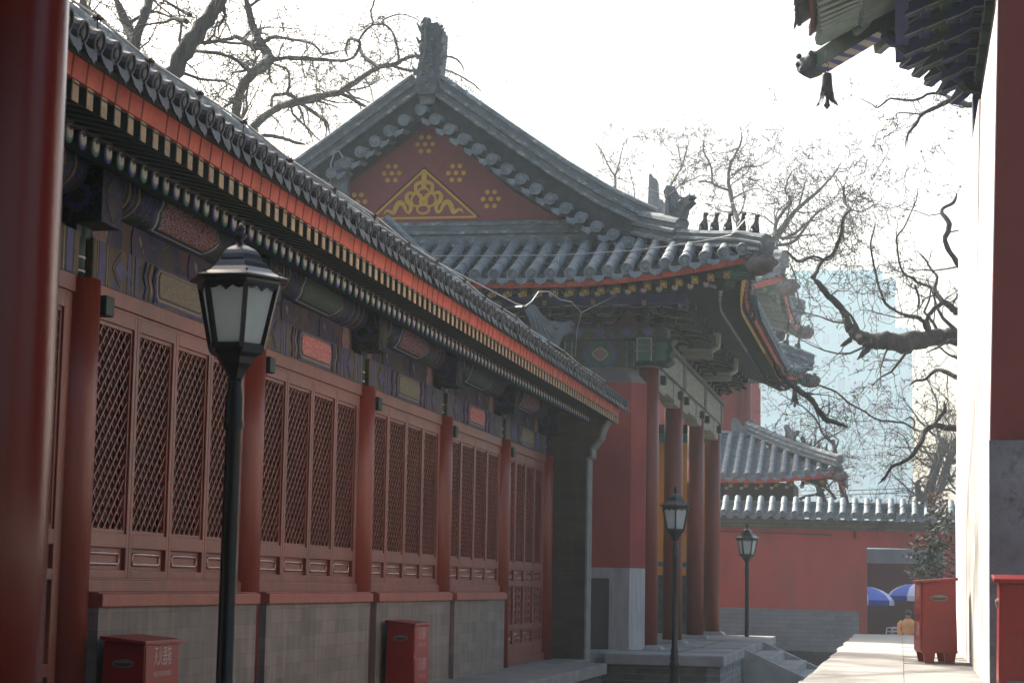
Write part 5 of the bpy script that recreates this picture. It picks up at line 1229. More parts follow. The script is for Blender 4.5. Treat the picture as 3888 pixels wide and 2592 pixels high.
# corner beam (striped underside)
m_stripe = newmat('striped_beam_soffit')
def _st():
    m, nt, b, out = m_stripe
    w = N(nt, 'ShaderNodeTexWave', wave_type='BANDS', bands_direction='DIAGONAL'); w.inputs['Scale'].default_value = 2.2; w.inputs['Distortion'].default_value = 2.5; w.inputs['Detail'].default_value = 1
    nt.links.new(coords(nt, (1, -1, 0)), w.inputs['Vector'])
    c = ramp(nt, w.outputs['Fac'], [(0, (.05, .06, .24)), (.38, (.07, .08, .28)), (.42, (.30, .16, .08)), (.5, (.42, .36, .26)), (.9, (.46, .42, .34))], 'LINEAR'); nt.links.new(c, b.inputs['Base Color']); return m
m_stripe = _st()
dg = Vector((-1, 1, 0)).normalized(); sd = Vector((-dg.y, dg.x, 0)); c = Vector((X2 + .02, Y2 - .02, 6.20))
def P2(a, b, w=0): return c + dg * a + Vector((0, 0, b)) + sd * w
mb = MB()
mb.prism([P2(-3.0, .75, -.13), P2(-3.0, .42, -.13), P2(-1.35, -.02, -.13), P2(-1.18, -.02, -.13), P2(-1.15, .2, -.13), P2(-1.3, .35, -.13)], sd * .26, 0)
for w in (-.132, .130): mb.prism([P2(-3.0, .43, w), P2(-1.35, .0, w), P2(-1.35, .035, w), P2(-3.0, .47, w)], sd * .003, 2)
mb.prism([P2(-3.0, .44, -.09), P2(-3.0, .437, .09), P2(-1.35, -.023, .09), P2(-1.35, -.02, -.09)], (0, 0, -.004), 2) if False else None
mb.prism([P2(-1.7, .36, -.10), P2(-1.1, .12, -.10), P2(-.05, -.10, -.10), P2(.05, .08, -.10), P2(-1.7, .55, -.10)], sd * .20, 0)
mb.prism([P2(-1.08, .112, -.10), P2(-.07, -.10, -.10), P2(-.07, -.10, .10), P2(-1.08, .112, .10)], (0, 0, -.005), 1)
cb = mb.build('corner_beam', [m_brk2[0], m_stripe, m_line], RH, .005)
mb = MB(); random.seed(9); mb.tube([P2(-.06, .0), P2(.05, .0), P2(.16, -.01), P2(.28, .03), P2(.36, .07)], [.12, .16, .155, .11, .03], 9, 0)
for q in range(16): mb.ball(P2(random.uniform(-.02, .26), random.uniform(-.1, .12), random.choice((-1, 1)) * random.uniform(.1, .14)), random.uniform(.03, .05), 0, 6, 4)
mb.build('dragon_snout', mat('slate_dragon_snout', (.07, .085, .10), .7, .4, 12, .6, 40), cb)
bb = atY(2900 + 570 * .42096, 660 * .42096, 22.5); bell(tuple(bb), .92, 'large dark wind bell hanging against the white sky from the upper right eave corner')
mb = MB(); mb.tube([bb + V(0, 0, .1), bb + V(-.02, 0, .2), bb + V(.01, 0, .33)], .005, 4, 0); mb.build('hanging_hook', m_rust, RH)
# ================================================================ FAR WALL
FWL = empty('courtyard_wall', (-2, 52.2, -2.1), 'red wall with grey brick dado and tiled coping at the end of the lane, with a doorway', 'wall')
tilt = -.012
m_brickfar = brickmat('grey_brick_far', (.19, .185, .195), (.155, .155, .165), (.12, .12, .12), 'x', .42, .11, .9, None, .006, .3)
def slant(mb, x0, x1, y0, y1, z0, z1, m, t0=tilt, t1=tilt):
    mb.hexa([(x0, y0, z0 + (x0 + 4.7) * t0), (x1, y0, z0 + (x1 + 4.7) * t0), (x1, y1, z0 + (x1 + 4.7) * t0), (x0, y1, z0 + (x0 + 4.7) * t0), (x0, y0, z1 + (x0 + 4.7) * t1), (x1, y0, z1 + (x1 + 4.7) * t1), (x1, y1, z1 + (x1 + 4.7) * t1), (x0, y1, z1 + (x0 + 4.7) * t1)], m)
mb = MB(); slant(mb, -9, -1.12, 52, 52.5, -.48, 1.60, 0); slant(mb, -1.2, 6, 52, 52.5, 1.38, 1.60, 0); slant(mb, 1.1, 6, 52, 52.5, -2.3, 1.4, 0)
slant(mb, -1.12, -.86, 52.03, 52.5, -2.3, 1.38, 0); slant(mb, -.86, 1.1, 52.03, 52.5, 1.17, 1.38, 0)
mb.build('red_wall_face', m_wallred2, FWL)
mb = MB(); slant(mb, -9, -1.06, 51.97, 52.5, -1.54, -.48, 0); slant(mb, -9, -1.2, 51.96, 52.5, -2.4, -1.54, 1); mb.build('brick_dado', [m_brickfar, brickmat('dark_brick_plinth', (.05, .05, .048), (.035, .035, .035), (.06, .06, .055), 'x', .42, .11, .9, None, .006, .6)], FWL)
mb = MB()
for k, (dy, z0, z1) in enumerate(((.06, 1.60, 1.68), (.14, 1.68, 1.76), (.24, 1.76, 1.86))): slant(mb, -9, 6, 52 - dy, 52.5, z0, z1, 0)
mb.build('brick_cornice', brickmat('brown_grey_cornice', (.15, .135, .115), (.12, .115, .10), (.08, .08, .07), 'x', .42, .09, .9), FWL)
TT = MB(); x = -8.5
while x < 3.2:
    dz = (x + 4.7) * tilt
    roll(TT, [(x, 52.25, 2.40 + dz), (x, 51.95, 2.22 + dz), (x, 51.55, 1.98 + dz)], .082, 7, 0, .4)
    TT.ball((x, 52.25, 2.39 + dz), (.082, .08, .082), 0, 8, 5)
    pan(TT, [(x + .153, 52.25, 2.33 + dz), (x + .153, 51.95, 2.15 + dz), (x + .153, 51.6, 1.93 + dz)], .235, 0, .12, .045, dscale=1.0); x += .306
slant(TT, -9, 3.4, 52.1, 52.4, 2.0, 2.33, 0)
TT.build('coping_tiles', m_tile, FWL)
mb = MB(); mb.tube([(-4.9, 51.95, 1.50), (-3, 51.95, 1.47), (-1.75, 51.95, 1.43)], .018, 6, 0); mb.build('conduit_pipe', m_dadodk, FWL)
mb = MB(); mb.prism([(.42, 52.1, 2.33), (.72, 52.1, 2.33), (.70, 52.1, 2.5), (.55, 52.1, 2.6), (.5, 52.1, 2.78), (.56, 52.1, 2.86), (.47, 52.1, 2.9), (.36, 52.1, 2.82), (.38, 52.1, 2.6)], (0, .2, 0), 0); mb.build('coping_finial', m_beast, FWL)
# inner court beyond the doorway
IC = empty('inner_court_gate', (0, 62, -2.1), 'dark red boarded gate wall seen through the doorway behind the blue parasols', 'gate')
mb = MB(); mb.box(-2, 3, 62, 62.3, .86, 1.3, 0); mb.build('gate_lintel_wall', m_palegr, IC)
mb = MB(); mb.box(-2, 3, 62.05, 62.3, -2.2, .86, 0); 
for x in (-1.1, -.45, .2, .85): mb.box(x - .04, x + .04, 62.0, 62.05, -2.2, .8, 0)
for z in (-1.35, -.55, .1, .72): mb.box(-2, 3, 61.99, 62.05, z - .04, z + .04, 0)
mb.build('gate_boards', mat('dark_maroon_boards', (.10, .018, .016), .7, .15, 4), IC)
# parasols
def parasol(x, y, zt, r, rot, label):
    U = empty('parasol', (x, y, ground_z(y)), label, 'parasol', 'blue and white parasols in the inner court')
    n = 8; mb = MB(); prof = [(0.001, 0), (.33, -.03), (.62, -.12), (.85, -.26), (1.0, -.42)]
    for i in range(n):
        a0 = rot + 2 * PI * i / n; a1 = rot + 2 * PI * (i + 1) / n; rows = []
        for q, z in prof: rows.append([(x + r * q * math.cos(a0 + (a1 - a0) * t) * (1 - .05 * math.sin(PI * t) * q), y + r * q * math.sin(a0 + (a1 - a0) * t) * (1 - .05 * math.sin(PI * t) * q), zt + z * r) for t in (0, .33, .67, 1)])
        mb.sheet(rows, i % 2); e = rows[-1]; mb.sheet([e, [(p[0], p[1], p[2] - .15) for p in e]], (2 if i % 2 == 0 else 1), False)
    mb.build('canopy', [mat('blue_parasol_cloth', (.12, .20, .62), .8, .1, 4), mat('pale_blue_parasol_cloth', (.70, .74, .85), .8, .08, 4), mat('royal_blue_valance', (.02, .05, .32), .8, .1, 4)], U)  # cloth colours lightened in place of sunlight on the canopy
    mb = MB(); mb.tube([(x, y, ground_z(y)), (x, y, zt + .06)], .02, 8, 0); mb.build('pole', m_palegr, U)
parasol(-1.12, 60, .14, .95, .2, 'left blue and white parasol half hidden by the doorway jamb')
parasol(.42, 60.5, .24, .85, .5, 'right pale blue parasol above the person in yellow')
# plastic chairs
m_plastic = mat('white_plastic', (.62, .64, .66), .4, .05, 4, 0)
def chair(x, y, z, rz, label):
    C = empty('plastic_chair', (x, y, z), label, 'chair', 'stacked white plastic chairs in the inner court', rz); sv = WL[C.name].copy(); WL[C.name] = Vector((0, 0, 0))
    mb = MB(); mb.box(-.24, .24, -.23, .23, .43, .46, 0); mb.build('seat', m_plastic, C, .01)
    mb = MB(); mb.tube([(-.24, .22, .45), (-.26, .30, .90), (-.16, .31, .95), (.16, .31, .95), (.26, .30, .90), (.24, .22, .45)], .016, 6, 0)
    for k in (-.15, -.08, 0, .08, .15): mb.bar((k, .235, .46), (k, .31, .94), .035, .012, 0, up=(0, 1, 0))
    mb.build('backrest', m_plastic, C)
    for s in (-1, 1):
        mb = MB(); mb.tube([(s * .25, .26, .66), (s * .29, 0, .67), (s * .29, -.20, .65), (s * .25, -.24, .45)], .02, 6, 0); mb.build('armrest', m_plastic, C)
        for t in (-1, 1):
            mb = MB(); mb.tube([(s * .22, t * .2, .44), (s * .27, t * .27, 0)], .02, 6, 0); mb.build('leg', m_plastic, C)
    WL[C.name] = sv; return C
for i in range(5):
    chair(-.17 + .012 * i, 57 - .02 * i, ground_z(57) + .15 + i * .10, R(-75), ['lowest', 'second lowest', 'middle', 'second highest', 'topmost'][i] + ' white plastic chair of the stack beside the person in yellow')
mb = MB(); mb.box(-.92, -.75, 53.5, 53.7, ground_z(53) - .05, ground_z(53) + 1.0, 0); mb.box(-.93, -.74, 53.49, 53.71, ground_z(53) + .9, ground_z(53) + .96, 0); o = mb.build('stone_bollard', m_stone, None, .02, loc=(-.83, 53.6, ground_z(53))); tag(o, 'small pale stone post at the foot of the doorway jamb', 'bollard')
# person
PX, PY, PZ = .20, 55.0, -2.16
PR = empty('person', (PX, PY, PZ), 'person in a puffy yellow jacket with dark ponytail, partly hidden by the red box', 'person')
me = bpy.data.meshes.new('body'); 
pts = [(0, 0, .88), (0, 0, 1.05), (0, 0, 1.25), (0, -.01, 1.36), (0, -.01, 1.44), (0, -.02, 1.52), (0, -.02, 1.60),
       (.16, 0, 1.32), (.21, -.02, 1.06), (.14, -.18, 1.02), (-.16, 0, 1.32), (-.21, -.02, 1.06), (-.14, -.18, 1.02),
       (.09, 0, .84), (.09, -.01, .46), (.09, 0, .08), (.09, -.12, .04), (-.09, 0, .84), (-.09, -.01, .46), (-.09, 0, .08), (-.09, -.12, .04)]
rad = [.15, .14, .16, .10, .055, .085, .08, .07, .055, .03, .07, .055, .03, .10, .065, .045, .04, .10, .065, .045, .04]
ed = [(0, 1), (1, 2), (2, 3), (3, 4), (4, 5), (5, 6), (2, 7), (7, 8), (8, 9), (2, 10), (10, 11), (11, 12), (0, 13), (13, 14), (14, 15), (15, 16), (0, 17), (17, 18), (18, 19), (19, 20)]
me.from_pydata(pts, ed, []); bo = bpy.data.objects.new('body', me); COL.objects.link(bo); bo.parent = PR
sk = bo.modifiers.new('skin', 'SKIN'); 
for i, r in enumerate(rad): me.skin_vertices[0].data[i].radius = (r, r * .85)
me.skin_vertices[0].data[0].use_root = True
sb_ = bo.modifiers.new('sub', 'SUBSURF'); sb_.levels = 2; sb_.render_levels = 2
me.materials.append(mat('skin_tone', (.45, .27, .20), .6, .05, 4, 0))
WL['body'] = Vector((PX, PY, PZ))
def B3(x, y, z): return (PX + x, PY + y, PZ + z)
mb = MB(); prof = [(.20, .80), (.215, .86), (.195, .93), (.21, .99), (.19, 1.06), (.205, 1.12), (.19, 1.19), (.205, 1.25), (.19, 1.31), (.15, 1.38), (.09, 1.43)]
mb.lathe(B3(0, 0, 0), prof, 20, 0, True, 0, (1, .72))
for s in (-1, 1): mb.tube([B3(s * .15, 0, 1.36), B3(s * .22, 0, 1.28), B3(s * .24, -.0, 1.12), B3(s * .23, -.06, 1.02), B3(s * .17, -.16, 1.01)], [.07, .085, .075, .07, .05], 10, 0)
mb.build('yellow_jacket', mat('yellow_quilted_cloth', (.85, .52, .17), .7, .12, 9, .3, 18), PR)
mb = MB(); mb.tube([B3(-.06, .03, 1.40), B3(0, .07, 1.43), B3(.06, .03, 1.40)], .04, 8, 0); mb.build('pale_hood_trim', mat('cream_fur', (.5, .45, .38), .9, .2, 20), PR)
mb = MB(); mb.ball(B3(0, .012, 1.575), (.098, .105, .11), 0, 14, 9); mb.ball(B3(0, .10, 1.60), (.04, .05, .04), 0, 8, 6); mb.tube([B3(0, .11, 1.60), B3(-.04, .15, 1.5), B3(-.06, .15, 1.35), B3(-.06, .14, 1.2)], [.03, .045, .04, .01], 8, 0); mb.build('dark_hair', mat('black_brown_hair', (.012, .008, .007), .4, .3, 30, .3), PR)
mb = MB()
for s in (-1, 1): mb.tube([B3(s * .09, 0, .86), B3(s * .09, -.01, .46), B3(s * .09, 0, .07)], [.12, .085, .07], 12, 0)
mb.build('dark_trousers', mat('dark_denim', (.02, .022, .03), .8, .2, 9), PR)
mb = MB()
for s in (-1, 1): mb.tube([B3(s * .09, .05, .05), B3(s * .09, -.05, .05), B3(s * .09, -.16, .04)], [.05, .055, .035], 10, 0)
mb.build('shoes', m_black, PR)
# ================================================================ GATE PAVILION beyond the wall
GP = empty('tiled_pavilion', (-5.5, 57.5, -2.1), 'small hip roofed pavilion with ridge beasts rising behind the far red wall', 'pavilion')
XP, YP = -1.66, 54.75; XPL = -9.4
def pl_(s): return .22 * max(0, min(1, (2.4 - s) / 2.4)) ** 1.8
TT = MB(); x = XP - .2
while x > XPL:
    s = min(XP - x, x - XPL); ze_ = 3.12 + pl_(s); top = min(57.2, YP + s * .95 + .1); zt = ze_ + (top - YP) * .54
    roll(TT, [(x, top, zt), (x, (top + YP) / 2, (zt + ze_) / 2 - .04), (x, YP, ze_)], .085, 7, 0, .4)
    pan(TT, [(x - .165, top, zt - .06), (x - .165, (top + YP) / 2, (zt + ze_) / 2 - .10), (x - .165, YP, ze_ - .06)], .24, 0, .14, .045, dscale=1.05); x -= .33
y = YP + .2
while y < 60.2:
    s = min(y - YP, 60.4 - y); xt = XP - s * .95 - .1; ze_ = 3.12 + pl_(s); xt = max(xt, -4.4)
    roll(TT, [(xt, y, ze_ + (XP - xt) * .54), (XP + .1, y, ze_)], .085, 6, 0, .4); pan(TT, [(xt, y + .165, ze_ - .06 + (XP - xt) * .54), (XP + .1, y + .165, ze_ - .06)], .24, 0, .2, .045); y += .33
TT.build('roof_tiles', m_tile, GP)
mb = MB(); ridge_sweep(mb, [(-9, 57.4, 4.22), (-6, 57.4, 4.22), (-4.35, 57.4, 4.22)], .36, .34); mb.build('main_ridge', [m_mortar, m_ridge], GP)
mb = MB(); hpp = [(XP - d, YP + d * .98, 3.16 + pl_(d) + d * .50) for d in (2.75, 2.2, 1.5, .9, .4, .0)]; ridge_sweep(mb, hpp, .34, .28); mb.build('hip_ridge', [m_mortar, m_ridge], GP)
mb = MB(); mb.prism([(-4.75, 57.2, 4.2), (-4.05, 57.2, 4.2), (-4.1, 57.2, 4.7), (-4.2, 57.2, 4.95), (-4.3, 57.2, 4.85), (-4.35, 57.2, 4.65), (-4.55, 57.2, 4.72), (-4.65, 57.2, 4.95), (-4.8, 57.2, 4.92), (-4.82, 57.2, 4.7)], (0, .3, 0), 0); mb.build('ridge_finial', m_ridge, GP, .03)
dragon_head(GP, (XP - 1.35, YP + 1.3, 4.32), .30, (1, -1, 0), None)
for d in (1.0, .78, .56, .34, .12): beast(GP, (XP - d, YP + d, 3.16 + pl_(d) + d * .50 + .33), .17, (1, -1, 0), m_beast)
mb = MB(); ribbon(mb, [(XP - .05 - k * .3, YP + .1, 2.92 + pl_(.05 + k * .3)) for k in range(26)], -1, .13, .04); ribbon(mb, [(XP, YP + .05 + k * .3, 2.92 + pl_(.05 + k * .3)) for k in range(18)], 1, .13, .04); mb.build('eave_fascia', m_fascia, GP)
for k in range(10):
    x = XP - .45 - k * .42; mb = fly((x, YP + 1.0, 3.1 + pl_(XP - x)), (x, YP + .16, 2.86 + pl_(XP - x) * .9)); mb.build('flying_rafter', m_flyset, GP)
    if k % 1 == 0: rafter_round((x - .15, YP + 2, 3.2), (x - .15, YP + .5, 2.80 + pl_(XP - x) * .6), 0).build('round_rafter', [m_dkgreen, m_cobalt if k % 2 else m_teal, m_cream, m_rc[0], m_black], GP)
mb = MB(); mb.sheet([[(XPL, YP + .1, 3.0), (XP, YP + .1, 3.05)], [(XPL + 2, 57, 3.6), (XP - 1.8, 57, 3.6)]], 0, False); mb.box(XPL + 1.2, XP - 1.3, 56, 59, -2, 3.0, 0); mb.build('dark_walls_and_soffit', m_dkgreen, GP)
corner_beam(GP, XP - .02, YP + .02, -1, 3.12, .9)
# ================================================================ FAR HALL
FH = empty('far_hall', (-8, 66, -2.1), 'taller hall far behind the gabled hall, its corner eave just showing', 'hall')
XF_, YF_, YG_ = -3.45, 60.0, 70.5
mb = MB(); mb.box(-13, -4.75, 62.5, 68.5, -2, 6.9, 0); mb.build('red_wall', m_wallred2, FH)
for x in (-4.92, -4.75): 
    mb = MB(); mb.tube([(x, 62.2, -2), (x, 62.2, 7.2)], .16, 14, 0); mb.build('column', m_redcol, FH)
def lf(s): return .55 * max(0, min(1, (3.5 - s) / 3.5)) ** 1.8
TT = MB(); x = XF_ - .2
while x > -12.4:
    s = min(XF_ - x, x + 12.6); ze_ = 9.2 + lf(s); top = min(63.2, YF_ + s + .1); zt = ze_ + (top - YF_) * .5
    roll(TT, [(x, top, zt), (x, YF_, ze_)], .11, 6, 0, .5); pan(TT, [(x - .2, top, zt - .08), (x - .2, YF_, ze_ - .08)], .3, 0, .25, .05); x -= .4
y = YF_ + .2
while y < YG_ - .2:
    s = min(y - YF_, YG_ - y); xt = max(XF_ - s - .1, -7.9); ze_ = 9.2 + lf(s)
    roll(TT, [(xt, y, ze_ + (XF_ - xt) * .62), (XF_, y, ze_)], .11, 6, 0, .5); pan(TT, [(xt, y + .2, ze_ - .08 + (XF_ - xt) * .62), (XF_, y + .2, ze_ - .08)], .3, 0, .3, .05); y += .4
TT.build('roof_tiles', m_tile, FH)
for sgn, Y0 in ((1, YF_), (-1, YG_)):
    mb = MB(); ridge_sweep(mb, [(XF_ - d, Y0 + sgn * d, 9.25 + lf(d) + d * .48) for d in (3.2, 2.5, 1.7, 1.0, .5, .0)], .55, .42); mb.build('hip_ridge', [m_mortar, m_ridge], FH)
    for d in (.25, .65, 1.05, 1.45): beast(FH, (XF_ - d, Y0 + sgn * d, 9.25 + lf(d) + d * .48 + .5), .27, (1, -sgn, 0), m_beast)
    corner_beam(FH, XF_, Y0 + sgn * .02, -sgn, 9.2, 1.5)
mb = MB(); ribbon(mb, [(XF_ - .05 - k * .3, YF_ + .12, 8.85 + lf(.05 + k * .3)) for k in range(30)], -1, .18, .05); ribbon(mb, [(XF_ - .08, YF_ + .05 + k * .4, 8.85 + lf(min(.05 + k * .4, 10.45 - k * .4))) for k in range(27)], 1, .18, .05); mb.build('eave_fascia', m_fascia, FH)
mb = MB(); mb.sheet([[(XF_ - k * .4, YF_ + .15, 8.83 + lf(k * .4)) for k in range(23)], [(min(-5.0, XF_ - k * .4), 62.6, 9.4) for k in range(23)]], 0, False); mb.sheet([[(XF_ - .1, YF_ + k * .4, 8.83 + lf(min(k * .4, 10.5 - k * .4))) for k in range(27)], [(-5.2, min(max(62.3, YF_ + k * .4), 68.2), 9.6) for k in range(27)]], 0, False); mb.build('soffit_boards', m_dkgreen, FH)
for k in range(24):
    mb = MB(); y = YF_ + .6 + k * .4; L = lf(min(k * .4 + .6, 9.9 - k * .4)); mb.bar((-5.0, min(68.2, max(y, 62.3)), 9.3), (XF_ - .25, y, 8.81 + L * .9), .14, .14, 0); mb.build('rafter', m_rg, FH)
for k in range(10):
    mb = MB(); x = XF_ - .6 - k * .4; mb.bar((min(x, -5.0), 62.3, 9.3), (x, YF_ + .25, 8.81 + lf(XF_ - x) * .9), .14, .14, 0); mb.build('rafter', m_rg, FH)
mb = MB(); mb.box(-12, -4.8, 61.9, 68.5, 6.9, 9.0, 0); mb.build('bracket_zone', m_paintend, FH)
mb = MB(); mb.prism([(-8.15, 62, 10.4), (-7.45, 62, 10.4), (-7.45, 62, 12.4), (-7.62, 62, 12.45), (-7.66, 62, 13.1), (-7.78, 62, 13.15), (-7.84, 62, 13.3), (-7.92, 62, 13.25), (-7.95, 62, 12.3)], (0, .6, 0), 0); mb.build('ridge_dragon_finial', m_ridge, FH, .03)
mb = MB(); mb.sheet([[(-7.9, 62.2, 12.3), (-7.9, 68.5, 12.3)], [(-5.5, 62.2, 10.6), (-5.5, 68.5, 10.6)], [(XF_ - 1.5, 62, 9.95), (XF_ - 1.5, 69, 9.95)]], 0, False); mb.prism([(-12.4, 62.3, 9.6), (-5, 62.3, 9.6), (-7.9, 62.3, 12.2)], (0, .3, 0), 1); mb.build('upper_roof', [m_tile, m_wallred2], FH)
bt = atY(2200 + 1416 * .5549, 500 + 1290 * .5549, 59.8); bell(tuple(bt), .85, 'tiny wind bell beyond the gabled hall, under the far hall corner')
# ================================================================ HIGH RISES
def glassmat(name, ca, cb_, sx_, sz_, ax='x'):
    m, nt, b, out = newmat(name); g = N(nt, 'ShaderNodeNewGeometry'); sp = N(nt, 'ShaderNodeSeparateXYZ'); cbn = N(nt, 'ShaderNodeCombineXYZ'); nt.links.new(g.outputs['Position'], sp.inputs[0])
    nt.links.new(sp.outputs[0 if ax == 'x' else 1], cbn.inputs[0]); nt.links.new(sp.outputs[2], cbn.inputs[1])
    br = N(nt, 'ShaderNodeTexBrick'); br.offset = 0; br.inputs['Scale'].default_value = 1; br.inputs['Brick Width'].default_value = sx_; br.inputs['Row Height'].default_value = sz_; br.inputs['Mortar Size'].default_value = .16; br.inputs['Mortar Smooth'].default_value = .05
    br.inputs['Color1'].default_value = (*ca, 1); br.inputs['Color2'].default_value = (*ca, 1); br.inputs['Mortar'].default_value = (*cb_, 1); nt.links.new(cbn.outputs[0], br.inputs['Vector'])
    nt.links.new(br.outputs[0], b.inputs['Base Color']); b.inputs['Roughness'].default_value = .3; return m
m_hr = mat('hazed_turquoise_cladding', (.56, .83, .83), .5, .05, .3, 0); m_hrw = mat('hazed_window_glass', (.50, .66, .74), .3, .10, .5, 0, spec=.6); m_hrt = mat('white_window_frame', (.72, .88, .88), .5, .03, 1, 0)  # distance haze is mixed into the wall and pane colours
HR = empty('turquoise_high_rise', (-5.5, 255, -2), 'pale turquoise high rise block fading into the haze behind the bare branches', 'building')
mb = MB(); mb.box(-22, -.45, 250, 262, -2, 39.2, 0); mb.box(-.45, -.3 + .0, 251, 262, -2, 33, 0); mb.box(-.44, 1.6, 250.3, 262, -2, 33.0, 0); mb.box(-13.5, -2, 251, 261, 39.2, 40.6, 0); mb.build('tower_walls', m_hr, HR)
k = 0
for zf in range(11):
    for xf in range(10):
        z = 8.0 + zf * 2.95; x = -16.7 + xf * 1.9
        if z > 31.5 and x > -.6 or x > 1.2: continue
        mb = MB(); yy = 249.98 if x < -.6 else 250.28; mb.box(x - .52, x + .52, yy - .02, yy + .1, z - .75, z + .75, 0); w_ = mb.build('window', m_hrt, HR)
        mb = MB(); mb.box(x - .45, x - .02, yy - .05, yy - .02, z - .68, z + .68, 0); mb.box(x + .03, x + .45, yy - .05, yy - .02, z - .68, z + .68, 0); mb.build('pane', m_hrw, w_); k += 1
# cables
mb = MB()
for dz in (0, -.35):
    mb.tube([atY(3440, 1853 - dz * 45, 80), atY(3560, 1843 - dz * 45, 80), atY(3700, 1826 - dz * 45, 80)], .018, 5, 0)
    mb.tube([atY(3440, 1853 - dz * 45, 80), atY(3200, 1862 - dz * 45, 82), atY(2900, 1862 - dz * 45, 84)], .018, 5, 0)
o = mb.build('overhead_cable', m_black, None, loc=(2, 80, 4)); tag(o, 'pair of thin dark overhead cables crossing in front of the high rises', 'cable')
# ================================================================ TREES
m_bark = mat('grey_brown_bark', (.070, .062, .054), .95, .35, 8, 1.0, 14, (1, 1, .22), spots=(.028, .026, .023), spotsc=8, spotth=(.5, .6))
m_twig = mat('grey_twig', (.075, .068, .06), .9, .2, 6, 0)
m_bud = mat('pale_spring_bud', (.38, .36, .13), .8, .2, 6, 0)
m_dry = mat('dry_pale_leaf', (.50, .36, .25), .85, .25, 3, 0)
def grow(mb, p, d, L, r, lv, rnd, gn=.5, droop=0.0, kids=(3, 3, 2), buds=None, minr=.004, seg=.22):
    """gnarled branch as a random walk; children leave it at wide angles"""
    p = Vector(p); d = Vector(d).normalized(); n = max(3, int(L / (seg * (1 if lv < 2 else .7)))); st = L / n
    path = [p.copy()]; rs = [r]; dirs = [d.copy()]
    for i in range(n):
        d = (d + Vector((rnd.gauss(0, gn), rnd.gauss(0, gn), rnd.gauss(0, gn) - droop)) * .45).normalized()
        p = p + d * st; path.append(p.copy()); dirs.append(d.copy()); rs.append(max(minr, r * (1 - .72 * (i + 1) / n)))
    mb.tube(path, rs, 5 if r > .03 else 3, 0, cap=False)
    if lv >= len(kids):
        if buds is not None and rnd.random() < .5:
            for q in path[1:]:
                if rnd.random() < .22: leaf_quad(buds, q, .02 + rnd.random() * .02, rnd)
        return
    k = kids[lv]
    for j in range(k):
        t = (j + rnd.random()) / k; i = min(n, max(1, int(t * n) + 1)); base = path[i]; dd = dirs[i]
        ax = Vector((rnd.gauss(0, 1), rnd.gauss(0, 1), rnd.gauss(0, 1))).cross(dd)
        if ax.length < .01: continue
        ax.normalize(); nd = (dd * rnd.uniform(.3, .9) + ax * rnd.uniform(.6, 1.0)).normalized()
        grow(mb, base, nd, L * rnd.uniform(.35, .65), max(minr, rs[i] * rnd.uniform(.45, .7)), lv + 1, rnd, gn, droop, kids, buds, minr, seg)
def leaf_quad(mb, c, s, rnd):
    a = Vector((rnd.gauss(0, 1), rnd.gauss(0, 1), rnd.gauss(0, 1))).normalized(); b = a.cross(Vector((rnd.gauss(0, 1), rnd.gauss(0, 1), rnd.gauss(0, 1))))
    if b.length < .05: b = a.cross(Vector((.3, .2, 1)))
    b.normalize(); c = Vector(c)
    mb.add([c - a * s, c - b * s * .45, c + a * s, c + b * s * .45], [(0, 1, 2, 3)], 0)
def traced(mb, tw, pts, Y, rnd, f=lambda x, y: (x, y), kids=(4, 3, 2), dens=1.0, L=1.6, gn=.55, wob=.6, buds=None, droop=0, minr=.0055, side=7, sub=4, keep=False):
    """limb following points (x, y, r) read off the photograph, set at its own depth with depth wander"""
    P = []; Rr = []; ph = rnd.random() * 6
    for i, (x, y, r) in enumerate(pts):
        X_, Y_ = f(x, y); dy = wob * math.sin(ph + i * .8); s = f(x + 1, y)[0] - X_
        P.append(atY(X_, Y_, Y + dy)); Rr.append(max(minr, r * s * Y / F_PX))
    Q = []; W = []
    for i in range(len(P) - 1):
        p0, p1, p2, p3 = P[max(i - 1, 0)], P[i], P[i + 1], P[min(i + 2, len(P) - 1)]
        for k in range(sub):
            t = k / sub; jit = Vector((rnd.gauss(0, 1), rnd.gauss(0, 1), rnd.gauss(0, 1))) * (Rr[i] * .12)
            Q.append(.5 * ((2 * p1) + (p2 - p0) * t + (2 * p0 - 5 * p1 + 4 * p2 - p3) * t * t + (3 * p1 - p0 - 3 * p2 + p3) * t ** 3) + jit); W.append((Rr[i] + (Rr[i + 1] - Rr[i]) * t) * rnd.uniform(.93, 1.08))
    Q.append(P[-1]); W.append(Rr[-1])
    if not keep:
        for j_, k_ in ((1, .25), (2, .5), (3, .75)):
            if len(W) > 5: W[-j_] = max(minr, W[-j_] * k_)
    mb.tube(Q, W, side, 0)
    acc = 0; nxt = .15
    for i in range(1, len(Q)):
        t = Q[i] - Q[i - 1]; acc += t.length
        if acc > nxt:
            nxt = acc + rnd.uniform(.16, .40) / dens
            if t.length < 1e-5: continue
            t.normalize(); ax = t.cross(Vector((rnd.gauss(0, 1), rnd.gauss(0, 1) * .6, rnd.gauss(0, 1))))
            if ax.length < .01: continue
            ax.normalize(); nd = (t * rnd.uniform(.1, .8) + ax).normalized()
            grow(tw, Q[i], nd, L * rnd.uniform(.4, 1.1), min(W[i] * .5, .035 * L) * rnd.uniform(.5, 1), 0, rnd, gn, droop, kids, buds, minr)
def crown(T):
    mb.build('trunk', m_bark, T)
    if bd.v: tw.add(bd.v, bd.f, 1)
    tw.build('crown', [m_twig, m_bud, m_dry], T)
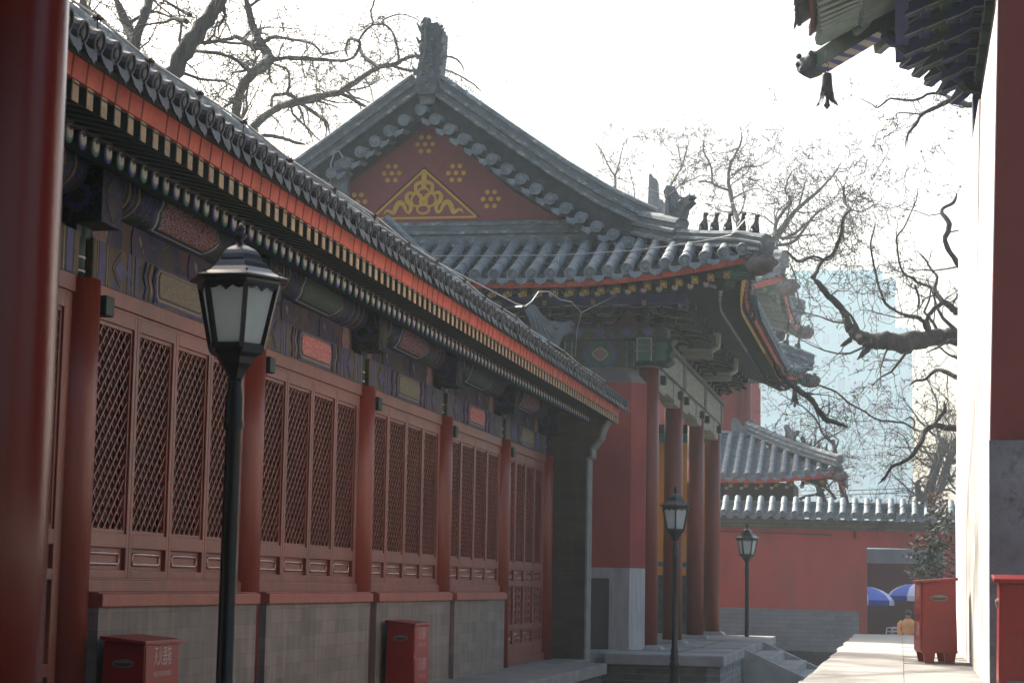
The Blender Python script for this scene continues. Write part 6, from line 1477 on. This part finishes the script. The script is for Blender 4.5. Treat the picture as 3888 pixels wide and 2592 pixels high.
# --- big trees behind the side hall
fA = lambda x, y: (250 + x * .4464, y * .4464); fB = lambda x, y: (1100 + x * .5549, y * .5549)
def mk_tree(loc, label, name='bare_tree', group='bare trees around the courtyards'): return empty(name, loc, label, 'tree', group)
rnd = random.Random(11)
T = mk_tree((-13.5, 30, -2), 'thick leaning bare trunk rising diagonally behind the near part of the side hall roof')
mb = MB(); tw = MB(); bd = MB()
traced(mb, tw, [(600, 1250, 95), (760, 900, 90), (870, 660, 84), (1060, 360, 80), (1250, 100, 72), (1420, -140, 66)], 29, rnd, fA, dens=.5, L=1.6, buds=bd)
# the crown above the picture, which throws the dappled shade on the terrace
for q in range(26):
    c0 = Vector((rnd.uniform(-12.5, -8.0), rnd.uniform(22, 29), rnd.uniform(10.6, 13.2))); p_ = [Vector((-9.6, 28.5, 9.9)), Vector((-9.6, 28.5, 9.9)).lerp(c0, .5) + Vector((rnd.gauss(0, .4), rnd.gauss(0, .4), .4)), c0]
    if q % 3 == 0: mb.tube(p_, [.11, .07, .03], 6, 0)
    for w in range(2): grow(tw, c0, (rnd.gauss(0, 1), rnd.gauss(0, 1), rnd.uniform(0, 1)), 2.4, .03, 0, rnd, .5, 0, (4, 3, 2), None, .009, .3)
traced(mb, tw, [(1060, 130, 22), (980, 90, 16), (900, 40, 12), (800, -10, 10)], 29.4, rnd, fA, L=1.2)
traced(mb, tw, [(1030, 190, 26), (930, 160, 20), (840, 190, 14), (700, 210, 10), (560, 230, 8)], 28.6, rnd, fA, L=1.2)
traced(mb, tw, [(1345, 60, 20), (1350, 150, 15), (1300, 230, 11), (1300, 310, 9)], 29.2, rnd, fA, L=.9)
traced(mb, tw, [(1080, 430, 16), (1200, 450, 13), (1300, 460, 12), (1420, 490, 11), (1500, 560, 14), (1560, 620, 18)], 29.6, rnd, fA, L=1.0)
traced(mb, tw, [(950, 600, 18), (1050, 640, 15), (1180, 680, 13), (1340, 690, 11), (1410, 730, 9), (1480, 770, 8)], 29.8, rnd, fA, L=1.0)
crown(T)
T = mk_tree((-15.5, 31, -2), 'forked bare tree at the top left, seen between the column and the leaning trunk')
mb = MB(); tw = MB()
traced(mb, tw, [(560, 900, 70), (560, 560, 62), (565, 420, 56), (560, 300, 50), (480, 120, 40), (400, -60, 32)], 31, rnd, fA, dens=.8, L=1.3)
traced(mb, tw, [(570, 420, 50), (620, 250, 46), (690, 60, 40), (740, -80, 34)], 31, rnd, fA, dens=.8, L=1.2)
traced(mb, tw, [(200, 700, 60), (170, 200, 54), (140, -60, 50)], 31, rnd, fA, dens=.7, L=1.3)
traced(mb, tw, [(170, 60, 14), (280, 130, 10), (400, 250, 8), (500, 280, 8)], 31, rnd, fA, dens=1.0, L=1.0)
mb.build('trunk', m_bark, T); tw.build('crown', m_twig, T)
T = mk_tree((-13, 36, -2), 'twisted bare tree with a sharply elbowed limb, left of the gable peak')
mb = MB(); tw = MB(); bd = MB(); Y = 36
traced(mb, tw, [(1400, 1500, 52), (1440, 1100, 46), (1460, 880, 42), (1500, 740, 42), (1600, 620, 46), (1700, 540, 50), (1730, 500, 52), (1690, 430, 46), (1650, 360, 40), (1590, 230, 36), (1560, 120, 34), (1520, -60, 30)], Y, rnd, fA, dens=.7, L=1.5, buds=bd)
traced(mb, tw, [(1640, 400, 34), (1540, 360, 28), (1450, 315, 22), (1400, 330, 17), (1320, 335, 12), (1240, 300, 8)], Y + .5, rnd, fA, L=1.2)
traced(mb, tw, [(1570, 50, 16), (1640, 5, 13), (1720, -20, 10)], Y, rnd, fA, L=1.0)
traced(mb, tw, [(1670, 370, 22), (1760, 320, 18), (1880, 330, 15), (2000, 350, 14), (2090, 370, 12), (2140, 410, 10), (2180, 460, 9), (2260, 450, 8), (2420, 420, 6)], Y - .5, rnd, fA, L=1.2)
traced(mb, tw, [(1740, 520, 26), (1830, 500, 20), (1960, 490, 18), (2100, 500, 17), (2240, 505, 16)], Y + .4, rnd, fA, L=1.1)
traced(mb, tw, [(0, 405, 13), (150, 405, 13), (300, 415, 12), (370, 415, 12), (440, 390, 10), (480, 300, 12), (440, 270, 11), (400, 275, 10), (385, 340, 9), (400, 400, 9)], Y + .4, rnd, fB, L=1.0)
traced(mb, tw, [(470, 280, 9), (520, 210, 8), (570, 160, 8), (555, 90, 7), (575, 20, 7), (590, -60, 6)], Y + .4, rnd, fB, L=1.0)
traced(mb, tw, [(480, 300, 12), (490, 360, 13), (540, 410, 14), (600, 460, 16)], Y + .6, rnd, fB, L=.8)
traced(mb, tw, [(1560, 600, 22), (1500, 540, 18), (1420, 500, 14), (1300, 450, 10), (1180, 430, 8)], Y, rnd, fA, L=1.0)
crown(T)
T = mk_tree((-12.5, 40, -2), 'bare tree with a long limb rising to the right behind the ridge finial')
mb = MB(); tw = MB(); bd = MB(); Y = 40
traced(mb, tw, [(1300, 1600, 54), (1480, 1240, 46), (1570, 1120, 42), (1700, 980, 36), (1800, 915, 36), (1920, 870, 34), (2100, 830, 32), (2240, 800, 30)], Y, rnd, fA, L=1.3, buds=bd)
traced(mb, tw, [(0, 722, 24), (120, 690, 24), (260, 650, 24), (350, 630, 24), (450, 560, 21), (540, 500, 20), (620, 460, 19), (720, 440, 18), (790, 400, 15), (900, 382, 12), (1040, 385, 10), (1130, 400, 8), (1180, 450, 6), (1190, 510, 4)], Y, rnd, fB, L=1.3)
traced(mb, tw, [(700, 450, 13), (780, 475, 12), (880, 485, 11), (1020, 475, 9), (1100, 490, 8), (1180, 530, 7), (1260, 580, 6), (1340, 650, 5)], Y + .5, rnd, fB, L=1.0)
traced(mb, tw, [(740, 440, 11), (745, 380, 9), (720, 260, 8), (680, 190, 7), (630, 150, 6), (700, 110, 6), (780, 100, 5), (860, 130, 4), (920, 170, 4)], Y + .5, rnd, fB, L=1.2)
traced(mb, tw, [(350, 640, 16), (450, 690, 13), (520, 730, 11), (600, 780, 9)], Y, rnd, fB, L=.9)
traced(mb, tw, [(1600, 1170, 20), (1720, 1155, 18), (1840, 1175, 17), (1960, 1215, 16), (2050, 1228, 14)], Y - 1, rnd, fA, L=.7, dens=.6)
traced(mb, tw, [(1750, 900, 16), (1760, 820, 15), (1880, 790, 18), (1900, 680, 10), (1880, 590, 10), (1800, 560, 10), (1740, 530, 12)], Y, rnd, fA, L=.9)
traced(mb, tw, [(1890, 800, 18), (1960, 850, 16), (2100, 960, 14), (2180, 1000, 12), (2230, 1060, 10), (2240, 1180, 8)], Y, rnd, fA, L=1.0)
traced(mb, tw, [(0, 640, 12), (60, 700, 13), (140, 750, 12), (210, 800, 10), (250, 870, 8), (240, 950, 6)], Y, rnd, fB, L=1.0)
traced(mb, tw, [(560, 170, 6), (640, 170, 6), (700, 220, 7), (740, 300, 6)], Y + .5, rnd, fB, L=.9)
crown(T)
# --- the old tree on the right
fC = lambda x, y: (2900 + x * .7653, 700 + y * .7653); fD = lambda x, y: (2900 + x * .42096, y * .42096); fE = lambda x, y: (2200 + x * .5549, 500 + y * .5549)
T = mk_tree((3.2, 33, -2), 'old knobbly tree reaching thick bare limbs in from behind the right hand wall')
mb = MB(); tw = MB(); bd = MB(); Y = 33; K = dict(kids=(3, 3, 2), dens=.62, L=1.25, buds=bd, minr=.005)
traced(mb, tw, [(1300, 760, 60), (1100, 750, 50), (980, 755, 44), (900, 755, 40), (830, 765, 42), (740, 775, 46), (680, 790, 46), (610, 775, 42), (540, 775, 38), (480, 755, 32), (430, 715, 25), (415, 690, 20)], Y, rnd, fC, wob=.25, side=12, **K)
traced(mb, tw, [(430, 720, 24), (400, 640, 19), (360, 590, 17), (310, 540, 16), (270, 490, 14), (245, 465, 13)], Y, rnd, fC, wob=.2, **K)
traced(mb, tw, [(245, 465, 14), (265, 420, 10), (290, 380, 10), (340, 345, 8), (365, 295, 9), (385, 240, 9), (388, 190, 7), (400, 155, 7), (430, 125, 8), (405, 90, 6), (395, 30, 5), (405, -10, 4)], Y, rnd, fC, wob=.3, **K)
traced(mb, tw, [(300, 375, 7), (240, 358, 6), (175, 385, 6), (130, 345, 6), (110, 330, 5)], Y, rnd, fC, wob=.3, **K)
traced(mb, tw, [(540, 790, 20), (500, 830, 15), (462, 870, 8)], Y, rnd, fC, wob=.1, kids=(2, 2), L=.5, buds=bd)
traced(mb, tw, [(430, 770, 14), (400, 792, 11), (378, 802, 6)], Y, rnd, fC, wob=.1, kids=(2, 2), L=.5, buds=bd)
traced(mb, tw, [(60, 900, 17), (100, 960, 16), (130, 985, 15), (200, 1040, 15), (240, 1070, 14), (270, 1120, 14), (310, 1165, 15), (360, 1180, 12), (418, 1203, 10)], Y + 1.5, rnd, fC, wob=.2, kids=(2, 2, 2), L=.9, buds=bd)
traced(mb, tw, [(1000, 1215, 20), (905, 1205, 16), (850, 1192, 14), (800, 1220, 14), (785, 1265, 13), (765, 1300, 12), (735, 1345, 12), (680, 1380, 9), (635, 1400, 8), (600, 1455, 7), (565, 1485, 4)], Y, rnd, fC, wob=.3, **K)
traced(mb, tw, [(850, 1195, 9), (870, 1155, 8), (898, 1120, 10), (896, 1075, 8)], Y, rnd, fC, wob=.1, kids=(2, 2), L=.5)
traced(mb, tw, [(790, 1228, 7), (745, 1212, 6), (700, 1185, 5), (640, 1175, 5), (560, 1165, 5), (490, 1120, 4), (430, 1090, 5), (360, 1030, 5), (300, 1005, 5), (250, 985, 4)], Y, rnd, fC, wob=.5, **K)
traced(mb, tw, [(740, 1212, 5), (750, 1180, 4), (725, 1155, 4), (690, 1175, 4)], Y, rnd, fC, wob=.1, kids=(2, 2), L=.5)
traced(mb, tw, [(815, 720, 18), (795, 680, 12), (750, 655, 9), (690, 645, 8), (645, 620, 8), (605, 590, 7), (575, 520, 6), (555, 440, 6), (540, 370, 5), (530, 300, 5), (545, 230, 4), (555, 180, 3)], Y, rnd, fC, wob=.4, **K)
traced(mb, tw, [(820, 720, 14), (810, 670, 11), (835, 625, 10), (885, 585, 12), (860, 545, 10), (830, 510, 8), (770, 490, 8), (740, 465, 7), (700, 445, 6), (675, 400, 5), (665, 330, 5), (660, 260, 5), (695, 215, 4), (725, 150, 4), (755, 80, 3), (765, 20, 3)], Y, rnd, fC, wob=.4, **K)
traced(mb, tw, [(960, 640, 20), (915, 595, 16), (880, 575, 13), (850, 520, 10), (860, 460, 7), (830, 420, 6), (800, 370, 5), (760, 330, 4)], Y, rnd, fC, wob=.3, **K)
traced(mb, tw, [(750, 500, 6), (770, 570, 6), (760, 640, 6)], Y, rnd, fC, wob=.1, kids=(2, 2), L=.7)
traced(mb, tw, [(1000, 440, 22), (940, 360, 13), (900, 280, 12), (920, 200, 14), (880, 130, 8), (940, 90, 9), (960, 40, 8)], Y, rnd, fC, wob=.3, **K)
traced(mb, tw, [(960, 960, 12), (895, 925, 11), (850, 925, 9), (800, 965, 7), (750, 975, 6), (720, 1000, 5)], Y, rnd, fC, wob=.3, **K)
traced(mb, tw, [(960, 860, 8), (905, 835, 5), (870, 800, 4), (850, 780, 3)], Y, rnd, fC, wob=.3, **K)
traced(mb, tw, [(2000, 960, 34), (1840, 945, 30), (1700, 912, 26), (1560, 965, 20), (1430, 1030, 17), (1380, 1110, 15), (1310, 1190, 13), (1285, 1270, 8), (1280, 1350, 5)], Y - 1, rnd, fD, wob=.3, **K)
traced(mb, tw, [(1730, 920, 18), (1640, 860, 15), (1500, 842, 13), (1420, 885, 12), (1330, 905, 11), (1200, 895, 10), (1130, 895, 9), (1030, 970, 8), (970, 940, 6), (890, 898, 5), (860, 870, 3)], Y - 1, rnd, fD, wob=.3, **K)
traced(mb, tw, [(1430, 1035, 8), (1320, 1022, 7), (1205, 1022, 6), (1195, 1070, 5), (1100, 1075, 3)], Y - 1, rnd, fD, wob=.2, kids=(2, 2), L=.9)
crown(T)
# --- second tree whose crown fills the area under the high rise
T = mk_tree((-1.5, 62, -2), 'tangled bare tree with pale dry leaves low in front of the turquoise tower')
mb = MB(); tw = MB(); bd = MB(); dl = MB()
for q in range(7):
    x0 = rnd.uniform(-3.5, 2.2); mb.tube([(x0 * .3 - .4, 66, -2), (x0 * .6 - .3, 66, 2.0), (x0, 66 + rnd.uniform(-1, 1), 5.0)], [.2, .14, .07], 7, 0)
    for w in range(4): grow(tw, (x0 + rnd.uniform(-.3, .3), 66, 3.0 + w * .6), (rnd.uniform(-1, 1), rnd.uniform(-.5, .5), rnd.uniform(.1, 1)), 2.6, .05, 0, rnd, .6, 0, (4, 4, 3), bd, .007, .28)
for q in range(5200):
    x = rnd.uniform(-5.2, 1.6); z = rnd.triangular(1.6, 8.2, 3.9) + (0 if x > -3.8 else .4); y = 66 + rnd.uniform(-1.6, 1.6)
    cl = math.sin(x * 2.1 + z * 1.7) + math.sin(z * 3.1 - x * 1.3) + rnd.gauss(0, .7)
    if cl < .1: continue
    leaf_quad(dl, (x, y, z), rnd.uniform(.03, .07), rnd)
tw.add(dl.v, dl.f, 2); crown(T)
# --- mid distance bare trees behind the gabled hall
def far_tree(px, pybase, pytop, Y, label, spread=1.0, rr_=.14, seed=1, traces=()):
    rn = random.Random(seed); b = atY(px, pybase, Y); t = atY(px, pytop, Y); T = mk_tree((b.x, Y, -2), label); mb = MB(); tw = MB()
    for tr in traces: traced(mb, tw, tr, Y, rn, fE, kids=(3, 3, 2), L=1.9, dens=1.1, wob=.8, minr=.010, gn=.55)
    if not traces:
        H = t.z - b.z
        mb.tube([(b.x, Y, -2), (b.x, Y, b.z), (b.x + .1, Y, b.z + H * .25)], [rr_ * 1.3, rr_, rr_ * .8], 8, 0)
        for k in range(5): grow(tw, (b.x, Y, b.z + H * (.05 + .05 * k)), (rn.uniform(-.9, .9) * spread, rn.uniform(-.5, .5), 1.3), H * rn.uniform(.7, .95), rr_ * .6, 0, rn, .32, -.05, (5, 4, 3), None, .011, .35)
    mb.build('trunk', m_bark, T); tw.build('crown', m_twig, T)
far_tree(2340, 760, 470, 78, 'slender bare tree behind the descending roof ridge', seed=3, traces=([(245, 500, 9), (245, 330, 9), (240, 300, 8), (200, 240, 6), (160, 150, 5), (120, 90, 3), (100, 40, 2)], [(245, 300, 7), (275, 200, 5), (300, 100, 4), (340, 30, 2)], [(380, 600, 5), (378, 430, 5), (360, 330, 4), (340, 240, 3), (370, 190, 2)]))
far_tree(2620, 800, 480, 74, 'spreading bare tree left of the roof beasts', seed=5, traces=([(570, 600, 9), (600, 450, 8), (640, 340, 7), (700, 240, 6), (730, 130, 5), (770, 20, 3)], [(590, 480, 6), (680, 370, 6), (790, 320, 5), (860, 290, 3)], [(700, 240, 5), (680, 130, 4), (640, 30, 2)]))
far_tree(2770, 860, 480, 70, 'dark crooked bare tree behind the five roof beasts', seed=6, traces=([(1120, 900, 18), (1090, 640, 17), (1060, 540, 16), (1035, 440, 15), (1020, 330, 13), (1030, 230, 11), (1070, 150, 8), (1110, 60, 6), (1100, -40, 4)], [(1020, 400, 11), (960, 380, 10), (900, 350, 9), (850, 340, 8), (800, 350, 6)], [(910, 350, 9), (900, 240, 8), (850, 130, 6), (860, 20, 4)], [(1040, 300, 7), (1130, 240, 6), (1230, 235, 5), (1300, 200, 4), (1380, 130, 2)], [(1050, 460, 6), (1120, 420, 5), (1210, 390, 4), (1300, 410, 2)]))
far_tree(2960, 980, 540, 66, 'tall fan shaped bare tree right of the upturned roof corner', seed=8, traces=([(1290, 1150, 34), (1320, 820, 32), (1350, 720, 27), (1420, 620, 20), (1500, 520, 14), (1620, 420, 11), (1700, 340, 8), (1750, 280, 6), (1800, 200, 4)], [(1350, 720, 16), (1340, 640, 14), (1400, 540, 12), (1450, 480, 10), (1410, 400, 7), (1440, 300, 5), (1490, 240, 3)], [(1380, 740, 14), (1480, 690, 11), (1560, 620, 9), (1650, 600, 5)], [(1340, 780, 14), (1450, 760, 12), (1530, 680, 10), (1590, 590, 9), (1680, 520, 6)], [(1500, 520, 8), (1530, 400, 6), (1560, 300, 4)]))
far_tree(3080, 1000, 560, 60, 'bare tree limb curving against the sky above the turquoise tower', seed=9, traces=([(1440, 850, 8), (1500, 880, 7), (1560, 860, 7), (1640, 880, 8), (1720, 870, 9), (1760, 800, 10), (1800, 690, 10), (1810, 590, 9), (1850, 530, 8), (1810, 480, 7), (1800, 380, 5), (1740, 280, 4)], [(1440, 900, 7), (1480, 1000, 6), (1490, 1100, 5), (1520, 1200, 4)], [(1850, 530, 6), (1930, 545, 5), (2020, 500, 4), (2100, 520, 2)]))
# --- evergreen shrub by the white wall
T = empty('evergreen_shrub', (1.2, 38, -2), 'glossy green leafy bush poking out beside the white wall above the red box', 'shrub')
mb = MB(); lf_ = MB(); fr_ = MB(); rn = random.Random(21)
fG = lambda x, y: (2500 + x * .5932, 1300 + y * .5932)
cen = []
for (x, y) in [(1810, 1180), (1790, 1240), (1700, 1260), (1740, 1250), (1820, 1300), (1760, 1320), (1700, 1340), (1660, 1330), (1800, 1370), (1740, 1390), (1690, 1400), (1820, 1430), (1760, 1450), (1710, 1470), (1660, 1460), (1830, 1120), (1800, 1100)]:
    p = atY(*fG(x, y), 38.0); cen.append(p); mb.tube([(1.6, 38.2, -2), (1.45, 38.2, p.z - .4), p], [.03, .02, .008], 5, 0)
for p in cen:
    for q in range(46):
        c = p + Vector((rn.gauss(0, .13), rn.gauss(0, .2), rn.gauss(0, .10))); a = Vector((rn.gauss(-.3, 1), rn.gauss(0, 1), rn.gauss(-.5, .5))).normalized(); b = a.cross(Vector((rn.gauss(0, .4), rn.gauss(0, .4), 1))).normalized(); s = rn.uniform(.045, .075)
        lf_.add([c - a * s, c - b * s * .38 , c + a * s * .2 - b * s * .42 * .8, c + a * s * 1.2, c + a * s * .2 + b * s * .42 * .8, c + b * s * .38], [(0, 1, 2, 3, 4, 5)], 0)
for q in range(420):
    p = atY(*fG(rn.uniform(1720, 1850), rn.uniform(960, 1110) ), 38.6); fr_.add([], []); leaf_quad(fr_, p, rn.uniform(.02, .04), rn)
mb.build('stems', m_twig, T); lf_.build('glossy_leaves', mat('glossy_green_leaf', (.055, .085, .04), .35, .35, 6, 0, spec=.6), T); fr_.build('dry_top_leaves', mat('rusty_leaf', (.26, .17, .11), .8, .35, 6, 0), T)
# weathered bush limb lines on the extreme right behind the wall are part of the old tree
# ================================================================ GROUND, HAZE, LIGHT, CAMERA
mb = MB(); ys_ = [-40, 0, 5, 10, 20, 30, 40, 50, 60, 70, 90, 150, 400]
mb.sheet([[(-260, y, ground_z(y)), (-20, y, ground_z(y)), (20, y, ground_z(y)), (260, y, ground_z(y))] for y in ys_], 0, False)
m_gr = brickmat('courtyard_brick_paving', (.20, .195, .185), (.155, .15, .145), (.09, .09, .085), 'x', .3, .15, .9, None, .008, .6)
def _gr():
    nt = m_gr.node_tree; g = [n for n in nt.nodes if n.bl_idname == 'ShaderNodeCombineXYZ'][0]; sp = [n for n in nt.nodes if n.bl_idname == 'ShaderNodeSeparateXYZ'][0]
    nt.links.new(sp.outputs[1], g.inputs[1])
_gr()
o = mb.build('ground', m_gr, None); tag(o, kind='structure')
mb = MB(); mb.box(-40, 30, -12, 295.5 + 22, -3.6, 48.5, 0); hz = mb.build('haze', [], None); tag(hz, kind='stuff')
m = bpy.data.materials.new('haze_air'); m.use_nodes = True; nt = m.node_tree; nt.nodes.clear(); out = nt.nodes.new('ShaderNodeOutputMaterial'); pv = nt.nodes.new('ShaderNodeVolumePrincipled')
pv.inputs['Color'].default_value = (.86, .97, 1, 1); pv.inputs['Density'].default_value = HAZE; pv.inputs['Anisotropy'].default_value = .15; nt.links.new(pv.outputs[0], out.inputs[1]); hz.data.materials.append(m)
w = bpy.data.worlds.new('World'); SC.world = w; w.use_nodes = True; nt = w.node_tree; nt.nodes.clear()
sky = nt.nodes.new('ShaderNodeTexSky'); sky.sky_type = 'NISHITA'; sky.sun_disc = False; sky.sun_elevation = R(39); SUNAZ = R(-45); sky.sun_rotation = SUNAZ
sky.air_density = 1.2; sky.dust_density = 6.0; sky.ozone_density = 1.0
bg = nt.nodes.new('ShaderNodeBackground'); bg.inputs[1].default_value = SKY; wo = nt.nodes.new('ShaderNodeOutputWorld'); nt.links.new(sky.outputs[0], bg.inputs[0]); nt.links.new(bg.outputs[0], wo.inputs[0])
sl_ = bpy.data.lights.new('sun', 'SUN'); sl_.energy = SUN; sl_.angle = R(.53); sl_.color = (1, .95, .88); so = bpy.data.objects.new('sun', sl_); COL.objects.link(so)
sd_ = Vector((math.sin(SUNAZ) * math.cos(R(39)), math.cos(SUNAZ) * math.cos(R(39)), math.sin(R(39)))); so.rotation_euler = sd_.to_track_quat('Z', 'Y').to_euler(); so.location = (-10, 10, 30)
cd = bpy.data.cameras.new('camera'); cam = bpy.data.objects.new('camera', cd); COL.objects.link(cam); SC.camera = cam
cd.sensor_fit = 'HORIZONTAL'; cd.sensor_width = 36; cd.lens = F_PX / 3888 * 36; cd.clip_start = .1; cd.clip_end = 1500
cr_ = RT * math.cos(PHI) + UP * math.sin(PHI); cu_ = UP * math.cos(PHI) - RT * math.sin(PHI)
Mx = Matrix((cr_, cu_, -FW)).transposed().to_4x4(); cam.matrix_world = Mx
cd.dof.use_dof = True; cd.dof.focus_distance = 19; cd.dof.aperture_fstop = 7.0
SC.view_settings.view_transform = 'Standard'; SC.view_settings.look = 'None'; SC.view_settings.exposure = EXPO; SC.view_settings.gamma = 1
SC.cycles.max_bounces = 6; SC.cycles.diffuse_bounces = 4; SC.cycles.volume_bounces = 1; SC.cycles.use_denoising = True
SC.cycles.volume_step_rate = 1.0; SC.cycles.caustics_reflective = False; SC.cycles.caustics_refractive = False
SC.render.resolution_x = 1024; SC.render.resolution_y = 682
